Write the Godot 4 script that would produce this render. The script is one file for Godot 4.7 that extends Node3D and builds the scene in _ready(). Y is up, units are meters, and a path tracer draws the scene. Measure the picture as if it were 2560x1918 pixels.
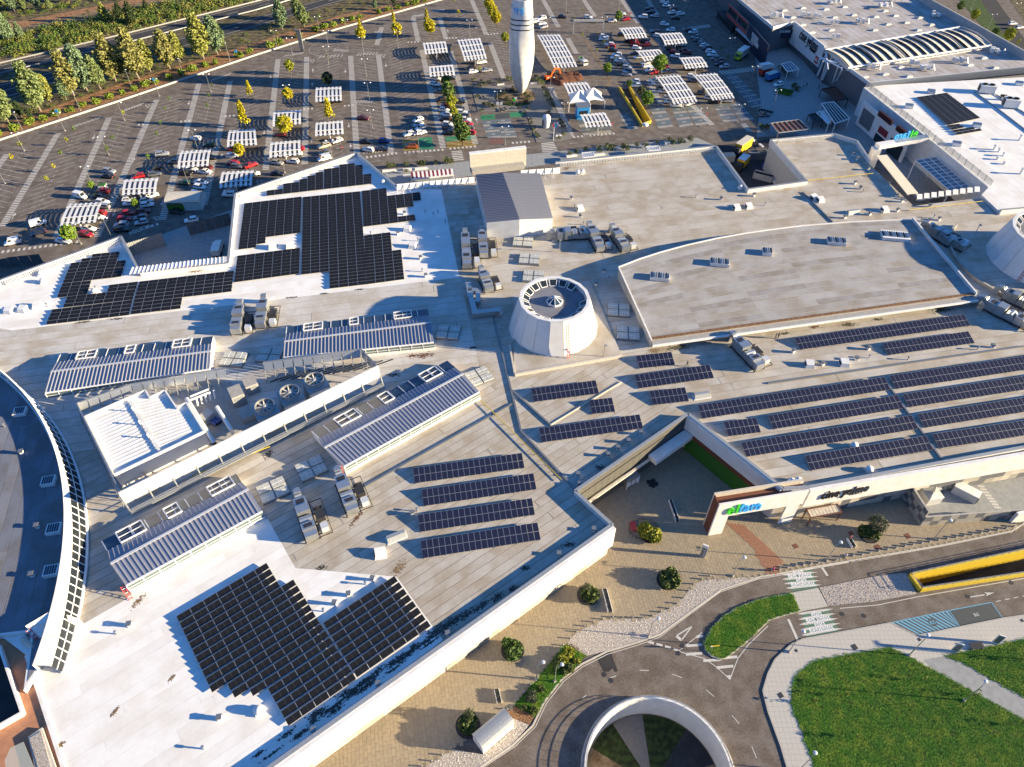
extends Node3D
# Aerial view of a shopping centre. Pixel readings of the photograph are turned into
# ground / roof positions with g(): a pixel gives a direction, the height of the
# surface it lies on gives the distance.
const CAM_H := 120.0
const PITCH := 46.4
const FPX := 1776.0
const DECK := 9.0
const PARA := 10.2
const TILES := {20: [110,600,6.903],21: [330,600,6.903],22: [570,380,6.903],23: [790,380,6.903],24: [570,520,6.903],25: [790,520,6.903],26: [420,1400,5.5225],27: [700,1430,5.5225],28: [560,280,6.903],29: [1380,1100,6.903],30: [1740,1160,6.903],31: [1230,0,13.806],32: [1180,180,3.966],33: [1640,160,2.644]}
var mats := {}
var counts := {}
var rng := RandomNumberGenerator.new()
var tex := {}

func g(t,x,y,h=0.0) -> Vector3:
	var u: float; var v: float
	if t is int and t>=20:
		var z=TILES[t]
		u=z[0]+x/z[2]; v=z[1]+y/z[2]
	elif t==-1:
		u=x; v=y
	else:
		var s=3.451563
		u=(int(t) % 4)*640.0+x/s
		v=[0.0,480.0,960.0,1438.0][int(t)/4]+y/s
	var dx=(u-1280.0)/FPX
	var dy=-(v-959.0)/FPX
	var p=deg_to_rad(PITCH)
	var d=Vector3(dx,-sin(p)+dy*cos(p),-cos(p)-dy*sin(p))
	return Vector3(0,CAM_H,0)+d*((h-CAM_H)/d.y)

func v2(p: Vector3) -> Vector2:
	return Vector2(p.x,p.z)
func v3(p: Vector2,y: float) -> Vector3:
	return Vector3(p.x,y,p.y)
# list of x,y pairs of one tile -> plan polygon
func pg(t,a: Array,h=0.0) -> PackedVector2Array:
	var r=PackedVector2Array()
	for i in range(0,a.size(),2):
		r.append(v2(g(t,a[i],a[i+1],h)))
	return r
# list of [t,x,y] -> plan polygon
func pm(a: Array,h=0.0) -> PackedVector2Array:
	var r=PackedVector2Array()
	for e in a:
		r.append(v2(g(e[0],e[1],e[2],h)))
	return r

# ---------------------------------------------------------------- mesh builder
class MB:
	var v=PackedVector3Array()
	var n=PackedVector3Array()
	var uv=PackedVector2Array()
	var col=PackedColorArray()
	var cur=Color(1,1,1)
	func tri(a: Vector3,b: Vector3,c: Vector3,nn=null) -> void:
		var q: Vector3=(c-a).cross(b-a).normalized() if nn==null else nn
		v.append(a); v.append(b); v.append(c)
		for i in 3:
			n.append(q); uv.append(Vector2.ZERO); col.append(cur)
	func quad(a: Vector3,b: Vector3,c: Vector3,d: Vector3) -> void:
		# a b c d clockwise seen from the front
		var q=(c-a).cross(b-a)
		if q.length()<1e-9:
			q=(d-a).cross(c-a)
		q=q.normalized()
		for p in [[a,0,0],[b,1,0],[c,1,1],[a,0,0],[c,1,1],[d,0,1]]:
			v.append(p[0]); n.append(q); uv.append(Vector2(p[1],p[2])); col.append(cur)
	func bx(c: Vector3,s: Vector3,b := Basis.IDENTITY) -> void:
		var x=b.x*s.x*0.5; var y=b.y*s.y*0.5; var z=b.z*s.z*0.5
		quad(c-x+y-z,c+x+y-z,c+x+y+z,c-x+y+z)
		quad(c-x-y+z,c+x-y+z,c+x-y-z,c-x-y-z)
		quad(c-x+y+z,c+x+y+z,c+x-y+z,c-x-y+z)
		quad(c+x+y-z,c-x+y-z,c-x-y-z,c+x-y-z)
		quad(c+x+y+z,c+x+y-z,c+x-y-z,c+x-y+z)
		quad(c-x+y-z,c-x+y+z,c-x-y+z,c-x-y-z)
	# box from a to b (centre line), width w, height h, resting with its axis at a/b
	func beam(a: Vector3,b: Vector3,w: float,h: float) -> void:
		var d=b-a
		var l=d.length()
		if l<1e-6:
			return
		var z=d/l
		var up=Vector3.UP if abs(z.y)<0.98 else Vector3.RIGHT
		var x=up.cross(z).normalized()
		var y=z.cross(x)
		bx((a+b)*0.5,Vector3(w,h,l),Basis(x,y,z))
	func poly(p: PackedVector2Array,y: float,up := true) -> void:
		var t=Geometry2D.triangulate_polygon(p)
		for i in range(0,t.size(),3):
			var a=Vector3(p[t[i]].x,y,p[t[i]].y); var b=Vector3(p[t[i+1]].x,y,p[t[i+1]].y); var c=Vector3(p[t[i+2]].x,y,p[t[i+2]].y)
			var nn=Vector3.UP if up else Vector3.DOWN
			if ((c-a).cross(b-a)).dot(nn)<0:
				tri(a,c,b,nn)
			else:
				tri(a,b,c,nn)
	func sides(p: PackedVector2Array,y0: float,y1: float) -> void:
		var k=p.size()
		var cw=Geometry2D.is_polygon_clockwise(p)
		for i in k:
			var a=p[i]; var b=p[(i+1) % k]
			if cw:
				var tmp=a; a=b; b=tmp
			quad(Vector3(b.x,y1,b.y),Vector3(a.x,y1,a.y),Vector3(a.x,y0,a.y),Vector3(b.x,y0,b.y))
	func prism(p: PackedVector2Array,y0: float,y1: float,bottom := false) -> void:
		poly(p,y1)
		sides(p,y0,y1)
		if bottom:
			poly(p,y0,false)
	# tube along a path
	func tube(path: Array,r: float,k := 6,cap := true) -> void:
		var prev=[]
		for i in path.size():
			var p: Vector3=path[i]
			var d: Vector3
			if i==0:
				d=path[1]-p
			elif i==path.size()-1:
				d=p-path[i-1]
			else:
				d=(path[i+1]-p).normalized()+(p-path[i-1]).normalized()
			d=d.normalized()
			var up=Vector3.UP if abs(d.y)<0.95 else Vector3.RIGHT
			var x=up.cross(d).normalized()
			var y=d.cross(x)
			var ring=[]
			for j in k:
				var a=TAU*j/k
				ring.append(p+(x*cos(a)+y*sin(a))*r)
			if i>0:
				for j in k:
					quad(prev[j],prev[(j+1) % k],ring[(j+1) % k],ring[j])
			if cap and (i==0 or i==path.size()-1):
				for j in range(1,k-1):
					tri(ring[0],ring[j],ring[j+1],d*(-1.0 if i==0 else 1.0))
			prev=ring
	# loft between rings (arrays of Vector3 of equal size)
	func loft(rings: Array,closed := true,cap := true) -> void:
		for i in range(1,rings.size()):
			var a=rings[i-1]; var b=rings[i]
			var k: int=a.size()
			for j in (k if closed else k-1):
				quad(b[j],b[(j+1) % k],a[(j+1) % k],a[j])
		if cap and closed:
			for e in [rings[0],rings[rings.size()-1]]:
				for j in range(1,e.size()-1):
					tri(e[0],e[j],e[j+1])
	func lathe(c: Vector3,prof: Array,k := 16) -> void:
		var rings=[]
		for p in prof:
			var r=[]
			for j in k:
				var a=TAU*j/k
				r.append(c+Vector3(cos(a)*p.x,p.y,sin(a)*p.x))
			rings.append(r)
		loft(rings,true,false)
	func add(o: MB,xf: Transform3D) -> void:
		for i in o.v.size():
			v.append(xf*o.v[i]); n.append((xf.basis*o.n[i]).normalized()); uv.append(o.uv[i]); col.append(o.col[i])
	func mesh(smooth := false) -> ArrayMesh:
		var m=ArrayMesh.new()
		if v.is_empty():
			return m
		if smooth:
			var st=SurfaceTool.new()
			st.begin(Mesh.PRIMITIVE_TRIANGLES)
			st.set_smooth_group(0)
			for i in v.size():
				st.set_uv(uv[i]); st.set_color(col[i]); st.add_vertex(v[i])
			st.generate_normals()
			return st.commit()
		var a=[]
		a.resize(Mesh.ARRAY_MAX)
		a[Mesh.ARRAY_VERTEX]=v; a[Mesh.ARRAY_NORMAL]=n; a[Mesh.ARRAY_TEX_UV]=uv; a[Mesh.ARRAY_COLOR]=col
		m.add_surface_from_arrays(Mesh.PRIMITIVE_TRIANGLES,a)
		return m

# ---------------------------------------------------------------- scene nodes
func numbered(called: String) -> String:
	var k: int=counts.get(called,0)
	counts[called]=k+1
	return called if k==0 else "%s_%03d" % [called,k]
func tag(o: Node,label: String,category: String,group := "") -> Node:
	o.set_meta("label",label); o.set_meta("category",category)
	if group != "":
		o.set_meta("group",group)
	return o
func thing(called: String,label: String,category: String,at := Vector3.ZERO,turn := 0.0,group := "") -> Node3D:
	var o=Node3D.new()
	o.name=numbered(called)
	add_child(o)
	o.position=at; o.rotation.y=turn
	tag(o,label,category,group)
	return o
func part(parent: Node,called: String,mesh,m: Material,xf := Transform3D.IDENTITY) -> MeshInstance3D:
	var o=MeshInstance3D.new()
	if mesh is MB:
		mesh=mesh.mesh()
	o.mesh=mesh
	o.material_override=m
	o.transform=xf
	if parent==self:
		o.name=numbered(called)
		add_child(o)
	else:
		# siblings of one kind are numbered like the things
		var key="%d/%s" % [parent.get_instance_id(),called]
		o.name=called
		var k: int=counts.get(key,0)
		counts[key]=k+1
		if k>0:
			o.name="%s_%03d" % [called,k]
		parent.add_child(o)
	return o
func bp(t: Node,called: String,m: Material,a: Vector3,b: Vector3,w: float,h: float) -> MeshInstance3D:
	var mb=MB.new(); mb.beam(a,b,w,h)
	return part(t,called,mb,m)
func bb(t: Node,called: String,m: Material,c: Vector3,s: Vector3,bs := Basis.IDENTITY) -> MeshInstance3D:
	var mb=MB.new(); mb.bx(c,s,bs)
	return part(t,called,mb,m)
func solo(called: String,mesh,m: Material,label: String,category: String,group := "") -> MeshInstance3D:
	var o=part(self,called,mesh,m)
	tag(o,label,category,group)
	return o
func struct(called: String,mesh,m: Material) -> MeshInstance3D:
	var o=part(self,called,mesh,m)
	o.set_meta("kind","structure")
	return o
func sheet(called: String,poly: PackedVector2Array,y: float,m: Material) -> MeshInstance3D:
	var b=MB.new()
	b.poly(poly,y)
	return struct(called,b,m)
func dup(root: Node3D,at: Vector3,turn: float,label := "",group := "") -> Node3D:
	var base=String(root.name)
	var i=base.rfind("_")
	if i>0 and base.substr(i+1).is_valid_int():
		base=base.substr(0,i)
	var r: Node3D=root.duplicate()
	r.name=numbered(base)
	add_child(r)
	r.position=at; r.rotation.y=turn
	if label != "":
		r.set_meta("label",label)
	if group != "":
		r.set_meta("group",group)
	return r

# ---------------------------------------------------------------- materials
func lin(r: float,gg: float,b: float) -> Color:
	return Color(r,gg,b).linear_to_srgb()
# seamless grey texture: fine grain + coarse patches, mean near 1 when multiplied
func grain(key: String,fine: float,coarse: float,ffreq: float,cfreq: float,seed_: int,tint := Color(1,1,1),tint_amt := 0.0,size := 512) -> ImageTexture:
	if tex.has(key):
		return tex[key]
	var a=FastNoiseLite.new(); a.seed=seed_; a.frequency=ffreq; a.noise_type=FastNoiseLite.TYPE_SIMPLEX_SMOOTH; a.fractal_octaves=3
	var b=FastNoiseLite.new(); b.seed=seed_+7; b.frequency=cfreq; b.noise_type=FastNoiseLite.TYPE_SIMPLEX_SMOOTH; b.fractal_octaves=5
	var ia=a.get_seamless_image(size,size); var ib=b.get_seamless_image(size,size)
	var da=ia.get_data(); var db=ib.get_data()
	var out=PackedByteArray(); out.resize(size*size*3)
	for i in size*size:
		var fa=da[i]/255.0; var fb=db[i]/255.0
		var f=1.0-fine*(1.0-fa)-coarse*smoothstep(0.1,1.0,fb)
		var t=tint_amt*smoothstep(0.25,1.0,fb)
		out[i*3]=int(clampf(f*lerpf(1.0,tint.r,t),0,1)*255)
		out[i*3+1]=int(clampf(f*lerpf(1.0,tint.g,t),0,1)*255)
		out[i*3+2]=int(clampf(f*lerpf(1.0,tint.b,t),0,1)*255)
	var img=Image.create_from_data(size,size,false,Image.FORMAT_RGB8,out)
	img.generate_mipmaps()
	tex[key]=ImageTexture.create_from_image(img)
	return tex[key]
func mat(key: String,c := Color(1,1,1),rough := 0.8,metal := 0.0,t: Texture2D=null,scale := 10.0) -> StandardMaterial3D:
	if mats.has(key):
		return mats[key]
	var m=StandardMaterial3D.new()
	m.albedo_color=c; m.roughness=rough; m.metallic=metal
	if t:
		m.albedo_texture=t
		m.uv1_triplanar=true; m.uv1_world_triplanar=true
		m.uv1_scale=Vector3.ONE/scale
	mats[key]=m
	return m
func glass(key: String,c: Color,alpha: float,rough := 0.05) -> StandardMaterial3D:
	if mats.has(key):
		return mats[key]
	var m=StandardMaterial3D.new()
	m.albedo_color=Color(c.r,c.g,c.b,alpha); m.roughness=rough
	m.transparency=BaseMaterial3D.TRANSPARENCY_ALPHA
	mats[key]=m
	return m
func setup_materials() -> void:
	var ga=grain("asphalt",0.22,0.16,0.09,0.010,3,Color(1.0,0.94,0.88),0.5)
	var gm=grain("membrane",0.06,0.10,0.06,0.007,11,Color(0.97,0.90,0.80),0.6)
	var gw=grain("whiteroof",0.03,0.04,0.05,0.008,21,Color(0.98,0.95,0.9),0.4)
	var gc=grain("concrete",0.10,0.08,0.12,0.012,31)
	var gg=grain("grass",0.55,0.35,0.10,0.008,41,Color(1.0,0.93,0.5),0.6)
	var gs=grain("soil",0.3,0.25,0.06,0.010,51,Color(1.0,0.85,0.7),0.5)
	mat("asphalt",lin(0.215,0.18,0.155),0.92,0,ga,22)
	mat("asphalt_road",lin(0.19,0.165,0.15),0.92,0,ga,13)
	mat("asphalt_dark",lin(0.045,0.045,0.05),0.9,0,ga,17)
	mat("membrane0",lin(0.49,0.455,0.405),0.85,0,gm,31)
	mat("membrane1",lin(0.475,0.44,0.39),0.85,0,gm,23)
	mat("membrane2",lin(0.505,0.47,0.42),0.85,0,gm,41)
	mat("seam",lin(0.24,0.22,0.20),0.9,0,gm,31)
	mat("arch0",lin(0.37,0.36,0.355),0.85,0,gm,29)
	mat("arch1",lin(0.40,0.39,0.385),0.85,0,gm,37)
	mat("arch2",lin(0.32,0.31,0.31),0.85,0,gm,19)
	mat("whiteroof0",lin(0.80,0.79,0.77),0.8,0,gw,27)
	mat("whiteroof1",lin(0.77,0.755,0.73),0.8,0,gw,35)
	mat("whiteroof2",lin(0.82,0.81,0.79),0.8,0,gw,21)
	mat("whiteseam",lin(0.62,0.59,0.55),0.8,0,gw,27)
	mat("greyroof0",lin(0.56,0.54,0.51),0.85,0,gm,33)
	mat("greyroof1",lin(0.54,0.525,0.50),0.85,0,gm,25)
	mat("greyroof2",lin(0.58,0.56,0.53),0.85,0,gm,43)
	mat("blueroof0",lin(0.17,0.185,0.23),0.85,0,gm,33)
	mat("blueroof1",lin(0.20,0.21,0.25),0.85,0,gm,25)
	mat("whitepaint",lin(0.80,0.79,0.77),0.55,0,gw,9)
	mat("whiteclad",lin(0.76,0.76,0.75),0.45,0.0,gw,14)
	mat("cream",lin(0.68,0.62,0.52),0.7,0,gc,6)
	mat("beige_tile",lin(0.60,0.55,0.45),0.7,0,gc,5)
	mat("grey_tile",lin(0.44,0.41,0.35),0.7,0,gc,5)
	mat("dark_tile",lin(0.16,0.165,0.18),0.7,0,gc,5)
	mat("concrete",lin(0.42,0.40,0.37),0.85,0,gc,7)
	mat("concrete_light",lin(0.55,0.53,0.50),0.85,0,gc,7)
	mat("concrete_path",lin(0.33,0.34,0.34),0.9,0,gc,9)
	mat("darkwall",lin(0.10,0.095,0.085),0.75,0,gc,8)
	mat("paver0",lin(0.355,0.29,0.20),0.85,0,gc,5)
	mat("paver1",lin(0.345,0.28,0.195),0.85,0,gc,7)
	mat("paver2",lin(0.37,0.30,0.205),0.85,0,gc,9)
	mat("joint",lin(0.25,0.205,0.14),0.9,0,gc,5)
	mat("brick_paver",lin(0.33,0.16,0.095),0.85,0,gc,4)
	mat("sidewalk0",lin(0.60,0.56,0.50),0.85,0,gc,5)
	mat("sidewalk1",lin(0.57,0.535,0.48),0.85,0,gc,6)
	mat("sidewalk_joint",lin(0.38,0.36,0.32),0.9,0,gc,5)
	mat("terracotta",lin(0.47,0.22,0.12),0.8,0,gc,8)
	mat("gravel",lin(0.72,0.67,0.62),0.95,0,gs,1.6)
	mat("gravel_brown",lin(0.36,0.20,0.10),0.95,0,gs,2.5)
	mat("soil",lin(0.34,0.24,0.14),0.95,0,gs,18)
	mat("soil_orange",lin(0.50,0.26,0.12),0.95,0,gs,11)
	mat("dry_grass",lin(0.30,0.24,0.12),0.95,0,gg,12)
	mat("lawn",lin(0.085,0.20,0.012),0.95,0,gg,6)
	mat("galv",lin(0.55,0.57,0.58),0.38,0.75,gc,3)
	mat("galv_dull",lin(0.45,0.47,0.48),0.55,0.5,gc,3)
	mat("steel_dark",lin(0.035,0.035,0.04),0.6,0.3)
	mat("steel_grey",lin(0.25,0.26,0.27),0.5,0.6)
	mat("rib_blue",lin(0.27,0.285,0.345),0.42,0.45)
	mat("rib_light",lin(0.62,0.63,0.64),0.45,0.3)
	mat("frame_white",lin(0.78,0.78,0.78),0.5)
	mat("red_paint",lin(0.55,0.06,0.05),0.5)
	mat("yellow_paint",lin(0.72,0.53,0.04),0.55,0,gc,5)
	mat("black",lin(0.012,0.012,0.014),0.6)
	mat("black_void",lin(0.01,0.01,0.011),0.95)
	mat("skylight_cap",lin(0.55,0.55,0.50),0.35,0,gc,4)
	mat("line_white",lin(0.62,0.60,0.56),0.85,0,gc,3)
	mat("kerb",lin(0.58,0.54,0.48),0.85,0,gc,4)
	mat("green_sign",lin(0.05,0.55,0.03),0.5)
	mat("blue_sign",lin(0.05,0.40,0.85),0.5)
	mat("green_wall",lin(0.035,0.16,0.012),0.7,0,gc,5)
	mat("brown_wall",lin(0.17,0.055,0.03),0.7,0,gc,5)
	mat("window_dark",lin(0.02,0.025,0.03),0.08,0.0)
	mat("window_blue",lin(0.035,0.06,0.10),0.08,0.0)
	mat("trunk",lin(0.16,0.12,0.085),0.9,0,gs,2)
	mat("trunk_pale",lin(0.40,0.34,0.27),0.9,0,gs,2)
	mat("tyre",lin(0.012,0.012,0.013),0.85)

func _ready() -> void:
	rng.seed=20240611
	# ---- camera
	var cam=Camera3D.new()
	cam.name="camera"
	cam.fov=rad_to_deg(2.0*atan(959.0/FPX))
	cam.near=0.5; cam.far=3000.0
	cam.position=Vector3(0,CAM_H,0)
	cam.rotation_degrees=Vector3(-PITCH,0,0)
	add_child(cam)
	cam.current=true
	# ---- sky and exposure
	var sky_mat=ProceduralSkyMaterial.new()
	sky_mat.sky_top_color=Color(0.075,0.27,0.74).linear_to_srgb()
	sky_mat.sky_horizon_color=Color(0.22,0.42,0.74).linear_to_srgb()
	sky_mat.sky_curve=0.12
	sky_mat.ground_bottom_color=Color(0.28,0.24,0.2)
	sky_mat.ground_horizon_color=Color(0.55,0.6,0.65)
	sky_mat.sun_angle_max=0.0
	sky_mat.energy_multiplier=0.27
	var sky=Sky.new()
	sky.sky_material=sky_mat
	var env=Environment.new()
	env.background_mode=Environment.BG_SKY
	env.sky=sky
	env.tonemap_mode=Environment.TONE_MAPPER_LINEAR
	env.tonemap_exposure=3.25
	env.sdfgi_enabled=true; env.ssao_enabled=true; env.ssil_enabled=true
	var we=WorldEnvironment.new()
	we.name="world_environment"
	we.environment=env
	add_child(we)
	# ---- low sun from the right: shadows of the signs and of the tower give 13 degrees
	var sun=DirectionalLight3D.new()
	sun.name="sun"
	sun.light_color=Color(1.0,0.82,0.53).linear_to_srgb()
	sun.light_energy=1.6
	sun.light_angular_distance=0.5
	sun.shadow_enabled=true
	add_child(sun)
	var el=deg_to_rad(13.3)
	var to=Vector3(-0.9955*cos(el),-sin(el),-0.094*cos(el))
	sun.look_at_from_position(Vector3.ZERO,to,Vector3.UP)
	setup_materials()
	# ---- large structure first, details last
	build_ground()
	build_highway()
	build_carpark()
	build_main_building()
	build_left_buildings()
	build_top_right()
	build_tower()
	build_garden()
	build_arch_and_cones()
	build_monitors()
	build_plant()
	build_pv()
	build_roof_units()
	build_front_plaza()
	build_roundabout()
	build_canopies()
	build_lot_objects()
	build_cars()
	build_trees()
	build_front_objects()

# ---------------------------------------------------------------- ground
func circle(c: Vector2,r: float,k: int) -> PackedVector2Array:
	var p=PackedVector2Array()
	for i in k:
		p.append(c+Vector2(cos(TAU*i/k),sin(TAU*i/k))*r)
	return p
const PIT := Vector2(22.4,-31.6)
const PIT_R := 11.0
func ramp_front() -> PackedVector2Array:
	return PackedVector2Array([v2(g(15,1215,15)),v2(g(15,1305,140)),v2(g(15,3400,-178)),v2(g(15,3300,-430))])
func ramp_lot() -> PackedVector2Array:
	return pg(2,[925,770,1010,762,1195,1062,1120,1092])
func build_ground() -> void:
	# asphalt sheet to the horizon, cut open over the sunken circle and the two ramps
	var holes=[circle(PIT,PIT_R,48),ramp_front(),ramp_lot()]
	var cuts=[-1500.0,PIT.x,v2(g(2,1060,900)).x,v2(g(15,1900,60)).x,1500.0]
	var b=MB.new()
	for i in 4:
		var pieces=[PackedVector2Array([Vector2(cuts[i],-1800),Vector2(cuts[i+1],-1800),Vector2(cuts[i+1],600),Vector2(cuts[i],600)])]
		for h in holes:
			var nx=[]
			for q in pieces:
				for r in Geometry2D.clip_polygons(q,h):
					if not Geometry2D.is_polygon_clockwise(r):
						nx.append(r)
			pieces=nx
		for q in pieces:
			b.poly(q,0.0)
	struct("ground",b,mats.asphalt)

func quad_at(b: MB,c: Vector2,along: Vector2,l: float,w: float,y: float) -> void:
	var a=along.normalized()*l*0.5
	var n=Vector2(-a.y,a.x).normalized()*w*0.5
	b.poly(PackedVector2Array([c-a-n,c+a-n,c+a+n,c-a+n]),y)
func line2(b: MB,p: Vector2,q: Vector2,w: float,y: float) -> void:
	if p.distance_to(q)>0.02:
		quad_at(b,(p+q)*0.5,q-p,p.distance_to(q),w,y)
func ladder(b: MB,p: Vector2,q: Vector2,w := 2.1,pitch := 1.0,thick := 0.5,y := 0.012) -> void:
	var d=(q-p).normalized()
	var n=Vector2(-d.y,d.x)
	var k=int(p.distance_to(q)/pitch)
	for i in k:
		quad_at(b,p+d*(i+0.5)*pitch,n,w,thick,y)
func strip(b: MB,pts: PackedVector2Array,w: float,y: float) -> void:
	for i in pts.size()-1:
		line2(b,pts[i],pts[i+1],w,y)
func arrow(b: MB,p: Vector2,d: Vector2,y := 0.012) -> void:
	d=d.normalized()
	var n=Vector2(-d.y,d.x)
	line2(b,p-d*1.6,p+d*0.4,0.22,y)
	b.poly(PackedVector2Array([p+d*0.4+n*0.6,p+d*2.0,p+d*0.4-n*0.6]),y)
# colour patch with px corners
func patch(called: String,poly: PackedVector2Array,y: float,m: Material) -> void:
	sheet(called,poly,y,m)

func build_carpark() -> void:
	var e=Vector2(sin(deg_to_rad(10.3)),cos(deg_to_rad(10.3)))
	var f=Vector2(e.y,-e.x)
	var b=MB.new()
	# zebra strips along the aisles
	var lad=[[0,500,1150,4,10,310],[0,60,1330,0,-60,1500],[0,940,1015,4,480,400],[0,1350,860,4,830,400],[0,1715,720,4,1400,245],[0,1985,700,4,1760,120],[1,190,510,1,80,1480],[1,437,490,1,420,1430],[1,815,480,1,870,1330],[1,1085,235,1,1040,390],[1,1055,470,1,1165,1330],[1,1355,150,1,1400,360],[1,1430,430,1,1615,1280],[1,1585,150,1,1640,340],[1,1680,440,1,1895,1250],[1,1860,0,1,1990,305],[1,2020,370,1,2140,680],[2,270,0,2,405,240],[2,480,330,2,560,470],[2,330,750,2,520,1190],[2,620,0,2,720,150],[2,950,0,2,1090,200],[2,1170,0,2,1250,120],[2,940,480,2,1060,640],[2,1180,690,2,1290,900],[2,1200,250,2,1320,440],[2,1490,520,2,1740,900],[2,1520,870,2,1730,1080]]
	for l in lad:
		ladder(b,v2(g(l[0],l[1],l[2])),v2(g(l[3],l[4],l[5])))
	struct("road_marking",b,mats.line_white)
	# stall lines of the herringbone rows
	b=MB.new()
	var o=Vector2(-137.8,-200.0)
	for k in range(-2,7):
		var s0=k*29.17
		for row in [[5.8,1.0],[20.3,-1.0]]:
			var c0: Vector2=o+f*(s0+row[0])
			var zmin=-300.0+absf(c0.x+60.0)*0.0
			for i in range(-45,12):
				var c=c0+e*(i*2.9)
				# keep inside the car park
				var edge=lerpf(-229.0,-392.0,clampf((c.x+178.0)/158.0,-0.3,1.3))
				if c.y<edge+16.0 or c.y>(-200.0 if c.x>-120 else -178.0) or (c.x>-14 and c.y>-290.0) or c.x>5:
					continue
				if c.y>-225 and c.x>-52:
					continue
				var ang: float=deg_to_rad(30.0)*row[1]
				for side in [-1.0,1.0]:
					var d=(f*cos(ang)+e*sin(ang))*side
					line2(b,c,c+d*5.1,0.11,0.011)
				line2(b,c-e*0.75,c+e*0.75,0.11,0.011)
	for r in [[0,2100,640,1,1200,60]]:
		pass
	struct("road_marking",b,mats.line_white)
	# arrows, triangles, dashed edges
	b=MB.new()
	for a in [[0,1630,885,1],[0,810,1180,1],[0,1150,1385,-1],[0,1910,1350,-1],[1,125,660,1],[1,770,610,1],[1,800,1080,1],[1,485,730,-1],[1,480,1215,-1],[1,490,610,-1],[1,70,1140,1],[1,1655,270,-1],[1,815,1250,1],[1,1120,560,1],[1,1075,330,1],[4,115,210,-1],[4,985,180,1],[4,1400,90,1],[1,1905,1040,-1],[1,1900,230,1]]:
		arrow(b,v2(g(a[0],a[1],a[2])),e*a[3])
	for tq in [[1,485,515,545],[1,1100,470,495],[1,1040,270,285],[1,30,1560,1610],[4,1350,215,245],[0,1275,905,930]]:
		var p=v2(g(tq[0],tq[1],tq[2])); var q=v2(g(tq[0],tq[1],tq[3]))
		var tri=[p-f*0.9,p+f*0.9,q]
		for i in 3:
			line2(b,tri[i],tri[(i+1) % 3],0.22,0.013)
	# dashed strips beside the road and along the perimeter lane
	for l in [[1,940,1360,1,1250,1318],[1,1270,1318,1,1650,1290],[1,1660,1285,1,1910,1262],[4,0,520,4,700,425],[4,1250,310,4,1400,265],[4,1430,420,4,1640,350],[2,-10,1235,2,190,1220],[2,520,1185,2,640,1172],[2,660,1172,2,900,1150],[1,1300,365,1,1420,360],[1,1630,335,1,1760,322],[1,1990,300,1,2120,285],[0,1180,1080,0,1300,1070],[0,1545,1050,0,1660,1040],[0,1930,1005,0,2050,995],[1,400,945,1,520,935],[1,750,915,1,860,905]]:
		ladder(b,v2(g(l[0],l[1],l[2])),v2(g(l[3],l[4],l[5])),1.3,1.4,0.7,0.014)
	# chevrons at the row ends
	for l in [[1,880,470,1040,460],[1,555,490,740,480],[1,255,480,400,460],[1,850,880,1000,875],[1,940,1310,1090,1300],[0,1080,950,1220,900],[0,1830,690,1980,640],[0,640,1090,850,1020],[1,1350,140,1440,130],[1,1530,95,1620,85],[1,680,430,790,440]]:
		var p=v2(g(l[0],l[1],l[2])); var q=v2(g(l[0],l[3],l[4]))
		for i in 7:
			var c=p.lerp(q,i/6.0)
			line2(b,c-e*1.1+f*0.5,c+e*1.1-f*0.5,0.35,0.012)
	# roundabout outline in the top lane and the lane lines of the road by the building
	var rc=v2(g(1,625,420))
	for i in 24:
		var a0=TAU*i/24.0
		line2(b,rc+Vector2(cos(a0),sin(a0))*8.0,rc+Vector2(cos(a0+0.2),sin(a0+0.2))*8.0,0.15,0.012)
	for i in 14:
		var p=v2(g(1,1000,1395)).lerp(v2(g(2,1700,1130)),i/14.0)
		var q=v2(g(1,1000,1395)).lerp(v2(g(2,1700,1130)),(i+0.35)/14.0)
		if i % 2==0:
			line2(b,p,q,0.15,0.012)
	struct("road_marking",b,mats.line_white)
	# zebra crossings over the road by the building
	b=MB.new()
	for z in [[2,250,1235,360,1225,400,1310,265,1320],[1,1685,1305,1775,1298,1795,1385,1700,1393],[2,1975,1070,2015,1062,2080,1135,2030,1142],[2,1460,245,1700,210,1720,235,1490,262]]:
		var q=pg(z[0],z.slice(1))
		for i in 6:
			var t0=(i+0.1)/6.0; var t1=(i+0.6)/6.0
			b.poly(PackedVector2Array([q[0].lerp(q[3],t0),q[1].lerp(q[2],t0),q[1].lerp(q[2],t1),q[0].lerp(q[3],t1)]),0.013)
	for z in [[2,1780,612,2080,580,2110,612,1820,645]]:
		var q=pg(z[0],z.slice(1))
		for i in 12:
			var t0=(i+0.1)/12.0; var t1=(i+0.6)/12.0
			b.poly(PackedVector2Array([q[0].lerp(q[1],t0),q[0].lerp(q[1],t1),q[3].lerp(q[2],t1),q[3].lerp(q[2],t0)]),0.013)
	struct("zebra_crossing",b,mats.line_white)
	# painted bays
	var mg=mat("bay_green",lin(0.03,0.22,0.10),0.8,0,tex.concrete,4)
	var my=mat("bay_yellow",lin(0.30,0.20,0.045),0.8,0,tex.concrete,4)
	var mb=mat("bay_blue",lin(0.13,0.165,0.19),0.8,0,tex.concrete,4)
	var mr=mat("bay_red",lin(0.20,0.10,0.08),0.8,0,tex.concrete,4)
	var mk=mat("bay_dark",lin(0.06,0.075,0.08),0.8,0,tex.concrete,4)
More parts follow.
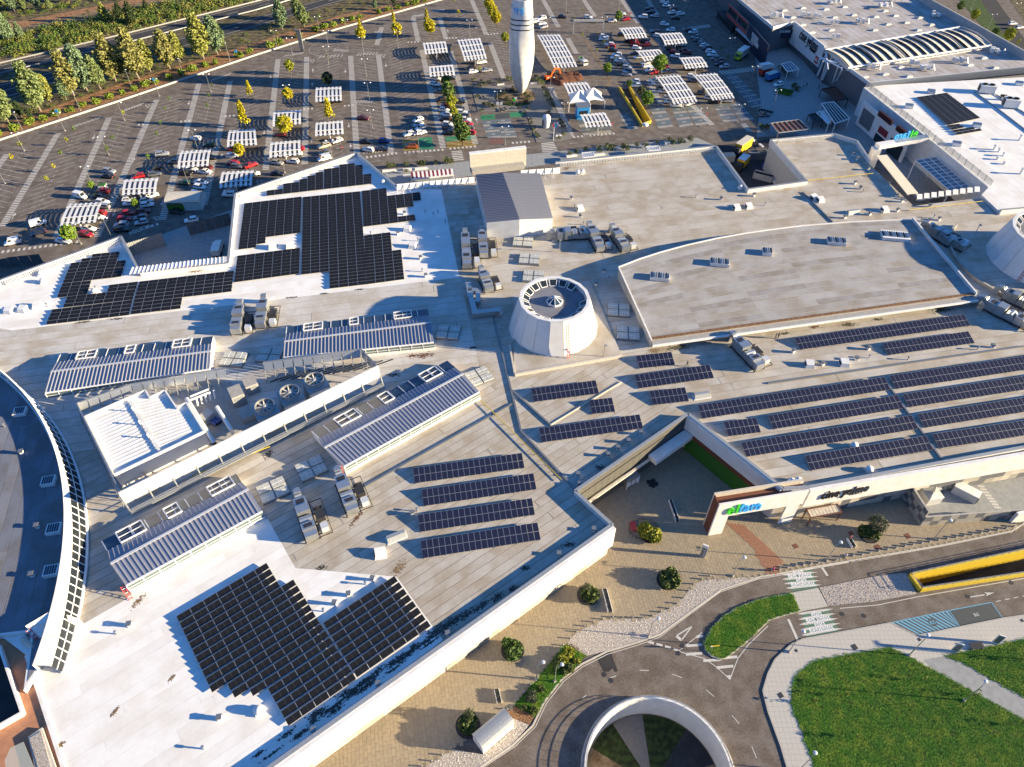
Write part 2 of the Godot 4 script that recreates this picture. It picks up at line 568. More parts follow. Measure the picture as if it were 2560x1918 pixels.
	for q in [[mg,1,1397,1192,1515,1182,1535,1285,1412,1290],[my,1,1258,1207,1393,1194,1405,1290,1270,1302],[mg,1,1630,1180,1885,1168,1892,1204,1640,1220],[my,1,1640,1224,1893,1208,1905,1260,1650,1280],[mg,1,1935,997,2055,985,2066,1028,1945,1040],[mk,1,2062,984,2180,972,2190,1018,2072,1028],[mg,1,2186,972,2310,962,2320,1005,2195,1016],[mr,1,2005,1200,2125,1190,2142,1240,2018,1250]]:
		sheet("painted_bay",pg(q[1],q.slice(2)),0.01,q[0])
	# accessible bays: grey-blue bay, hatched strip, again and again
	var hb=MB.new(); var sym=MB.new()
	var bays=MB.new()
	for q in [[1,1945,1045,2068,1032,2125,1188,2003,1198,3],[1,2075,1032,2190,1022,2255,1185,2130,1190,4],[2,1190,930,1310,918,1395,1095,1265,1110,3],[2,1375,930,1490,920,1570,1080,1450,1100,3],[2,1500,918,1610,910,1715,1070,1590,1085,3],[2,1735,905,1860,895,1960,1045,1830,1055,3],[2,1870,892,1970,885,2090,1030,1975,1042,3],[2,1835,645,1925,632,2190,905,2075,930,7],[2,915,985,995,978,1090,1110,1000,1120,2],[2,560,1030,690,1010,740,1160,620,1175,2],[2,700,1080,830,1065,865,1150,745,1165,1]]:
		var c=pg(q[0],q.slice(1,9))
		var n: int=q[9]
		for i in n:
			var a0=(i+0.02)/n; var a1=(i+0.62)/n; var a2=(i+0.66)/n; var a3=(i+0.98)/n
			bays.poly(PackedVector2Array([c[0].lerp(c[3],a0),c[1].lerp(c[2],a0),c[1].lerp(c[2],a1),c[0].lerp(c[3],a1)]),0.01)
			var pl=c[0].lerp(c[3],a2); var pr=c[1].lerp(c[2],a2); var ql=c[0].lerp(c[3],a3); var qr=c[1].lerp(c[2],a3)
			for k in 9:
				hb.poly(PackedVector2Array([pl.lerp(pr,k/9.0),pl.lerp(pr,(k+0.45)/9.0),ql.lerp(qr,minf(1.0,(k+0.85)/9.0)),ql.lerp(qr,(k+0.4)/9.0)]),0.012)
			var m=c[0].lerp(c[2],(a0+a1)*0.5)*0.5+c[1].lerp(c[3],(a0+a1)*0.5)*0.5
			for k in 8:
				line2(sym,m+Vector2(cos(k*0.785),sin(k*0.785))*0.42,m+Vector2(cos(k*0.785+0.785),sin(k*0.785+0.785))*0.42,0.14,0.014)
			line2(sym,m,m-f*0.9,0.16,0.014); line2(sym,m-f*0.9,m-f*1.1+e*0.3,0.16,0.014)
	struct("accessible_bays",bays,mb)
	struct("bay_hatching",hb,mats.line_white)
	struct("bay_symbols",sym,mats.line_white)
	# POLICIA bay
	text_flat("road_lettering","POLICIA",g(4,1205,325,0.02),g(4,1280,290,0.02)-g(4,1140,345,0.02),1.9,6.2,mats.line_white)

# flat lettering lying on the ground, reading along dir
func text_flat(called: String,s: String,at: Vector3,dir: Vector3,height: float,width: float,m: Material) -> MeshInstance3D:
	var tm=text_mesh(s,height,0.01)
	var ab=tm.get_aabb()
	dir.y=0; dir=dir.normalized()
	var up=Vector3(dir.z,0,-dir.x)
	var sx=width/maxf(ab.size.x,0.01)
	var bs=Basis(dir*sx,up,Vector3.UP)
	var o=part(self,called,tm,m,Transform3D(bs,at))
	o.set_meta("kind","structure")
	return o
func text_mesh(s: String,height: float,depth: float,fontname := "Droid Sans",weight := 700,italic := false) -> TextMesh:
	var tm=TextMesh.new()
	var fnt=SystemFont.new()
	fnt.font_names=PackedStringArray([fontname]); fnt.font_weight=weight; fnt.font_italic=italic
	tm.font=fnt
	tm.text=s
	tm.font_size=64
	tm.pixel_size=height/48.0
	tm.depth=depth
	tm.curve_step=2.0
	return tm

# ---------------------------------------------------------------- highway and verge beyond the car park
func edge_line(a: Array) -> PackedVector2Array:
	return pm(a)
func band(called: String,up: Array,low: Array,y: float,m: Material) -> void:
	var p=pm(up)
	var q=pm(low)
	q.reverse()
	p.append_array(q)
	sheet(called,p,y,m)
func wall_along(b: MB,pts: PackedVector2Array,y0: float,h: float,w: float) -> void:
	for i in pts.size()-1:
		b.beam(v3(pts[i],y0+h*0.5),v3(pts[i+1],y0+h*0.5),w,h)
func build_highway() -> void:
	# lines of the photograph running from lower left to upper right
	var kerb=[[0,-500,1390],[0,0,1212],[0,1000,885],[0,2209,478],[1,700,255],[1,1620,-5],[1,2100,-150]]
	var hedge=[[0,-500,1360],[0,0,1175],[0,1000,835],[0,2209,440],[1,700,210],[1,1600,-30],[1,2100,-170]]
	var soil=[[0,-500,1280],[0,0,1085],[0,1000,735],[0,2209,365],[1,700,140],[1,1500,-40],[1,2100,-190]]
	var lane_s1=[[0,-500,1010],[0,0,870],[0,1000,570],[0,2209,235],[1,700,20],[1,1500,-180]]
	var lane_s0=[[0,-500,790],[0,0,720],[0,1000,480],[0,2209,150],[1,500,15],[1,1500,-270]]
	var lane_n1=[[0,-500,720],[0,0,650],[0,1000,405],[0,2209,100],[1,500,-50],[1,1500,-320]]
	var lane_n0=[[0,-500,650],[0,0,560],[0,1000,325],[0,2209,25],[1,500,-115],[1,1500,-380]]
	var far_lo=[[0,-500,380],[0,200,230],[0,500,160],[0,1000,60],[0,1400,-10],[0,2209,-150]]
	var far_hi=[[0,-500,320],[0,200,180],[0,500,120],[0,1000,20],[0,1400,-60],[0,2209,-200]]
	var top=[[0,-3000,-150],[0,0,-700],[0,1400,-900],[0,2209,-1000],[1,1500,-1200]]
	band("verge",soil,kerb,0.05,mats.soil_orange)
	band("verge",lane_s1,soil,0.06,mats.dry_grass)
	band("highway",lane_s0,lane_s1,0.07,mats.asphalt_dark)
	band("median",lane_n1,lane_s0,0.09,mats.dry_grass)
	band("highway",lane_n0,lane_n1,0.07,mats.asphalt_dark)
	band("embankment",[[0,-900,200],[0,200,180],[0,1400,-60],[0,2209,-200],[1,1500,-600]],lane_n0,0.06,mats.soil)
	band("dirt_track",far_hi,far_lo,0.08,mats.soil_orange)
	band("scrubland",[[0,-3000,-300],[0,0,-900],[0,2209,-1200],[1,1500,-1300]],[[0,-3000,500],[0,-900,200],[0,200,180],[0,1400,-60],[0,2209,-200],[1,1500,-600]],0.055,mats.dry_grass)
	# lane lines
	var b=MB.new()
	for l in [[lane_s0,lane_s1],[lane_n0,lane_n1]]:
		var p=pm(l[0]); var q=pm(l[1])
		var m0=PackedVector2Array(); var m1=PackedVector2Array(); var m2=PackedVector2Array()
		for i in p.size():
			m0.append(p[i].lerp(q[i],0.12)); m1.append(p[i].lerp(q[i],0.5)); m2.append(p[i].lerp(q[i],0.88))
		strip(b,m0,0.25,0.085); strip(b,m2,0.25,0.085)
		for i in m1.size()-1:
			var n=int(m1[i].distance_to(m1[i+1])/14.0)
			for k in n:
				line2(b,m1[i].lerp(m1[i+1],(k+0.1)/n),m1[i].lerp(m1[i+1],(k+0.45)/n),0.22,0.085)
	struct("lane_marking",b,mats.line_white)
	# low white kerb wall round the car park
	b=MB.new()
	wall_along(b,pm(kerb),0.0,0.55,0.5)
	solo("perimeter_wall",b,mats.concrete_light,"low pale concrete wall edging the car park beside the hedge","wall")
	# guard rails
	var names=["steel guard rail on the near side of the far carriageway","steel guard rail along the far edge of the highway"]
	for i in 2:
		var pts=pm([lane_n1,lane_n0][i])
		var t=thing("guard_rail",names[i],"guard rail",v3(pts[0],0))
		var rb=MB.new(); var pb=MB.new()
		for k in pts.size()-1:
			rb.beam(v3(pts[k]-pts[0],0.75),v3(pts[k+1]-pts[0],0.75),0.18,0.45)
		part(t,"rail",rb,mats.galv_dull)
		var post=MB.new()
		post.bx(Vector3(0,0.35,0),Vector3(0.15,0.8,0.15))
		var pmesh=post.mesh()
		for k in pts.size()-1:
			var n=int(pts[k].distance_to(pts[k+1])/6.0)
			for j in n:
				part(t,"post",pmesh,mats.galv_dull,Transform3D(Basis.IDENTITY,v3(pts[k].lerp(pts[k+1],float(j)/n)-pts[0],0.05)))
	# hedge segments along the wall, one bush each
	var hp=pm([[0,-60,1180],[0,1000,838],[0,1400,700],[0,2209,446],[1,700,216],[1,1560,-16]])
	var bushes=[]
	for i in 3:
		bushes.append(bush_mesh(i+900,1.9,1.7,260))
	var mleaf=leaf_mat("hedge_leaf",lin(0.17,0.24,0.015))
	for i in hp.size()-1:
		var n=int(hp[i].distance_to(hp[i+1])/4.6)
		for k in n:
			if rng.randf()<(0.05 if i<2 else 0.2):
				continue
			var o=solo("hedge_bush",bushes[k % 3],mleaf,"bright green hedge bush beside the car park wall","bush","hedge along the car park wall")
			o.position=v3(hp[i].lerp(hp[i+1],(k+0.5)/n),0.1)
			o.rotation.y=rng.randf()*TAU
			var s=rng.randf_range(0.95,1.4)
			o.scale=Vector3(s*1.15,s,s)
	# scrub on the far embankment: countless shrubs, one mass
	var mm=MultiMesh.new()
	mm.transform_format=MultiMesh.TRANSFORM_3D
	mm.use_colors=true
	mm.mesh=bush_mesh(77,1.0,0.9,90)
	var pts=[]
	for i in 900:
		var x=rng.randf_range(-350,2600); var u=rng.randf()
		var ylo=lerpf(545.0,20.0,x/2209.0); var yhi=lerpf(330.0,-130.0,x/2209.0)
		pts.append([g(0,x,lerpf(ylo-8,yhi,u)),rng.randf_range(1.2,3.2)])
	for i in 260:
		var x=rng.randf_range(-350,5200)
		var ylo=lerpf(1085.0,365.0,x/2209.0); var yhi=lerpf(890.0,250.0,x/2209.0)
		pts.append([g(0,x,lerpf(ylo-10,yhi,rng.randf())),rng.randf_range(0.5,1.3)])
	for i in 500:
		var x=rng.randf_range(-600,2200)
		pts.append([g(0,x,lerpf(190.0,-190.0,x/2209.0)-rng.randf_range(10,160)),rng.randf_range(0.6,1.8)])
	mm.instance_count=pts.size()
	for i in pts.size():
		var s: float=pts[i][1]
		mm.set_instance_transform(i,Transform3D(Basis(Vector3.UP,rng.randf()*TAU).scaled(Vector3(s,s*0.8,s)),pts[i][0]))
		var k=rng.randf()
		mm.set_instance_color(i,Color(0.09,0.16,0.02).lerp(Color(0.26,0.23,0.06),k*k))
	var mi=MultiMeshInstance3D.new()
	mi.multimesh=mm
	mi.name="scrub"
	var sm=StandardMaterial3D.new()
	sm.vertex_color_use_as_albedo=true; sm.roughness=0.9
	mi.material_override=sm
	tag(mi,"green and brown scrub covering the highway embankments","scrub")
	mi.set_meta("kind","stuff")
	add_child(mi)

# ---------------------------------------------------------------- foliage
func leaf_mat(key: String,c: Color) -> StandardMaterial3D:
	if mats.has(key):
		return mats[key]
	var m=StandardMaterial3D.new()
	m.albedo_color=c; m.roughness=0.75
	m.vertex_color_use_as_albedo=true
	m.backlight_enabled=true
	m.backlight=Color(c.r*0.45,c.g*0.5,c.b*0.3)
	mats[key]=m
	return m
func leaf(b: MB,r: RandomNumberGenerator,p: Vector3,s: float) -> void:
	var n=Vector3(r.randfn(),r.randfn()+0.6,r.randfn()).normalized()
	var x=n.cross(Vector3(r.randfn(),r.randfn(),r.randfn())).normalized()
	var y=n.cross(x)
	# colours of the leaves themselves differ a little from leaf to leaf
	var k=r.randf_range(0.72,1.15)
	b.cur=Color(k*r.randf_range(0.9,1.12),k,k*r.randf_range(0.8,1.1))
	b.quad(p-x*s,p+y*s*0.55,p+x*s,p-y*s*0.55)
# dome-shaped bush of leaf faces, base at the origin
func bush_mesh(seed_: int,rad: float,h: float,n: int) -> ArrayMesh:
	var r=RandomNumberGenerator.new(); r.seed=seed_
	var b=MB.new()
	var lobes=[]
	for i in 7:
		var a=r.randf()*TAU
		var d=rad*0.55*sqrt(r.randf())
		lobes.append([Vector3(cos(a)*d,h*r.randf_range(0.3,0.62),sin(a)*d),rad*r.randf_range(0.35,0.55)])
	for i in n:
		var l=lobes[i % lobes.size()]
		var dir=Vector3(r.randfn(),r.randfn()*0.9+0.25,r.randfn()).normalized()
		var p: Vector3=l[0]+dir*l[1]*r.randf_range(0.7,1.05)
		p.y=maxf(p.y,0.04)
		leaf(b,r,p,rad*r.randf_range(0.10,0.19))
	return b.mesh()
# crown of leaf clumps; the shape function gives radius along the height
func crown_mesh(seed_: int,h0: float,h1: float,rad: float,shape: String,clumps: int,per: int,ls: float) -> ArrayMesh:
	var r=RandomNumberGenerator.new(); r.seed=seed_
	var b=MB.new()
	for i in clumps:
		var u=r.randf()
		var rr=rad
		match shape:
			"cone": rr=rad*(1.0-u*0.85)
			"column": rr=rad*sin(PI*clampf(0.14+0.8*u,0,1))*(0.8+0.4*r.randf())
			"gum": rr=rad*sin(PI*clampf(0.18+0.76*u,0,1))*(0.65+0.7*r.randf())
			_: rr=rad*sqrt(maxf(0.04,1.0-pow(2.0*u-1.0,2)))
		var a=r.randf()*TAU
		var d=rr*sqrt(r.randf_range(0.25,1.0))
		var c=Vector3(cos(a)*d,lerpf(h0,h1,u),sin(a)*d)
		var cr=rad*r.randf_range(0.16,0.34)
		for k in per:
			var dir=Vector3(r.randfn(),r.randfn()*0.8,r.randfn()).normalized()
			leaf(b,r,c+dir*cr*r.randf_range(0.4,1.0),ls*r.randf_range(0.7,1.3))
	return b.mesh()
func trunk_mesh(seed_: int,h: float,r0: float,limbs: int,spread: float,from := 0.45) -> ArrayMesh:
	var r=RandomNumberGenerator.new(); r.seed=seed_
	var b=MB.new()
	var pts=[Vector3(0,-0.1,0),Vector3(r.randfn()*0.03*h,h*0.35,r.randfn()*0.03*h),Vector3(r.randfn()*0.05*h,h*0.7,r.randfn()*0.05*h),Vector3(r.randfn()*0.05*h,h,r.randfn()*0.05*h)]
	var rad=[r0,r0*0.75,r0*0.5,r0*0.2]
	var rings=[]
	for i in 4:
		var ring=[]
		for j in 6:
			ring.append(pts[i]+Vector3(cos(TAU*j/6.0),0,sin(TAU*j/6.0))*rad[i])
		rings.append(ring)
	b.loft(rings)
	for i in limbs:
		var u=r.randf_range(from,0.95)
		var s=int(u*3.0)
		var p: Vector3=pts[s].lerp(pts[mini(s+1,3)],u*3.0-s)
		var a=r.randf()*TAU
		var q=p+Vector3(cos(a)*spread,h*r.randf_range(0.08,0.25),sin(a)*spread)*r.randf_range(0.6,1.0)
		b.tube([p,(p+q)*0.5+Vector3(0,0.05*h,0),q],r0*0.28,4,false)
	return b.mesh()

# ---------------------------------------------------------------- main building
var mall: Node3D
var out_main: PackedVector2Array
func half_plane(p: Vector2,q: Vector2,left: bool) -> PackedVector2Array:
	var d=(q-p).normalized()
	var n=Vector2(d.y,-d.x)*(1.0 if left else -1.0)
	var a=p-d*900.0; var b=q+d*900.0
	return PackedVector2Array([a,b,b+n*900.0,a+n*900.0])
func inter(a: Array,b: PackedVector2Array) -> Array:
	var r=[]
	for p in a:
		for q in Geometry2D.intersect_polygons(p,b):
			if not Geometry2D.is_polygon_clockwise(q):
				r.append(q)
	return r
func minus(a: Array,b: PackedVector2Array) -> Array:
	var r=[]
	for p in a:
		for q in Geometry2D.clip_polygons(p,b):
			if not Geometry2D.is_polygon_clockwise(q):
				r.append(q)
	return r
func ccw(p: PackedVector2Array) -> PackedVector2Array:
	if Geometry2D.is_polygon_clockwise(p):
		var q=p.duplicate(); q.reverse(); return q
	return p
func area2(p: PackedVector2Array) -> float:
	var s=0.0
	for i in p.size():
		s+=p[i].cross(p[(i+1) % p.size()])
	return absf(s)*0.5
# roof covering in welded sheets: strips of membrane with a recessed seam between them,
# each strip broken into lengths
func membrane(parent: Node3D,polys: Array,h: float,dir: Vector2,width: float,keys: Array,seam: String,piece := 22.0,gap := 0.11) -> void:
	dir=dir.normalized()
	var n=Vector2(-dir.y,dir.x)
	var inv=Transform3D(parent.global_transform.affine_inverse()) if parent != self else Transform3D.IDENTITY
	var base=MB.new()
	for p in polys:
		base.poly(p,h)
	part(parent,"roof_seams",base,mats[seam],inv)
	for p in polys:
		var smin=1e9; var smax=-1e9; var tmin=1e9; var tmax=-1e9
		for v in p:
			smin=minf(smin,v.dot(n)); smax=maxf(smax,v.dot(n)); tmin=minf(tmin,v.dot(dir)); tmax=maxf(tmax,v.dot(dir))
		var s=smin
		while s<smax:
			var t=tmin-rng.randf()*piece
			while t<tmax:
				var l=piece*rng.randf_range(0.7,1.3)
				var q=PackedVector2Array([n*(s+gap*0.5)+dir*(t+gap*0.5),n*(s+gap*0.5)+dir*(t+l-gap*0.5),n*(s+width-gap*0.5)+dir*(t+l-gap*0.5),n*(s+width-gap*0.5)+dir*(t+gap*0.5)])
				t+=l
				for r in Geometry2D.intersect_polygons(p,q):
					if area2(r)<0.15:
						continue
					var b=MB.new()
					b.prism(r,h-0.01,h+0.022+rng.randf()*0.008)
					part(parent,"membrane_sheet",b,mats[keys[rng.randi() % keys.size()]],inv)
			s+=width
func blob(c: Vector2,rx: float,rz: float,turn: float,seed_: int) -> PackedVector2Array:
	var r=RandomNumberGenerator.new(); r.seed=seed_
	var p=PackedVector2Array()
	for i in 18:
		var a=TAU*i/18.0
		var k=r.randf_range(0.55,1.1)
		p.append(c+Vector2(cos(a)*rx*k,sin(a)*rz*k).rotated(turn))
	return p
# dirt as a cloud of small flecks, denser in the middle
func smudge(mb: MB,c: Vector2,rx: float,rz: float,turn: float,seed_: int,y: float) -> void:
	var r=RandomNumberGenerator.new(); r.seed=seed_
	for i in int(50.0+rx*rz*90.0):
		var p=Vector2(clampf(r.randfn()*0.45,-1.2,1.2)*rx,clampf(r.randfn()*0.45,-1.2,1.2)*rz).rotated(turn)
		var q=PackedVector2Array()
		var s=r.randf_range(0.03,0.12)
		for k in 5:
			q.append(c+p+Vector2(cos(k*1.2566)*s*1.8*r.randf_range(0.6,1.2),sin(k*1.2566)*s*r.randf_range(0.6,1.2)).rotated(turn))
		mb.poly(q,y+i*0.00005)
func parapet(parent: Node3D,a: Vector2,b: Vector2,y0: float,y1: float,w: float,m: Material,cop := true) -> void:
	var d=(b-a).normalized()
	var p=MB.new()
	p.beam(v3(a,(y0+y1)*0.5),v3(b,(y0+y1)*0.5),w,y1-y0)
	part(parent,"parapet",p,m)
	if cop:
		var c=MB.new()
		c.beam(v3(a-d*0.04,y1+0.04),v3(b+d*0.04,y1+0.04),w+0.12,0.08)
		part(parent,"coping",c,mats.galv_dull)
func build_main_building() -> void:
	mall=thing("shopping_centre","large low shopping centre with beige and white flat roofs","building")
	var o=[[13,-350,1990],[10,865,1215],[10,545,925],[10,1520,255],[11,130,900],[11,350,890],[11,2209,545],[11,3600,335],[7,3400,-100],[7,1980,170],[7,1850,20],[7,1270,88],[3,885,1385],[3,770,1215],[3,575,1155],[3,25,1205],[3,338,1562],[2,2035,1632],[2,1762,1258],[2,375,1400],[2,400,1450],[1,1215,1610],[1,866,1316],[4,2030,15],[4,1968,610],[4,1205,690],[4,1042,382],[4,0,760],[4,-1800,1430],[8,-1500,1657],[12,40,420],[12,225,690],[12,640,1960]]
	out_main=ccw(pm(o,PARA))
	var body=MB.new()
	body.prism(out_main,0.0,DECK-0.02)
	part(mall,"wall",body,mats.cream)
	# ---- roof coverings
	var w1=ccw(pm([[4,100,1195],[4,2209,952],[5,1755,737],[5,1600,-20],[5,1395,-30],[1,1215,1612],[1,866,1318],[4,2030,17],[4,1968,612],[4,1205,692],[4,1042,384],[4,0,762],[4,-500,940],[4,-330,1120]],DECK))
	var w2=ccw(pm([[12,225,690],[12,720,420],[12,1090,210],[8,1300,1640],[8,2209,1180],[9,100,1165],[9,340,1590],[13,1215,15],[13,1612,562],[13,100,1680],[13,-350,2010],[12,640,1960]],DECK))
	var be0=v2(g(6,0,1590,DECK)); var be1=v2(g(6,945,1425,DECK))
	var ga0=v2(g(6,960,1430,DECK)); var ga1=v2(g(10,1520,255,DECK))
	var de0=v2(g(5,1600,0,DECK)); var de1=v2(g(5,1760,740,DECK))
	var top=minus(inter([out_main],half_plane(be0,be1,true)),w1)
	var low=minus(minus(inter([out_main],half_plane(be0,be1,false)),w2),w1)
	var fl=inter(low,half_plane(ga0,ga1,false)); var fr=inter(low,half_plane(ga0,ga1,true))
	var tl=inter(top,half_plane(de0,de1,false)); var tr=inter(top,half_plane(de0,de1,true))
	var dfront=v2(g(10,865,1215,PARA))-v2(g(13,100,1657,PARA))
	var dtop=v2(g(6,2209,900,DECK))-v2(g(6,0,1190,DECK))
	var dright=v2(g(11,1365,445,10))-v2(g(11,315,618,10))
	var wl=inter(minus([w1],PackedVector2Array()),out_main)
	membrane(mall,inter([w1],out_main),DECK,dtop,2.6,["whiteroof0","whiteroof1","whiteroof2"],"whiteseam",30.0,0.03)
	membrane(mall,inter([w2],out_main),DECK,dfront,1.75,["whiteroof0","whiteroof1","whiteroof2"],"whiteseam",26.0,0.03)
	membrane(mall,tl,DECK,dtop,2.4,["greyroof0","greyroof1","greyroof2"],"seam",60.0)
	membrane(mall,tr,DECK,dtop,2.7,["membrane0","membrane1","membrane2","membrane0"],"seam",70.0)
	membrane(mall,fl,DECK,dfront,1.7,["membrane0","membrane1","membrane2","membrane0"],"seam",70.0)
	membrane(mall,fr,DECK,dright,2.1,["membrane0","membrane1","membrane2","membrane0"],"seam",70.0)
	# ---- parapets round the edge
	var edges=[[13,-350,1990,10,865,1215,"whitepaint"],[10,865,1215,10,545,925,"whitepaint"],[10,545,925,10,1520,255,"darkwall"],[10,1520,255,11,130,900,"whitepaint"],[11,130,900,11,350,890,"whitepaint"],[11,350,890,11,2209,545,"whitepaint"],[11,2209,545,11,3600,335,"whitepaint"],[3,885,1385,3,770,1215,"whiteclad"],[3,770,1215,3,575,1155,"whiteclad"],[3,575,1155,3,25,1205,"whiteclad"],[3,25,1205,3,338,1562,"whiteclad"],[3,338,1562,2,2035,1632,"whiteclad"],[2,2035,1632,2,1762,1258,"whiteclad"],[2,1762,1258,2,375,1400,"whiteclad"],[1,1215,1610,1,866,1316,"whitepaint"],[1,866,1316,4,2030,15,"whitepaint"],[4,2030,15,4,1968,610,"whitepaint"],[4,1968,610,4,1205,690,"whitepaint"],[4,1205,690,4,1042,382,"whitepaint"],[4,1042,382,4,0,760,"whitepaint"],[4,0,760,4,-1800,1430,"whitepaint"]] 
	parapet(mall,v2(g(12,225,690,9.2)),v2(g(12,640,1960,9.2)),8.4,9.25,0.5,mats.whitepaint,false)
	for e in edges:
		parapet(mall,v2(g(e[0],e[1],e[2],PARA)),v2(g(e[3],e[4],e[5],PARA)),DECK-0.6,PARA,0.55,mats[e[6]])
	# ribbed inner faces of the upper parapets
	for e in [[2,1745,1290,2,390,1425],[1,850,1345,4,2060,40],[4,1020,430,4,20,795],[3,560,1180,3,70,1225]]:
		var a=v2(g(e[0],e[1],e[2],9.6)); var b=v2(g(e[3],e[4],e[5],9.6))
		var k=int(a.distance_to(b)/0.5)
		var mb=MB.new()
		var d=(b-a).normalized()
		for i in k:
			mb.bx(v3(a+d*(i*0.5),9.55),Vector3(0.16,1.1,0.3),Basis(Vector3.UP,-d.angle()))
		part(mall,"parapet_ribs",mb,mats.whiteclad)
	# ---- front facade: white fascia over tiled wall
	facade(v2(g(13,-350,1990,PARA)),v2(g(10,865,1215,PARA)),4.4,1.55,true)
	facade(v2(g(11,350,890,PARA)),v2(g(11,3600,335,PARA)),4.9,1.9,false)
	# end of the front wing, red brown wall under the fascia
	# ---- courtyard walls
	var c0=v2(g(10,545,925,PARA)); var c1=v2(g(10,1520,255,PARA)); var c2=v2(g(11,130,900,PARA))
	var n=18
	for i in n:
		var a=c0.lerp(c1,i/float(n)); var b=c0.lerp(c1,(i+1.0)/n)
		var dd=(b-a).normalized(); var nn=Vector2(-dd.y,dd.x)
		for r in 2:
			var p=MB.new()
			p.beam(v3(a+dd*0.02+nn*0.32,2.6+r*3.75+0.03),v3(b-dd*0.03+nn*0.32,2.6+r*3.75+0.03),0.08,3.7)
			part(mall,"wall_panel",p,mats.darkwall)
	var lg=MB.new()
	lg.beam(v3(c0.lerp(c1,0.05)+Vector2(0.8,0.8),5.2),v3(c0.lerp(c1,0.62)+Vector2(0.8,0.8),5.2),0.5,0.35)
	part(mall,"ledge",lg,mats.cream)
	var eave=MB.new()
	eave.beam(v3(c0.lerp(c1,0.63)+Vector2(1.2,1.2),5.4),v3(c0.lerp(c1,0.98)+Vector2(1.2,1.2),5.4),2.2,1.3)
	part(mall,"entrance_canopy",eave,mats.whitepaint)
	var d2=(c2-c1).normalized(); var n2=Vector2(-d2.y,d2.x)
	var rb=MB.new()
	rb.beam(v3(c1+n2*0.45,8.2),v3(c2+n2*0.45,8.2),0.3,3.9)
	part(mall,"courtyard_fascia",rb,mats.whitepaint)
	rb=MB.new(); rb.beam(v3(c1+d2*1.5+n2*0.31,2.4),v3(c1.lerp(c2,0.86)+n2*0.31,2.4),0.08,4.4)
	part(mall,"green_panel",rb,mats.green_wall)
	rb=MB.new(); rb.beam(v3(c1+n2*0.31,5.4),v3(c2+n2*0.31,5.4),0.1,1.5)
	part(mall,"brown_band",rb,mats.brown_wall)
	# ---- stains copied from the photograph
	var rust=mat("stain_rust",lin(0.22,0.09,0.035),0.9,0,tex.soil,3)
	var moss=mat("stain_moss",lin(0.09,0.085,0.03),0.95,0,tex.soil,3)
	var soot=mat("stain_soot",lin(0.11,0.105,0.095),0.95,0,tex.soil,3)
	var tan=mat("stain_tan",lin(0.40,0.27,0.14),0.9,0,tex.soil,5)
	var i=0
	for s in [[rust,5,1450,1410,2.6,0.9],[rust,5,1350,1415,1.2,0.5],[soot,5,1190,1580,1.6,0.6],[soot,5,1870,1345,1.0,0.4],[soot,5,890,842,1.6,0.3],[soot,5,590,877,1.2,0.3],[soot,5,300,912,1.5,0.3],[soot,4,720,1125,1.8,0.4],[soot,4,1010,1095,1.8,0.4],[tan,4,1690,685,2.0,0.5],[moss,7,690,1145,1.9,0.8],[moss,7,1500,1020,3.2,1.0],[moss,7,950,1100,1.4,0.5],[rust,7,400,1168,1.5,0.5],[moss,7,150,1220,1.2,0.5],[moss,6,1430,1345,3.0,0.8],[tan,6,1230,1370,1.8,0.8],[soot,9,560,1585,1.0,0.5],[soot,10,760,725,1.0,0.7],[soot,10,490,1390,1.6,0.6],[soot,10,110,1590,0.9,0.5],[rust,3,280,1215,1.5,0.5],[tan,2,470,1455,1.0,1.2],[soot,9,110,605,0.9,1.2],[rust,9,870,1160,0.4,2.0],[tan,9,1230,1590,0.7,1.6],[tan,12,990,1180,0.35,0.8],[tan,12,1480,890,0.3,0.7],[tan,12,1190,230,0.5,1.4],[tan,12,520,1470,0.3,0.7],[tan,12,320,790,0.3,1.0]]:
		i+=1
		var c=g(s[1],s[2],s[3],DECK)
		var mb=MB.new()
		smudge(mb,v2(c),s[4],s[5],-0.2 if s[4]>s[5] else 0.5,i,DECK+0.036)
		part(mall,"stain",mb,s[0])
	# dirt that gathered along the front gutter
	var q0=v2(g(13,60,1600,DECK)); var q1=v2(g(13,1600,520,DECK)); var q2=v2(g(10,100,1560,DECK)); var q3=v2(g(10,700,1250,DECK))
	for k in 34:
		var u=rng.randf()
		var c=q0.lerp(q1,u)+Vector2(-0.6,-0.6)*rng.randf_range(-0.2,1.6)
		var mb=MB.new()
		smudge(mb,c,rng.randf_range(0.8,2.4),rng.randf_range(0.15,0.5),(q1-q0).angle(),100+k,DECK+0.037)
		part(mall,"stain",mb,soot)
	for k in 6:
		var c=g(13,1560+k*130,480-k*72,DECK)
		var mb=MB.new()
		smudge(mb,v2(c),2.6-k*0.3,0.9-k*0.09,(q1-q0).angle(),140+k,DECK+0.06)
		part(mall,"stain",mb,soot)

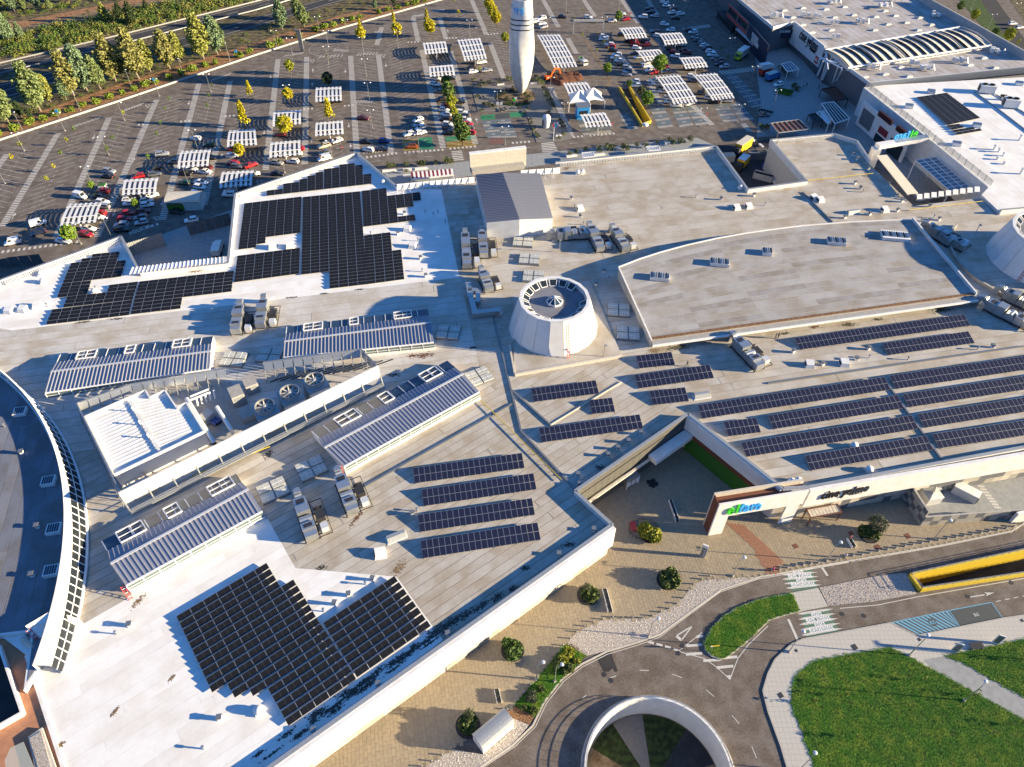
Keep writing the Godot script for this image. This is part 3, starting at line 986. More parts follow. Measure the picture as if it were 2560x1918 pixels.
# white fascia band above a wall of small pale tiles
func facade(a: Vector2,b: Vector2,ybot: float,tw: float,warm: bool) -> void:
	var d=(b-a).normalized()
	var n=Vector2(-d.y,d.x)
	if n.y<0:
		n=-n
	var mb=MB.new()
	mb.beam(v3(a+n*0.62,(ybot+PARA)*0.5),v3(b+n*0.62,(ybot+PARA)*0.5),0.7,PARA-ybot)
	part(mall,"fascia",mb,mats.whitepaint)
	var l=a.distance_to(b)
	var cols=int(l/tw)
	var tms=[mats.cream,mats.beige_tile,mats.cream,mats.grey_tile] if warm else [mats.beige_tile,mats.grey_tile,mats.dark_tile,mats.cream]
	var tile=MB.new()
	var th=(ybot-0.2)/3.0
	tile.bx(Vector3.ZERO,Vector3(tw-0.03,th-0.03,0.06))
	var tmesh=tile.mesh()
	var bs=Basis(Vector3(d.x,0,d.y),Vector3.UP,Vector3(-d.y,0,d.x))
	var r=RandomNumberGenerator.new(); r.seed=5
	for i in cols:
		for j in 3:
			if cols*3>290 and (j==2 or i>90):
				continue
			part(mall,"wall_tile",tmesh,tms[r.randi() % tms.size()],Transform3D(bs,v3(a+d*(i+0.5)*tw+n*0.04,0.2+(j+0.5)*th)))

# ---------------------------------------------------------------- curved building and terrace at the lower left
func arc_x(c: Vector2,r: float,z: float) -> float:
	return c.x+sqrt(maxf(0.0,r*r-(z-c.y)*(z-c.y)))
func build_left_buildings() -> void:
	var t=thing("curved_building","curved wing with a glazed slanted side and a dark flat roof","building")
	var c1=Vector2(-159.75,-35.56); var c2=Vector2(-165.9,-28.3); var c3=Vector2(-153.4,-34.9)
	var z0=-114.0; var z1=-43.5; var n=46
	var roof=PackedVector2Array()
	var par=MB.new(); var band_=MB.new()
	var frame=MB.new()
	for i in n+1:
		var z=lerpf(z0,z1,i/float(n))
		roof.append(Vector2(arc_x(c1,87.06,z)-0.2,z))
	var body=roof.duplicate()
	body.append(Vector2(-74.0,-40.5)); body.append(v2(g(12,215,440,12))); body.append(Vector2(-220,-30)); body.append(Vector2(-220,-114))
	var wb=MB.new()
	wb.prism(ccw(body),0.0,10.0)
	part(t,"wall",wb,mats.whiteclad)
	membrane(t,[ccw(Geometry2D.offset_polygon(body,-0.4)[0])],10.02,Vector2(0.25,1),2.0,["blueroof0","blueroof1"],"seam",18.0)
	var pane_i=0
	for i in n:
		var za=lerpf(z0,z1,i/float(n)); var zb=lerpf(z0,z1,(i+1.0)/n)
		var a=Vector3(arc_x(c1,87.06,za),12.1,za); var b=Vector3(arc_x(c1,87.06,zb),12.1,zb)
		var a2=Vector3(arc_x(c2,97.0,za)-0.3,11.9,za); var b2=Vector3(arc_x(c2,97.0,zb)-0.3,11.9,zb)
		var a3=Vector3(arc_x(c3,84.14,za),9.3,za); var b3=Vector3(arc_x(c3,84.14,zb),9.3,zb)
		par.quad(a,b,b2,a2)
		par.quad(Vector3(a.x,10,a.z),Vector3(b.x,10,b.z),b,a)
		# two rows of panes between white bars
		for r in 2:
			var p=a2.lerp(a3,0.04+r*0.48); var q=b2.lerp(b3,0.04+r*0.48)
			var p2=a2.lerp(a3,0.50+r*0.46); var q2=b2.lerp(b3,0.50+r*0.46)
			var mb=MB.new()
			mb.quad(p.lerp(q,0.06),p.lerp(q,0.94),p2.lerp(q2,0.94),p2.lerp(q2,0.06))
			part(t,"pane",mb,mats.window_dark)
			frame.beam(p,q,0.14,0.14)
		frame.beam(a2,a3,0.13,0.16)
		frame.beam(a3,b3,0.5,0.35)
	part(t,"parapet",par,mats.whitepaint)
	part(t,"window_frame",frame,mats.frame_white)
	# closed end of the glazed side
	var e=MB.new()
	var ends=[g(12,215,440,11.8),g(12,450,300,12.1),g(12,690,380,10.5),g(12,722,420,9.1),g(12,400,606,9.1)]
	for i in range(1,4):
		e.tri(ends[0],ends[i],ends[i+1])
	part(t,"end_wall",e,mats.whitepaint)
	# roof hatches on the curved roof
	for h in [[8,170,235],[8,415,835],[8,462,1248],[8,440,1610]]:
		var p=g(h[0],h[1],h[2],10.6)
		var k=thing("roof_hatch","white framed smoke vent hatch on the curved dark roof","skylight",Vector3(p.x,10.03,p.z),deg_to_rad(12.0),"hatches on the curved roof")
		var mb=MB.new(); mb.bx(Vector3(0,0.4,0),Vector3(2.4,0.8,2.1)); part(k,"kerb",mb,mats.whitepaint)
		mb=MB.new()
		for i in 5:
			mb.bx(Vector3(-0.8+i*0.4,0.84,0),Vector3(0.3,0.08,1.7),Basis(Vector3.FORWARD,0.5))
		part(k,"louvres",mb,mats.window_blue)
	# red rung ladders standing against the end wall
	rung_ladder(g(12,235,470,11.5),g(12,380,610,9.2))
	# ---- terrace of terracotta at the lower left
	var tr=thing("roof_terrace","terracotta paved terrace with white balustrade beside the white roof","terrace")
	var tb=MB.new()
	tb.prism(ccw(pg(12,[20,530,240,700,545,1700,640,1990,-400,2100,-400,1500,-5,1310,200,1195,0,610,-40,500],8.9)),0.0,8.9)
	part(tr,"floor",tb,mats.terracotta)
	var vb=MB.new()
	vb.prism(ccw(pg(12,[-400,200,0,615,190,1190,-5,1300,-400,1490],7.6)),0.0,7.6)
	part(tr,"lower_roof",vb,mats.asphalt_dark)
	var rails=[[0,610,200,1195],[200,1195,-5,1312],[-5,1312,-400,1500]]
	for r in rails:
		var mb=MB.new()
		mb.beam(g(12,r[0],r[1],9.4),g(12,r[2],r[3],9.4),0.35,1.2)
		part(tr,"balustrade",mb,mats.whitepaint)
	var pl=MB.new()
	pl.prism(ccw(pg(12,[240,1400,360,1315,480,1657,500,1750,340,1780,300,1657],9.5)),8.8,9.5)
	part(tr,"planter",pl,mats.cream)
	pl=MB.new()
	pl.prism(ccw(pg(12,[250,1410,350,1345,440,1657,460,1740,350,1760,310,1600],9.6)),9.4,9.6)
	part(tr,"planter_gravel",pl,mats.gravel)
	pl=MB.new()
	pl.prism(ccw(pg(12,[90,1490,200,1440,290,1657,310,1720,60,1760,40,1600],10.4)),10.3,10.4)
	part(tr,"glass_canopy",pl,glass("canopy_glass",lin(0.5,0.52,0.45),0.6))
	# stair house in the corner with its round duct
	var sh=thing("duct_housing","small white corner house with a round duct beside the terrace","duct",g(12,210,570,9.0))
	var o=sh.position
	var mb=MB.new()
	mb.prism(ccw(transl(pg(12,[20,535,160,455,330,640,225,690],9.4),-v2(o))),-9.0,0.4)
	part(sh,"wall",mb,mats.whitepaint)
	mb=MB.new(); mb.tube([g(12,195,550,9.9)-o,g(12,330,660,9.5)-o],0.45,10); part(sh,"duct",mb,mats.cream)
func transl(p: PackedVector2Array,d: Vector2) -> PackedVector2Array:
	var r=PackedVector2Array()
	for v in p:
		r.append(v+d)
	return r
# red and white cat ladder from a (top) to b (foot)
func rung_ladder(a: Vector3,b: Vector3,label := "red and white rung ladder fixed to a white wall") -> void:
	var t=thing("rung_ladder",label,"ladder",b,0.0,"red rung ladders on the roof")
	var d=a-b
	var s=Vector3.UP.cross(Vector3(d.x,0,d.z)).normalized()*0.28
	if s.length()<0.1:
		s=Vector3(0.28,0,0)
	for k in [-1,1]:
		var mb=MB.new(); mb.beam(s*k,d+s*k,0.09,0.09); part(t,"rail",mb,mats.red_paint)
	var n=int(d.length()/0.35)
	var rung=MB.new(); rung.beam(-s,s,0.07,0.07)
	var rm=rung.mesh()
	for i in n:
		part(t,"rung",rm,mats.red_paint if i % 2==0 else mats.frame_white,Transform3D(Basis.IDENTITY,d*(i+0.5)/n))

# ---------------------------------------------------------------- buildings at the upper right
func sign_text(parent: Node3D,called: String,s: String,at: Vector3,right: Vector3,up: Vector3,height: float,width: float,m: Material,depth := 0.15) -> MeshInstance3D:
	var tm=text_mesh(s,height,depth)
	var ab=tm.get_aabb()
	right=right.normalized()
	up=(up-right*up.dot(right)).normalized()
	var sx=width/maxf(ab.size.x,0.01)
	return part(parent,called,tm,m,Transform3D(Basis(right*sx,up,right.cross(up)),at))
func build_top_right() -> void:
	# ---- cinema block with a crowded flat roof
	var t=thing("cinema_block","long cinema and restaurant block with crowded lilac grey roof","building")
	var h=10.0
	mat("wine_red",lin(0.2,0.012,0.02),0.5)
	var o=ccw(PackedVector2Array([v2(g(2,1700,-300,h)),v2(g(3,-240,0,h)),v2(g(3,45,235,h)),v2(g(3,230,190,h)),v2(g(3,490,402,h)),v2(g(3,655,555,h)),v2(g(3,880,718,h)),v2(g(3,2209,585,h)),v2(g(3,2700,540,h)),v2(g(3,2209,480,h)),v2(g(3,1345,0,h)),v2(g(3,950,-230,h))]))
	var mb=MB.new()
	mb.prism(o,0,h-0.9)
	part(t,"wall",mb,mats.dark_tile)
	mat("lilac0",lin(0.44,0.425,0.43),0.8,0,tex.membrane,27); mat("lilac1",lin(0.47,0.45,0.45),0.8,0,tex.membrane,35)
	membrane(t,[o],h-0.85,v2(g(3,2209,480,h))-v2(g(3,1345,0,h)),3.0,["lilac0","lilac1"],"seam",30.0)
	for i in o.size():
		parapet(t,o[i],o[(i+1) % o.size()],h-0.9,h+(1.4 if i in [] else 0.35),0.4,mats.whiteclad,false)
	# high screen on the right edge and corrugated screen towards the white roof
	bp(t,"screen_wall",mats.concrete_light,g(3,1345,-5,10.6),g(3,2230,490,10.6),0.5,3.0)
	var c0=v2(g(3,885,716,11)); var c1=v2(g(3,2400,560,11))
	bp(t,"corrugated_screen",mats.galv_dull,v3(c0,9.9),v3(c1,9.9),0.3,2.4)
	var k=int(c0.distance_to(c1)/0.8)
	var rib=MB.new()
	for i in k:
		rib.bx(v3(c0.lerp(c1,i/float(k))+Vector2(0,0.22),9.9),Vector3(0.3,2.4,0.14))
	part(t,"screen_ribs",rib,mats.galv_dull)
	# white sign panels
	var pa=g(3,230,188,10.6); var pb=g(3,492,402,10.6)
	panel(t,pa,pb,10.8,2.6,mats.whitepaint)
	var pr=(pb-pa).normalized()
	sign_text(t,"sign_letters","cine yelmo",(pa+pb)*0.5+pr*1.5+Vector3(-0.35,-2.2,0.1),pr,Vector3.UP,3.4,15.0,mats.black)
	sign_text(t,"sign_letters","PREMIUM",(pa+pb)*0.5+pr*6.0+Vector3(-0.35,-4.2,0.1),pr,Vector3.UP,0.9,4.6,mats.black)
	mb=MB.new(); mb.beam(pb-pr*3.6+Vector3(-0.3,-6.0,0),pb-pr*1.2+Vector3(-0.3,-6.0,0),0.2,2.6)
	part(t,"red_emblem",mb,mat("emblem_red",lin(0.5,0.05,0.02),0.5))
	sign_text(t,"emblem_letters","BK",pb-pr*2.4+Vector3(-0.45,-6.0,0),pr,Vector3.UP,1.1,1.6,mats.whitepaint,0.06)
	var qa=g(3,655,552,9.6); var qb=g(3,808,672,9.6)
	panel(t,qa,qb,9.7,1.0,mats.whitepaint)
	var qr=(qb-qa).normalized()
	for e in [[0.25,-2.2,0.9,1.6,"black"],[0.5,-2.4,1.4,2.4,"black"],[0.75,-2.6,1.2,0.8,"emblem_red"],[0.25,-4.2,1.4,1.4,"steel_grey"],[0.25,-6.0,1.2,1.2,"steel_grey"],[0.55,-4.6,1.2,2.0,"steel_grey"],[0.75,-5.6,1.0,1.0,"steel_grey"]]:
		mb=MB.new(); mb.bx(Vector3.ZERO,Vector3(e[2],e[3]*0.5,0.06))
		part(t,"shop_logo",mb,mats[e[4]],Transform3D(Basis(qr,Vector3.UP,qr.cross(Vector3.UP)),qa.lerp(qb,e[0])+Vector3(-0.3,e[1]*0.9,0.1)))
	# dark front of the restaurants with red and blue shop fronts
	var ra=g(3,45,240,8.6); var rb2=g(3,215,235,8.6)
	panel(t,g(3,-8,178,9.6),g(3,45,240,9.6),9.9,6.5,mats.whitepaint)
	panel(t,ra+Vector3(0,0,0.6),rb2+Vector3(0,0,0.6),7.8,4.6,mat("navy",lin(0.012,0.02,0.05),0.5))
	sign_text(t,"sign_letters","FOSTER'S HOLLYWOOD",(ra+rb2)*0.5+Vector3(0,-1.2,1.2),rb2-ra,Vector3.UP,0.9,6.2,mats.whitepaint)
	var na=g(2,2055,205,8.6); var nb=g(2,2209,385,8.6)
	panel(t,na,nb+(nb-na)*0.05,8.8,0.5,mats.navy)
	var nr=(nb-na).normalized()
	sign_text(t,"sign_letters","FOSTER'S",na.lerp(nb,0.42)+Vector3(-0.5,-2.0,0.2),nr,Vector3.UP,1.7,7.4,mats.whitepaint)
	sign_text(t,"sign_letters","HOLLYWOOD",na.lerp(nb,0.46)+Vector3(-0.5,-3.8,0.2),nr,Vector3.UP,1.7,8.4,mats.whitepaint)
	var fa=g(2,1875,40,8.0); var fb=g(2,2050,210,8.0)
	panel(t,fa,fb,8.4,0.3,mats.dark_tile)
	for e in [[0.02,0.98,8.2,0.7,"red_paint"],[0.02,0.98,4.2,0.8,"red_paint"],[0.05,0.45,6.4,2.2,"window_dark"],[0.52,0.95,6.4,2.2,"window_dark"]]:
		mb=MB.new(); mb.beam(v3(v2(fa.lerp(fb,e[0])),e[2])+Vector3(-0.4,0,0.1),v3(v2(fa.lerp(fb,e[1])),e[2])+Vector3(-0.4,0,0.1),0.15,e[3])
		part(t,"shop_front",mb,mats[e[4]])
	# terrace pavilions in front
	for q in [[2,1770,95,1905,85,2045,210,1900,235,3.2,"black","dark glazed terrace pavilion with a black roof"],[2,1930,245,2040,235,2205,380,2085,390,3.4,"rib_light","terrace pavilion with a pale metal roof"]]:
		var p=pg(q[0],q.slice(1,9),q[9])
		var ce=(p[0]+p[1]+p[2]+p[3])*0.25
		var th=thing("terrace_pavilion",q[11],"pavilion",v3(ce,0))
		var lp=ccw(transl(p,-ce))
		mb=MB.new(); mb.prism(lp,q[9]-0.35,q[9],true); part(th,"roof",mb,mats[q[10]])
		mb=MB.new(); mb.prism(ccw(Geometry2D.offset_polygon(lp,-0.5)[0]),0.5,q[9]-0.36); part(th,"glazing",mb,mats.window_dark)
		mb=MB.new(); mb.prism(ccw(Geometry2D.offset_polygon(lp,-0.4)[0]),0.0,0.5); part(th,"base",mb,mats.dark_tile)
		for i in 4:
			bb(th,"post",mats.steel_dark,v3(lp[i]*0.94,q[9]*0.5-0.2),Vector3(0.2,q[9]-0.4,0.2))
	# vaulted louvre roof of white trusses over the mall street
	var vt=thing("truss_canopy","long vaulted canopy of white trusses and pale blades","canopy")
	var a0=g(3,490,430,10.6); var a1=g(3,1660,232,10.6); var b0=g(3,690,585,10.6); var b1=g(3,1930,390,10.6)
	for e in [[a0,a1],[b0,b1]]:
		mb=MB.new(); mb.beam(e[0],e[1],0.5,0.5); mb.beam(e[0]-Vector3(0,1.0,0),e[1]-Vector3(0,1.0,0),0.3,0.3)
		for i in 40:
			mb.beam(e[0].lerp(e[1],i/40.0),e[0].lerp(e[1],(i+0.5)/40.0)-Vector3(0,1.0,0),0.12,0.12)
		part(vt,"edge_truss",mb,mats.frame_white)
	for i in 17:
		var u=(i+0.3)/17.0
		var p=a0.lerp(a1,u); var q=b0.lerp(b1,u)
		var blade=MB.new()
		for s in 6:
			var s0=s/6.0; var s1=(s+1)/6.0
			var p0=p.lerp(q,s0)+Vector3(0,0.9*sin(PI*s0),0); var p1=p.lerp(q,s1)+Vector3(0,0.9*sin(PI*s1),0)
			var dx=(a1-a0)/17.0*0.92
			blade.quad(p0,p0+dx+Vector3(0,-0.8,0),p1+dx+Vector3(0,-0.8,0),p1)
		part(vt,"blade",blade,mats.cream)
	for i in 6:
		var u=i/5.0
		var p=a0.lerp(a1,u); var q=b0.lerp(b1,u)
		mb=MB.new()
		for s in 6:
			mb.beam(p.lerp(q,s/6.0)+Vector3(0,1.1*sin(PI*s/6.0),0),p.lerp(q,(s+1)/6.0)+Vector3(0,1.1*sin(PI*(s+1)/6.0),0),0.3,0.4)
		part(vt,"arch",mb,mats.galv_dull)
	# slanted white columns at its open end
	for e in [[425,655,520,430],[455,695,510,520],[470,690,560,470],[550,740,610,560],[570,742,640,600],[590,735,620,520]]:
		bp(vt,"column",mats.frame_white,g(3,e[0],e[1],0),g(3,e[2],e[3],10.0),0.55,0.55)
	for e in [[430,480,640,590],[440,500,600,545],[500,440,520,600],[470,530,640,520]]:
		bp(vt,"brace",mats.frame_white,g(3,e[0],e[1],10.3),g(3,e[2],e[3],10.3),0.35,0.35)
	# ---- white roof with its own panels
	var w=thing("white_roof_block","shop block with a bright white roof and mesh fence edge","building")
	h=10.2
	var wo=ccw(PackedVector2Array([v2(g(3,830,745,h)),v2(g(3,1480,1255,h)),v2(g(3,1910,1605,h)),v2(g(7,1850,12,h)),v2(g(7,2010,162,h)),v2(g(7,2209,140,h)),v2(g(7,3600,20,h)),v2(g(3,3600,500,h)),v2(g(3,2209,655,h)),v2(g(3,885,730,h))]))
	mb=MB.new(); mb.prism(wo,0,h-0.5); part(w,"wall",mb,mats.whiteclad)
	membrane(w,[wo],h-0.48,v2(g(3,1900,1580,h))-v2(g(3,900,790,h)),2.4,["whiteroof0","whiteroof1","whiteroof2"],"whiteseam",30.0,0.03)
	# mesh fence along the edge
	var f0=v2(g(3,845,742,h)); var f1=v2(g(3,1930,1600,h))
	var fn=thing("mesh_fence","grey metal mesh fence along the edge of the white roof","fence",v3(f0,h-0.4))
	var nf=22
	for i in nf:
		var p=v3((f1-f0)*(i/float(nf)),0); var q=v3((f1-f0)*((i+1.0)/nf),0)
		mb=MB.new()
		for s in 12:
			var pp=p.lerp(q,s/12.0)
			mb.beam(pp,pp+Vector3(0,1.9,0),0.06,0.06)
		for s in 6:
			mb.beam(p+Vector3(0,0.2+s*0.33,0),q+Vector3(0,0.2+s*0.33,0),0.05,0.05)
		part(fn,"mesh_panel",mb,mats.galv_dull)
		bp(fn,"post",mats.galv_dull,p,p+Vector3(0,2.1,0),0.14,0.14)
	# flat bottom edge with ribbed white band
	parapet(w,v2(g(7,2010,162,h)),v2(g(7,3600,20,h)),h-1.2,h+0.3,0.5,mats.whitepaint)
	# white gate of the shopping street, back of the illuminated name towards the camera
	var gt=thing("mall_gate","white gate beam with coloured letters seen from behind","gate")
	var ga=g(3,945,1260,9.5); var gb=g(3,1400,1185,9.5)
	bp(gt,"beam",mats.whitepaint,ga,gb,2.4,1.2)
	bp(gt,"leg",mats.whitepaint,v3(v2(ga),0),v3(v2(ga),8.8),2.6,2.2)
	mb=MB.new()
	for i in 14:
		mb.beam(ga.lerp(gb,0.35+i*0.045)+Vector3(0,0.66,-1.1),ga.lerp(gb,0.35+i*0.045)+Vector3(0,0.66,1.1),0.2,0.08)
	part(gt,"slats",mb,mats.cream)
	var gr=(ga-gb).normalized()
	var gm=ga.lerp(gb,0.52)+Vector3(0,1.7,-1.0)
	sign_text(gt,"letters","faro",gm+gr*1.4,gr,Vector3.UP,2.3,5.6,mats.blue_sign,0.3)
	sign_text(gt,"letters","el",gm-gr*3.1,gr,Vector3.UP,2.3,2.6,mats.green_sign,0.3)
	# flower boxes and shop fronts on the shaded side of the white block
	var s0=g(3,835,860,9.0); var s1=g(3,1240,1190,9.0)
	panel(w,s0,s1,8.6,0.2,mats.whitepaint)
	for i in 2:
		mb=MB.new(); mb.beam(v3(v2(s0.lerp(s1,0.35+i*0.38)),8.9)+Vector3(-0.3,0,0.1),v3(v2(s0.lerp(s1,0.62+i*0.33)),8.9)+Vector3(-0.3,0,0.1),0.9,1.6)
		part(w,"flower_wall",mb,mat("flower_red",lin(0.13,0.006,0.01),0.8,0,tex.grass,2))
	for e in [[0.05,0.30,4.2,5.4,"dark_tile"],[0.44,0.62,4.6,2.2,"wine_red"],[0.42,0.62,1.5,2.6,"window_dark"],[0.7,0.95,2.6,4.8,"window_dark"]]:
		mb=MB.new(); mb.beam(v3(v2(s0.lerp(s1,e[0])),e[2])+Vector3(-0.3,0,0.15),v3(v2(s0.lerp(s1,e[1])),e[2])+Vector3(-0.3,0,0.15),0.2,e[3])
		part(w,"shop_front",mb,mats[e[4]])
	# ---- sunken mall court: glazed canopy and white louvre band
	var gc=thing("glazed_canopy","blue grey glazed canopy with white bars in the dark court","canopy")
	var q0=g(3,1275,1385,7.0); var q1=g(3,1450,1355,7.0); var q2=g(3,1745,1620,7.0); var q3=g(3,1570,1650,7.0)
	for i in 10:
		for j in 3:
			mb=MB.new()
			var u0=(i+0.04)/10.0; var u1=(i+0.96)/10.0; var w0=(j+0.05)/3.0; var w1=(j+0.95)/3.0
			mb.quad(q0.lerp(q3,u0).lerp(q1.lerp(q2,u0),w0),q0.lerp(q3,u0).lerp(q1.lerp(q2,u0),w1),q0.lerp(q3,u1).lerp(q1.lerp(q2,u1),w1),q0.lerp(q3,u1).lerp(q1.lerp(q2,u1),w0))
			part(gc,"pane",mb,mat("pane_grey",lin(0.16,0.19,0.22),0.25))
	mb=MB.new()
	for i in 11:
		mb.beam(q0.lerp(q3,i/10.0)+Vector3(0,0.06,0),q1.lerp(q2,i/10.0)+Vector3(0,0.06,0),0.16,0.14)
	for j in 4:
		mb.beam(q0.lerp(q1,j/3.0)+Vector3(0,0.06,0),q3.lerp(q2,j/3.0)+Vector3(0,0.06,0),0.16,0.16)
	part(gc,"frame",mb,mats.frame_white)
	for p in [q0,q1,q2,q3]:
		bp(gc,"post",mats.frame_white,Vector3(p.x,0,p.z),p,0.25,0.25)
	var lb=thing("louvre_band","band of white louvre blades along the court edge","louvre")
	var l0=g(3,1000,1345,10.4); var l1=g(7,1270,20,10.4)
	var bl=MB.new(); bl.bx(Vector3.ZERO,Vector3(3.4,0.08,0.5),Basis(Vector3.RIGHT,0.5)); var blm=bl.mesh()
	for i in 40:
		part(lb,"blade",blm,mats.cream,Transform3D(Basis(Vector3.UP,0.15),l0.lerp(l1,i/40.0)+Vector3(-0.6,0,0)))
	for k2 in [-1.9,0.7]:
		bp(lb,"rail",mats.frame_white,l0+Vector3(k2,-0.2,0),l1+Vector3(k2,-0.2,0),0.2,0.3)
	mb=MB.new()
	for i in 9:
		var p=g(7,1310+i*62,40-i*8,10.2)
		mb.bx(p+Vector3(0,0,0),Vector3(1.5,0.06,1.5),Basis(Vector3.RIGHT,0.75))
		mb.beam(p+Vector3(-0.75,-0.9,0.6),p+Vector3(-0.75,0.3,0),0.08,0.08)
	part(lb,"tilted_panel",mb,mats.whitepaint)
	# dark floor of the court
	sheet("court_floor",pg(3,[960,1340,1480,1280,1900,1640,1300,1740],0.0),0.03,mats.concrete_path)
	# equipment on the two roofs
	for e in [[3,1600,740,0],[3,330,150,1],[3,430,160,1],[3,560,30,2],[3,1000,60,2],[3,800,200,2],[3,590,340,1],[3,570,215,1],[3,1450,145,2],[3,890,590,2],[3,1270,570,1],[3,1350,600,2],[3,1640,540,2],[3,1960,460,2],[3,60,150,2],[3,1100,15,1]]:
		if e[3]>0:
			var p=g(e[0],e[1],e[2],9.3)
			small_unit(Vector3(p.x,9.2,p.z),e[3],"pair of white condensers on a frame on the lilac roof" if e[3]==1 else "cluster of white condensers with a duct on the lilac roof")
	for e in [[300,70],[140,90],[215,150],[450,200],[545,260],[575,150],[740,130],[930,145],[1100,135],[1035,210],[1195,195],[920,260],[1010,95],[1410,215],[1310,155],[500,80],[660,60],[1145,580],[1010,640],[835,665],[1740,560],[1860,500],[1960,585],[1215,660],[380,280],[1300,260],[300,215]]:
		var p=g(3,e[0],e[1],9.3)
		var sk=thing("roof_skylight","low white domed rooflight on the lilac roof","skylight",Vector3(p.x,9.18,p.z),0.25,"rooflights of the cinema block")
		bb(sk,"kerb",mats.whitepaint,Vector3(0,0.2,0),Vector3(2.4,0.4,1.5))
		mb=MB.new(); mb.loft([[Vector3(-1.1,0.4,-0.65),Vector3(1.1,0.4,-0.65),Vector3(1.1,0.4,0.65),Vector3(-1.1,0.4,0.65)],[Vector3(-0.8,0.65,-0.4),Vector3(0.8,0.65,-0.4),Vector3(0.8,0.65,0.4),Vector3(-0.8,0.65,0.4)]]); part(sk,"dome",mb,mats.skylight_cap)
	for e in [[1220,915],[1410,790],[1805,1080],[1630,1240],[2170,720]]:
		var p=g(3,e[0],e[1],10.2)
		louvre_hatch(Vector3(p.x,9.75,p.z),-0.3,"white louvred smoke vent on the bright white roof","smoke vents of the white roof")
	# air handling boxes beside the panels, with service pipes
	for e in [[3,1875,765,5.0,3.0,2.4],[3,2080,890,4.6,3.2,2.6],[3,2020,830,1.2,1.0,1.0]]:
		var p=g(e[0],e[1],e[2]+30,9.8)
		var ah=thing("packaged_unit","white packaged air conditioner on the bright white roof","air conditioner",Vector3(p.x,9.75,p.z),-0.25,"packaged units of the white roof")
		bb(ah,"casing",mats.whiteclad,Vector3(0,e[5]*0.5+0.3,0),Vector3(e[3],e[5],e[4]))
		for i in 2:
			mb=MB.new(); mb.lathe(Vector3(-e[3]*0.22+i*e[3]*0.45,e[5]+0.3,0),[Vector2(0.9,0),Vector2(0.9,0.25),Vector2(0.7,0.25),Vector2(0.7,0.02),Vector2(0.0,0.02)],12); part(ah,"fan",mb,mats.steel_dark)
		bb(ah,"grille",mats.steel_dark,Vector3(-e[3]*0.5-0.03,e[5]*0.5+0.3,0),Vector3(0.06,e[5]*0.8,e[4]*0.8))
	mb=MB.new()
	mb.tube([g(3,1780,790,9.95),g(3,2000,950,9.95),g(3,2209,1110,9.95),g(3,2500,1320,9.95)],0.2,6)
	mb.tube([g(3,1950,800,9.95),g(3,2209,970,9.95),g(3,2500,1160,9.95)],0.2,6)
	solo("service_pipe",mb,mats.galv_dull,"grey service pipes running across the white roof","pipe")
	for e in [[1950,1290,1.3],[1990,1310,1.0],[2030,1345,0.9],[1980,1375,0.6],[2040,1415,0.5],[2170,1210,1.6],[2180,1500,1.6]]:
		var p=g(3,e[0],e[1],9.8)
		mb=MB.new(); mb.lathe(Vector3.ZERO,[Vector2(0.35,0),Vector2(0.35,e[2]),Vector2(0.55,e[2]),Vector2(0.5,e[2]+0.35),Vector2(0,e[2]+0.4)],10)
		var v=solo("roof_vent",mb,mats.whitepaint,"white capped vent pipe on the bright white roof","vent","vents of the white roof")
		v.position=Vector3(p.x,9.75,p.z)
	# antenna dish on the cinema roof
	var dp=g(3,1000,40,11.0)
	mb=MB.new(); mb.lathe(Vector3(0,1.2,0),[Vector2(0.0,0.0),Vector2(0.7,0.12),Vector2(1.2,0.4)],14); mb.beam(Vector3.ZERO,Vector3(0,1.2,0),0.12,0.12)
	var ds=solo("satellite_dish",mb,mats.whitepaint,"white satellite dish on the lilac cinema roof","antenna")
	ds.position=Vector3(dp.x,9.2,dp.z)
	# road and trees beyond on the right
	sheet("side_road",pg(3,[1700,-200,1830,-200,2209,330,2700,700,2500,800,2120,420],0.0),0.02,mats.asphalt_dark)
	sheet("side_verge",pg(3,[1480,-200,1700,-200,2120,420,2500,800,2350,820],0.0),0.03,mats.lawn)
	sheet("side_verge",pg(3,[1900,-260,2900,-260,2900,560,2300,300],0.0),0.03,mats.dry_grass)
func panel(parent: Node3D,a: Vector3,b: Vector3,ytop: float,ybot: float,m: Material) -> void:
	var mb=MB.new()
	mb.beam(Vector3(a.x,(ytop+ybot)*0.5,a.z),Vector3(b.x,(ytop+ybot)*0.5,b.z),0.5,ytop-ybot)
	part(parent,"sign_panel",mb,m)
# square roof vent with tilted louvres
func louvre_hatch(at: Vector3,turn: float,label: String,group: String) -> void:
	var t=thing("smoke_vent",label,"vent",at,turn,group)
	var mb=MB.new(); mb.bx(Vector3(0,0.45,0),Vector3(2.5,0.9,2.0)); part(t,"kerb",mb,mats.whitepaint)
	for i in 6:
		bb(t,"louvre",mats.galv,Vector3(-1.0+i*0.4,1.0,0),Vector3(0.4,0.05,1.8),Basis(Vector3.BACK,0.7))
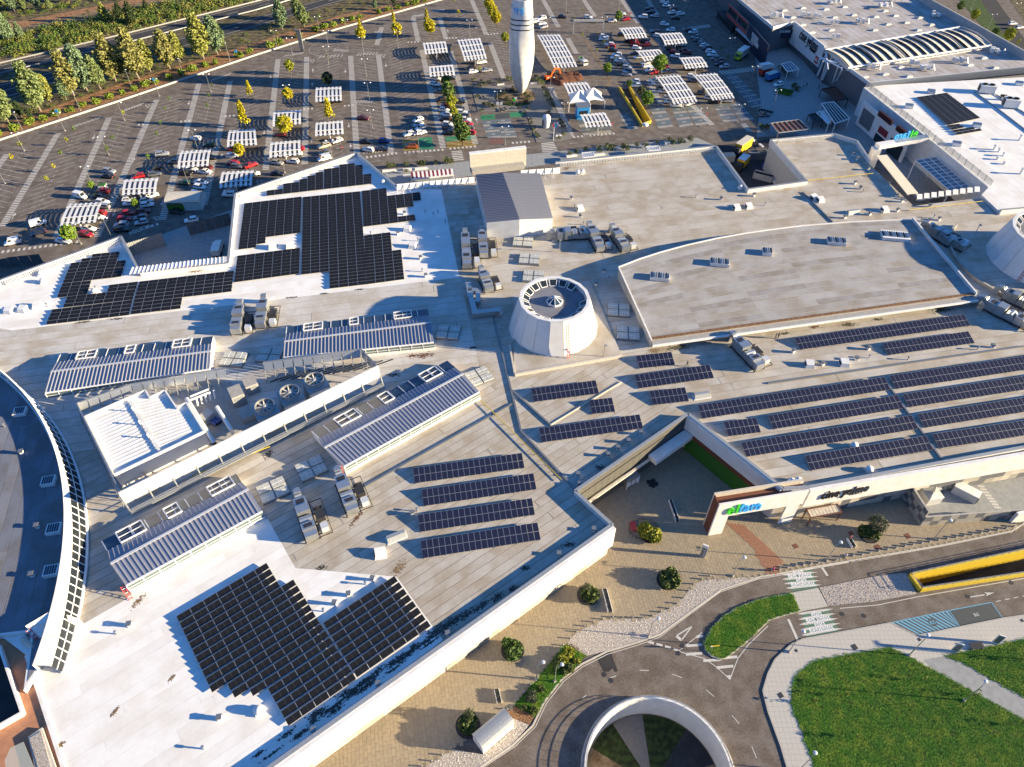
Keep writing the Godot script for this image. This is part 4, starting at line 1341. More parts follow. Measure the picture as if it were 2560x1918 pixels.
# small condensers on a frame
func small_unit(at: Vector3,k: int,label: String) -> void:
	var t=thing("condenser_set",label,"air conditioner",at,rng.randf_range(-0.4,0.1),"condenser sets on the cinema roof")
	var mb=MB.new()
	for s in [-1.4,1.4]:
		mb.beam(Vector3(-2.2,0.5,s),Vector3(2.2,0.5,s),0.12,0.12)
		for x in [-2.0,0,2.0]:
			mb.beam(Vector3(x,0,s),Vector3(x,0.5,s),0.12,0.12)
	part(t,"frame",mb,mats.galv_dull)
	for i in (2 if k==1 else 4):
		mb=MB.new()
		var h=rng.randf_range(0.9,1.7)
		mb.bx(Vector3(-1.4+(i % 2)*2.0+rng.randf_range(-0.3,0.3),0.56+h*0.5,-0.7+(i/2)*1.5),Vector3(rng.randf_range(0.9,1.6),h,rng.randf_range(0.8,1.2)))
		part(t,"casing",mb,mats.whiteclad)
	if k==2:
		mb=MB.new(); mb.tube([Vector3(1.2,0.9,0.4),Vector3(2.4,1.4,0.4),Vector3(2.6,2.0,0.4),Vector3(3.0,0.5,1.4)],0.3,8); part(t,"duct",mb,mats.galv)

# ---------------------------------------------------------------- twisted tower
func tower_ring(h: float,grow := 0.0) -> Array:
	var hs=[0.0,2.0,6.0,12.0,18.0,23.0,28.0,33.6]
	var rs=[0.9,2.0,3.2,4.1,4.45,4.3,3.9,3.2]
	var r=3.0
	for i in hs.size()-1:
		if h>=hs[i] and h<=hs[i+1]+0.001:
			var u=smoothstep(hs[i],hs[i+1],h)
			r=lerpf(rs[i],rs[i+1],(h-hs[i])/(hs[i+1]-hs[i]))
	r+=grow
	var tw=deg_to_rad(28.0+h*2.6)
	var out=[]
	for j in 32:
		var a=TAU*j/32.0
		# rounded square section that turns with the height
		var c=cos(a); var s=sin(a)
		var k=pow(pow(absf(c),3.6)+pow(absf(s),3.6),-1.0/3.6)
		out.append(Vector3(cos(a+tw)*r*lerpf(1.0,k,0.75),h,sin(a+tw)*r*lerpf(1.0,k,0.75)))
	return out
func build_tower() -> void:
	var p=g(2,80,815,0)
	var t=thing("landmark_tower","slender twisted silver tower with three dark slots near the top","tower",Vector3(p.x,0,p.z-1.5))
	var skin=mat("tower_skin",lin(0.80,0.81,0.82),0.3,0.25,tex.whiteroof,8)
	# shell in courses of sheet metal
	var lv=[0.0,2.4,4.8,7.2,9.6,12.0,14.4,16.8,19.2,21.6,24.0,25.6,27.2,28.8,31.2,33.6]
	for i in lv.size()-1:
		var rings=[]
		for k in 4:
			rings.append(tower_ring(lerpf(lv[i]+0.008,lv[i+1]-0.008,k/3.0)))
		var mb=MB.new(); mb.loft(rings,true,false)
		part(t,"cladding_course",mb.mesh(true),skin)
	var core=MB.new()
	var cr=[]
	for i in 18:
		cr.append(tower_ring(33.5*i/17.0,-0.12))
	core.loft(cr,true,false)
	part(t,"core",core,mats.galv_dull)
	for h in [24.0,25.6,27.2]:
		var mb=MB.new(); mb.loft([tower_ring(h-0.02,0.03),tower_ring(h+0.36,0.03)],true,false); part(t,"dark_slot",mb,mats.black)
	# hollow top
	var mb=MB.new()
	mb.loft([tower_ring(33.6),tower_ring(33.6,-0.35),tower_ring(32.2,-0.35)],true,false)
	part(t,"rim",mb,mats.whiteclad)
	mb=MB.new()
	var top=tower_ring(32.2,-0.3)
	for j in range(1,31):
		mb.tri(top[0],top[j],top[j+1],Vector3.UP)
	part(t,"top_floor",mb,mats.concrete)
	# blue letters wrapped on the upper shell
	var ch=["f","a","r","o"]
	for i in 4:
		var a=deg_to_rad(158.0-i*22.0)
		var d=Vector3(cos(a),0,sin(a))
		var o=sign_text(t,"letter",ch[i],d*3.75+Vector3(0,30.4,0),Vector3(d.z,0,-d.x),Vector3.UP,2.6,1.3 if i != 2 else 0.9,mats.blue_sign,0.3)

# ---------------------------------------------------------------- garden round the tower, works, kiosks
func build_garden() -> void:
	var paving=mat("garden_paving",lin(0.22,0.205,0.185),0.9,0,tex.concrete,5)
	sheet("garden_path",pg(32,[0,175,60,150,400,125,560,118,690,125,770,280,850,430,1000,660,880,690,640,700,560,470,520,400,330,385,60,400,20,260],0),0.1,paving)
	var c=v2(g(32,430,245,0))
	var bed=MB.new(); bed.prism(ccw(circle(c,7.6,36)),0.0,0.22)
	struct("flower_bed",bed,mats.soil)
	var cres=MB.new(); cres.poly(ccw(pg(32,[300,310,380,300,470,312,560,300,580,312,500,330,400,333,320,325],0.25)),0.26)
	struct("lawn",cres,mats.lawn)
	var bm=[bush_mesh(301,1.0,1.3,150),bush_mesh(302,1.0,1.1,150),bush_mesh(303,1.0,1.6,150)]
	var mg=leaf_mat("garden_leaf",lin(0.045,0.055,0.02)); var ml=leaf_mat("garden_leaf_light",lin(0.09,0.12,0.02))
	for i in 30:
		var a=i*2.4; var r=3.2+fmod(i*1.37,4.2)
		var p=c+Vector2(cos(a),sin(a))*r
		if p.distance_to(v2(g(2,80,815,0))-Vector2(0,1.5))<3.0:
			continue
		var o=solo("shrub",bm[i % 3],mg,"dark low shrub in the round bed at the tower foot","shrub","shrubs of the tower bed")
		o.position=v3(p,0.2); o.scale=Vector3.ONE*(1.0+0.35*sin(i*5.0)); o.rotation.y=i
	for e in [[100,100,1.2],[130,130,1.5],[170,110,1.2],[270,112,1.6],[345,75,1.4],[390,90,1.5],[50,265,1.6],[130,335,1.5],[165,335,1.6],[220,355,1.7],[95,398,1.3],[470,365,1.0],[560,368,1.1],[575,488,1.2],[585,515,1.1],[610,585,1.0],[630,620,1.1],[645,645,1.0],[640,55,1.3],[690,120,1.6],[715,175,1.5],[735,225,1.6],[745,255,1.4],[770,300,1.7],[795,345,1.6],[755,420,1.4],[772,448,1.2],[870,490,1.3],[890,530,1.4],[908,560,1.3],[858,662,1.1],[910,630,1.3],[600,95,1.4],[660,90,1.5],[75,150,1.4],[20,90,1.3]]:
		var p=g(32,e[0],e[1],0)
		var o=solo("shrub",bm[int(e[0]) % 3],mg if int(e[1]) % 3 else ml,"clipped shrub in a planter of the tower garden","shrub","shrubs of the tower garden")
		o.position=Vector3(p.x,0.12,p.z); o.scale=Vector3(1,0.8,1)*e[2]
	# long planter kerbs
	for e in [[250,128,320,122],[575,118,640,112],[830,635,890,625],[845,505,870,535]]:
		var mb=MB.new(); mb.beam(g(32,e[0],e[1],0.25),g(32,e[2],e[3],0.25),0.5,0.6)
		solo("planter_wall",mb,mats.whitepaint,"low white planter wall in the tower garden","planter","planter walls of the tower garden")
	# dark benches
	for e in [[115,260],[330,375],[290,385],[525,400],[630,555],[665,640],[595,560]]:
		var p=g(32,e[0],e[1],0)
		var t=thing("park_bench","dark slab bench beside a planter in the tower garden","bench",p,0.3,"benches of the tower garden")
		var mb=MB.new(); mb.bx(Vector3(0,0.45,0),Vector3(0.7,0.12,2.4)); part(t,"seat",mb,mats.steel_dark)
		for s in [-0.9,0.9]:
			bb(t,"leg",mats.concrete,Vector3(0,0.24,s),Vector3(0.6,0.3,0.2))
	# white rounded totem and flags
	var p=g(32,735,550,0)
	var t=thing("white_kiosk","white capsule shaped advertising drum with grey panel in the garden","kiosk",p)
	var mb=MB.new(); mb.lathe(Vector3.ZERO,[Vector2(1.0,0),Vector2(1.45,2.6),Vector2(1.5,3.6),Vector2(1.2,4.3),Vector2(0.5,4.7),Vector2(0,4.75)],18); part(t,"shell",mb.mesh(true),mats.whitepaint)
	bb(t,"panel",mats.steel_grey,Vector3(-1.15,1.9,0.75),Vector3(0.9,2.6,0.2),Basis(Vector3.UP,-0.9))
	p=g(32,808,680,0)
	t=thing("flag_pole","white pole with a red and white flag cluster by the crossing","flag",p)
	mb=MB.new(); mb.tube([Vector3.ZERO,Vector3(0,6.5,0)],0.09,6); part(t,"pole",mb,mats.frame_white)
	for i in 3:
		mb=MB.new(); mb.quad(Vector3(0,6.4,0),Vector3(0.7*(i-1)+0.2,6.1,0.5),Vector3(0.7*(i-1)+0.3,4.9,0.5),Vector3(0.05,5.0,0)); part(t,"flag",mb,[mats.red_paint,mats.frame_white,mats.blue_sign][i])
	# small signs
	for e in [[417,345,"green_sign"],[291,380,"whitepaint"],[433,330,"frame_white"],[255,380,"frame_white"]]:
		p=g(32,e[0],e[1],0)
		t=thing("garden_sign","small %s sign on a thin post in the tower garden" % ("green" if e[2]=="green_sign" else "white"),"sign",p,0.0,"signs of the tower garden")
		mb=MB.new(); mb.tube([Vector3.ZERO,Vector3(0,2.4,0)],0.06,5); part(t,"post",mb,mats.steel_grey)
		bb(t,"board",mats[e[2]],Vector3(0,2.6,0),Vector3(1.0,0.9,0.12))
	# ---- trench and excavation
	var tr=MB.new()
	for e in [[630,350,850,690],[850,690,815,760],[600,672,850,685],[410,585,440,640]]:
		line2(tr,v2(g(2,e[0],e[1])),v2(g(2,e[2],e[3])),1.0,0.02)
	struct("trench",tr,mats.soil)
	var md=thing("earth_mound","heap of red brown excavated earth","earth",g(2,450,680,0))
	mb=MB.new()
	var r=RandomNumberGenerator.new(); r.seed=8
	var fn=FastNoiseLite.new(); fn.seed=4; fn.frequency=0.25
	var q=pg(2,[355,650,575,635,600,685,520,705,420,740,350,705],0)
	for i in 24:
		for j in 24:
			var quad_pts=[]
			for k in [[0,0],[1,0],[1,1],[0,1]]:
				var x=-13.0+(i+k[0])*26.0/24.0; var z=-13.0+(j+k[1])*26.0/24.0
				var w=Vector2(x,z)+v2(md.position)
				var d=0.0
				if Geometry2D.is_point_in_polygon(w,q):
					d=1.2+fn.get_noise_2d(x*2,z*2)*1.4
				quad_pts.append(Vector3(x,maxf(0.01,d),z))
			var mx=0.0
			for v in quad_pts:
				mx=maxf(mx,v.y)
			if mx>0.02:
				mb.quad(quad_pts[0],quad_pts[1],quad_pts[2],quad_pts[3])
	part(md,"heap",mb.mesh(true),mat("earth",lin(0.22,0.085,0.045),0.95,0,tex.soil,4))
	sheet("excavation",pg(2,[520,640,575,632,600,685,560,690],0),0.018,mats.asphalt_dark)
	# excavator
	p=g(2,315,690,0)
	t=thing("excavator","orange tracked excavator digging beside the earth heap","excavator",p,0.5)
	for s in [-0.9,0.9]:
		bb(t,"track",mats.black,Vector3(0,0.4,s),Vector3(3.2,0.8,0.55))
	bb(t,"body",mat("orange",lin(0.65,0.12,0.015),0.45),Vector3(-0.3,1.35,0),Vector3(2.6,1.0,2.2))
	bb(t,"cab",mats.window_dark,Vector3(0.5,2.4,-0.5),Vector3(1.2,1.3,1.0))
	mb=MB.new(); mb.beam(Vector3(0.8,1.6,0.3),Vector3(2.6,4.2,0.3),0.4,0.55); mb.beam(Vector3(2.6,4.2,0.3),Vector3(4.6,3.6,0.3),0.35,0.5); part(t,"boom",mb,mats.orange)
	bp(t,"stick",mats.orange,Vector3(4.6,3.6,0.3),Vector3(5.2,1.4,0.3),0.3,0.4)
	bb(t,"bucket",mats.steel_dark,Vector3(5.0,1.1,0.3),Vector3(0.8,0.8,1.0),Basis(Vector3.BACK,0.4))
	# worker in yellow
	person(g(2,300,690,0),0.3,lin(0.7,0.6,0.02),lin(0.03,0.03,0.05),"worker in a yellow vest standing by the excavator")
	# tipping container, white and green
	p=g(2,615,555,0)
	t=thing("tipper_truck","small white truck with green tail and open bed","truck",p,-1.2)
	mb=MB.new(); mb.bx(Vector3(-1.2,0.95,0),Vector3(3.6,0.2,2.0)); mb.bx(Vector3(-1.2,1.4,0.95),Vector3(3.6,0.8,0.1)); mb.bx(Vector3(-1.2,1.4,-0.95),Vector3(3.6,0.8,0.1)); part(t,"bed",mb,mats.whitepaint)
	bb(t,"tail_board",mat("tail_green",lin(0.02,0.16,0.03),0.6),Vector3(-3.0,1.4,0),Vector3(0.12,0.9,2.0))
	bb(t,"cab",mats.whitepaint,Vector3(1.5,1.3,0),Vector3(1.6,1.7,1.9))
	bb(t,"windscreen",mats.window_dark,Vector3(2.31,1.6,0),Vector3(0.05,0.7,1.7))
	for w in [[1.4,0.85],[1.4,-0.85],[-2.0,0.85],[-2.0,-0.85]]:
		part(t,"wheel",wheel_mesh(0.42,0.25),mats.tyre,Transform3D(Basis.IDENTITY,Vector3(w[0],0.42,w[1])))
	# ---- white tensile tents and the blue kiosk
	for e in [[2,575,890,0.0],[2,690,870,0.1]]:
		p=g(e[0],e[1],e[2]+40,0)
		t=thing("peaked_tent","white peaked fabric tent over the blue kiosk yard","tent",p,e[3],"white tents by the kiosk")
		mb=MB.new()
		var apex=Vector3(0,6.6,-0.4)
		var cs=[Vector3(-3.9,3.2,3.6),Vector3(3.9,3.2,3.6),Vector3(3.9,3.2,-3.6),Vector3(-3.9,3.2,-3.6)]
		for i in 4:
			var a: Vector3=cs[i]; var b: Vector3=cs[(i+1) % 4]
			var m=(a+b)*0.5*Vector3(0.82,1,0.82)+Vector3(0,0.3,0)
			var m2=m.lerp(apex,0.5)-Vector3(0,0.7,0)
			mb.tri(a,m,m2); mb.tri(m,b,m2); mb.tri(a,m2,apex); mb.tri(m2,b,apex)
		part(t,"fabric",mb,mats.whitepaint)
		for q4 in cs:
			mb=MB.new(); mb.tube([Vector3(q4.x,0,q4.z),q4],0.12,6); part(t,"pole",mb,mats.frame_white)
	p=g(2,605,1010,0)
	t=thing("blue_kiosk","bright blue kiosk cabin with grey roof by the tents","kiosk",p,0.15)
	bb(t,"wall",mat("kiosk_blue",lin(0.02,0.25,0.62),0.5),Vector3(0,2.2,0),Vector3(4.6,4.4,3.4))
	bb(t,"roof",mats.steel_grey,Vector3(0,4.55,0),Vector3(5.0,0.3,3.8))
	bb(t,"counter_window",mats.window_dark,Vector3(0,2.4,1.72),Vector3(3.0,1.4,0.1))
	# ---- yellow walled ramp down in the car park
	var rl=ramp_lot()
	t=thing("lot_ramp","yellow walled ramp going down in the car park","ramp")
	mb=MB.new(); mb.quad(v3(rl[0],-0.02),v3(rl[1],-0.02),v3(rl[2],-3.6),v3(rl[3],-3.6)); part(t,"floor",mb,mats.asphalt_dark)
	for e in [[0,3],[1,2],[2,3]]:
		bp(t,"wall",mats.yellow_paint,v3(rl[e[0]],-1.25),v3(rl[e[1]],-1.25),0.5,4.7)
	mb=MB.new()
	for i in 3:
		var u=0.25+i*0.24
		var a=v3(rl[0].lerp(rl[3],u),-3.6*u+0.03); var b=v3(rl[1].lerp(rl[2],u),-3.6*u+0.03)
		var m=(a+b)*0.5+(v3(rl[3],-3.6)-v3(rl[0],0)).normalized()*-0.9
		mb.beam(a.lerp(m,0.2),m,0.3,0.03); mb.beam(m,b.lerp(m,0.2),0.3,0.03)
	part(t,"chevron",mb,mats.line_white)
	# round tank at the ramp end
	p=g(2,1150,1085,1.0)
	mb=MB.new(); mb.lathe(Vector3.ZERO,[Vector2(1.1,0),Vector2(1.1,0.5),Vector2(0.7,0.8),Vector2(0,0.9)],14)
	var o2=solo("parasol",mb,mats.whitepaint,"white round cover standing at the end of the yellow ramp","cover"); o2.position=Vector3(p.x,1.12,p.z)
	# arch gate over the trench lane
	t=thing("lane_portal","grey portal frame over a car park lane","portal",g(2,655,290,0))
	for s in [-6.5,6.5]:
		bp(t,"leg",mats.concrete_light,Vector3(s,0,0),Vector3(s,5.0,0),0.5,0.5)
	bp(t,"beam",mats.concrete_light,Vector3(-6.7,5.3,0),Vector3(6.7,5.3,0),0.7,0.8)
	# dark slab at the car park edge
	mb=MB.new(); mb.beam(g(1,385,365,3.0),g(1,400,440,0.2),0.5,1.2)
	p=g(1,400,445,0)
	mb=MB.new(); mb.bx(Vector3(0,4.2,0),Vector3(1.6,8.4,0.7)); mb.bx(Vector3(-0.4,8.6,0),Vector3(2.4,0.5,0.9))
	var slab=solo("pylon_sign",mb,mats.dark_tile,"dark upright pylon at the edge of the car park","sign"); slab.position=p

func wheel_mesh(r: float,w: float) -> ArrayMesh:
	var key="wheel%.2f" % r
	if tex.has(key):
		return tex[key]
	var b=MB.new()
	var k=12
	for j in k:
		var a=TAU*j/k; var c=TAU*(j+1)/k
		var p=Vector3(cos(a)*r,sin(a)*r,0); var q=Vector3(cos(c)*r,sin(c)*r,0)
		var z=Vector3(0,0,w*0.5)
		b.quad(p-z,q-z,q+z,p+z)
		b.tri(z,p+z,q+z,Vector3.BACK); b.tri(-z,q-z,p-z,Vector3.FORWARD)
	tex[key]=b.mesh()
	return tex[key]

# ---------------------------------------------------------------- people: one continuous body meshed from a distance field
var body_cache := {}
func person_mesh(pose: int,shirt: Color,legs: Color) -> ArrayMesh:
	var key="%d%s%s" % [pose,shirt.to_html(),legs.to_html()]
	if body_cache.has(key):
		return body_cache[key]
	var st=0.10 if pose==0 else 0.30
	# a, b, ra, rb, colour index (0 skin 1 shirt 2 legs 3 hair 4 shoe)
	var bones=[[Vector3(0,1.56,0),Vector3(0,1.66,0.01),0.095,0.10,0],[Vector3(0,1.66,-0.02),Vector3(0,1.69,-0.02),0.105,0.10,3],[Vector3(0,1.42,0),Vector3(0,1.52,0),0.055,0.05,0],[Vector3(-0.15,1.38,0),Vector3(0.15,1.38,0),0.075,0.075,1],[Vector3(0,1.32,0),Vector3(0,0.98,0),0.155,0.14,1],[Vector3(-0.07,0.93,0),Vector3(0.07,0.93,0),0.13,0.13,2]]
	for s in [-1.0,1.0]:
		var sw: float=st*s
		bones.append([Vector3(0.09*s,0.88,0),Vector3(0.10*s,0.48,sw*0.6+0.02),0.085,0.06,2])
		bones.append([Vector3(0.10*s,0.48,sw*0.6+0.02),Vector3(0.10*s,0.08,sw),0.06,0.042,2])
		bones.append([Vector3(0.10*s,0.05,sw-0.03),Vector3(0.11*s,0.04,sw+0.15),0.045,0.035,4])
		bones.append([Vector3(0.19*s,1.37,0),Vector3(0.25*s,1.10,-sw*0.4),0.055,0.045,1])
		bones.append([Vector3(0.25*s,1.10,-sw*0.4),Vector3(0.25*s,0.86,-sw*0.5+0.06),0.042,0.035,0])
		bones.append([Vector3(0.25*s,0.86,-sw*0.5+0.06),Vector3(0.24*s,0.76,-sw*0.5+0.09),0.04,0.028,0])
	var cs=0.035
	var nx=20; var ny=53; var nz=28
	var org=Vector3(-0.35,-0.03,-0.45)
	var f=PackedFloat32Array(); f.resize((nx+1)*(ny+1)*(nz+1))
	for i in nx+1:
		for j in ny+1:
			for k in nz+1:
				var p=org+Vector3(i,j,k)*cs
				var d=1.0
				for b in bones:
					var ab: Vector3=b[1]-b[0]
					var u=clampf((p-b[0]).dot(ab)/ab.length_squared(),0,1)
					var q: float=(p-b[0]-ab*u).length()-lerpf(b[2],b[3],u)
					var h=clampf(0.5+0.5*(d-q)/0.04,0,1)
					d=lerpf(d,q,h)-0.04*h*(1-h)
				f[(i*(ny+1)+j)*(nz+1)+k]=d
	var vid={}
	var pts=[]
	var cols=[]
	var pal=[Color(0.35,0.2,0.13),shirt,legs,Color(0.02,0.014,0.01),Color(0.02,0.02,0.02)]
	for i in nx:
		for j in ny:
			for k in nz:
				var sum=Vector3.ZERO; var n=0
				var vals=[]
				for c in 8:
					vals.append(f[((i+(c & 1))*(ny+1)+j+((c >> 1) & 1))*(nz+1)+k+(c >> 2)])
				for e in [[0,1],[2,3],[4,5],[6,7],[0,2],[1,3],[4,6],[5,7],[0,4],[1,5],[2,6],[3,7]]:
					var a: float=vals[e[0]]; var b: float=vals[e[1]]
					if (a<0) != (b<0):
						var u=a/(a-b)
						var pa=Vector3(e[0] & 1,(e[0] >> 1) & 1,e[0] >> 2); var pb=Vector3(e[1] & 1,(e[1] >> 1) & 1,e[1] >> 2)
						sum+=pa.lerp(pb,u); n+=1
				if n>0:
					var p=org+(Vector3(i,j,k)+sum/n)*cs
					vid[(i*ny+j)*nz+k]=pts.size()
					pts.append(p)
					var best=9.0; var ci=1
					for b in bones:
						var ab: Vector3=b[1]-b[0]
						var u=clampf((p-b[0]).dot(ab)/ab.length_squared(),0,1)
						var q: float=(p-b[0]-ab*u).length()-lerpf(b[2],b[3],u)
						if q<best:
							best=q; ci=b[4]
					cols.append(pal[ci])
	var sf=SurfaceTool.new()
	sf.begin(Mesh.PRIMITIVE_TRIANGLES)
	for i in pts.size():
		sf.set_color(cols[i]); sf.set_smooth_group(0); sf.add_vertex(pts[i])
	for i in range(1,nx):
		for j in range(1,ny):
			for k in range(1,nz):
				var v0=f[(i*(ny+1)+j)*(nz+1)+k]
				for ax in 3:
					var o=[[i+1,j,k],[i,j+1,k],[i,j,k+1]][ax]
					var v1: float=f[(o[0]*(ny+1)+o[1])*(nz+1)+o[2]]
					if (v0<0)==(v1<0):
						continue
					var cells: Array
					if ax==0:
						cells=[[i,j-1,k-1],[i,j,k-1],[i,j,k],[i,j-1,k]]
					elif ax==1:
						cells=[[i-1,j,k-1],[i-1,j,k],[i,j,k],[i,j,k-1]]
					else:
						cells=[[i-1,j-1,k],[i,j-1,k],[i,j,k],[i-1,j,k]]
					var q=[]
					for c in cells:
						q.append(vid.get((c[0]*ny+c[1])*nz+c[2],-1))
					if q.has(-1):
						continue
					if v0>0:
						q.reverse()
					for x in [0,2,1,0,3,2]:
						sf.add_index(q[x])
	sf.generate_normals()
	body_cache[key]=sf.commit()
	return body_cache[key]
func person(at: Vector3,turn: float,shirt: Color,legs: Color,label: String,pose := 0) -> void:
	var m=mat("people",Color(1,1,1),0.85)
	m.vertex_color_use_as_albedo=true
	var o=solo("person",person_mesh(pose,shirt.srgb_to_linear(),legs.srgb_to_linear()),m,label,"person")
	o.position=at; o.rotation.y=turn

# ---------------------------------------------------------------- arched hall and the two cones
func build_arch_and_cones() -> void:
	var t=thing("arched_hall","higher hall with a wide grey sloping roof of worn sheets","building")
	# upper edge bows outwards, lower edge is straight
	var up=[[6,920,650],[6,1100,580],[6,1280,522],[6,1500,462],[6,1750,405],[6,2000,360],[6,2209,330],[7,300,292],[7,700,262],[7,1000,248],[7,1243,242]]
	var lo0=g(6,1205,1280,11.0); var lo1=g(7,1792,893,11.0)
	var hu=12.2
	var U=[]
	for e in up:
		U.append(g(e[0],e[1],e[2],hu-(1.2 if e[1]==920 or e[1]==1243 else 0.0)*0.0))
	var n=U.size()
	var rows=17
	var keys=["arch0","arch1","arch0","arch2","arch1"]
	var base=MB.new()
	for i in n-1:
		var a0: Vector3=U[i]; var a1: Vector3=U[i+1]
		var u0=float(i)/(n-1); var u1=(i+1.0)/(n-1)
		# the chord parameter follows the real position along the lower edge
		u0=clampf((v2(a0)-v2(U[0])).dot((v2(U[n-1])-v2(U[0])).normalized())/v2(U[0]).distance_to(v2(U[n-1])),0,1)
		u1=clampf((v2(a1)-v2(U[0])).dot((v2(U[n-1])-v2(U[0])).normalized())/v2(U[0]).distance_to(v2(U[n-1])),0,1)
		var b0=lo0.lerp(lo1,u0); var b1=lo0.lerp(lo1,u1)
		base.quad(a0-Vector3(0,0.05,0),a1-Vector3(0,0.05,0),b1-Vector3(0,0.05,0),b0-Vector3(0,0.05,0))
		base.quad(Vector3(a0.x,8.9,a0.z),Vector3(a1.x,8.9,a1.z),a1,a0)
		base.quad(b0,b1,Vector3(b1.x,8.9,b1.z),Vector3(b0.x,8.9,b0.z))
		for r in rows:
			var s0=r/float(rows)+0.0012; var s1=(r+1.0)/rows-0.0012
			var mb=MB.new()
			mb.quad(a0.lerp(b0,s0),a1.lerp(b1,s0),a1.lerp(b1,s1),a0.lerp(b0,s1))
			part(t,"roof_sheet",mb,mats[keys[(i/2*7+r*3+(r*r) % 4) % 5]])
	base.quad(U[0],lo0,Vector3(lo0.x,8.9,lo0.z),Vector3(U[0].x,8.9,U[0].z))
	base.quad(lo1,U[n-1],Vector3(U[n-1].x,8.9,U[n-1].z),Vector3(lo1.x,8.9,lo1.z))
	part(t,"wall",base,mats.greyroof1)
	# edge flashing and gutter
	var fl=MB.new()
	for i in n-1:
		fl.beam(U[i]+Vector3(0,0.08,0),U[i+1]+Vector3(0,0.08,0),0.3,0.2)
	fl.beam(U[0]+Vector3(0,0.08,0),lo0+Vector3(0,0.08,0),0.3,0.2)
	part(t,"edge_flashing",fl,mats.whitepaint)
	fl=MB.new(); fl.beam(U[n-1]+Vector3(0,0.35,0),lo1+Vector3(0,0.35,0),0.4,0.9); part(t,"side_parapet",fl,mats.whiteclad)
	fl=MB.new(); fl.beam(lo0+Vector3(0,-0.15,0.9),lo1+Vector3(0,-0.15,0.9),1.4,0.18); part(t,"gutter",fl,mats.concrete)
	fl=MB.new(); fl.beam(lo0+Vector3(0,-0.25,1.7),lo1+Vector3(0,-0.25,1.7),0.35,0.5); part(t,"gutter_edge",fl,mats.whitepaint)
	fl=MB.new(); fl.beam(lo0.lerp(U[0],0.02)+Vector3(0,0.05,0),lo1.lerp(U[n-1],0.02)+Vector3(0,0.05,0),0.7,0.16); part(t,"rusty_ridge",fl,mat("rusty",lin(0.33,0.18,0.09),0.9,0,tex.soil,5))
	# louvred roof vents on the slope
	for e in [[6,1275,735,4],[6,1790,612,4],[6,2200,520,2],[7,590,430,4],[7,1095,383,6]]:
		var p=g(e[0],e[1],e[2],12.2)
		var v=thing("slope_vent","white louvred vent box on the grey sloping roof" if e[3]==4 else ("short louvred vent box on the grey sloping roof" if e[3]==2 else "large six panel louvred vent on the grey sloping roof"),"vent",p-Vector3(0,0.35,0),-0.16,"louvred vents of the arched hall")
		var w: float=e[3]*1.15
		var mb=MB.new(); mb.bx(Vector3(0,0.45,0),Vector3(w,0.9,2.4+(1.2 if e[3]==6 else 0.0))); part(v,"kerb",mb,mats.whitepaint)
		for i in e[3]*2:
			bb(v,"louvre",mats.galv if i % 3 else mats.steel_dark,Vector3(-w*0.5+(i+0.5)*w/(e[3]*2),1.0,0),Vector3(w/(e[3]*2)*0.9,0.06,2.2),Basis(Vector3.BACK,0.8))
	# strings of lights between the vents
	# ---- cones
	cone("white_cone","white truncated cone lantern with a skylight ring on top",Vector3(9.6,DECK,-123.9),10.4,8.0,17.6,18,1.0)
	cone("far_cone","second white truncated cone lantern at the far side roof",Vector3(136.7,DECK,-149.4),13.1,10.7,17.6,20,2.2)
	# platform under the first cone
	var pl=MB.new()
	pl.prism(ccw(pg(6,[22,1570,945,1408,690,800,0,905],9.45)),8.98,9.45)
	part(mall,"platform",pl,mats.membrane0)
	pl=MB.new(); pl.beam(g(6,25,1580,9.3),g(6,948,1418,9.3),0.5,0.8); part(mall,"platform_edge",pl,mats.cream)
	pl=MB.new(); pl.beam(g(6,25,1580,9.3),g(6,-20,1330,9.3),0.4,0.7); part(mall,"platform_edge",pl,mats.cream)
	# curved ring round the second cone
	var ring=MB.new()
	var cc=Vector3(136.7,0,-149.4)
	for i in 26:
		var a=deg_to_rad(70.0+i*6.0); var b=deg_to_rad(76.0+i*6.0)
		ring.beam(cc+Vector3(cos(a)*22.0,9.4,sin(a)*22.0),cc+Vector3(cos(b)*22.0,9.4,sin(b)*22.0),0.6,0.8)
	part(mall,"curved_kerb",ring,mats.concrete)
	rung_ladder(Vector3(9.6,17.8,-115.4)+Vector3(2.3,0,0.4),Vector3(9.6,9.5,-113.0)+Vector3(3.0,0,0.0),"red and white rung ladder up the side of the white cone")
	rung_ladder(Vector3(136.7-8.2,17.8,-149.4+6.9),Vector3(136.7-10.2,9.2,-149.4+8.4),"rung ladder up the side of the far cone")
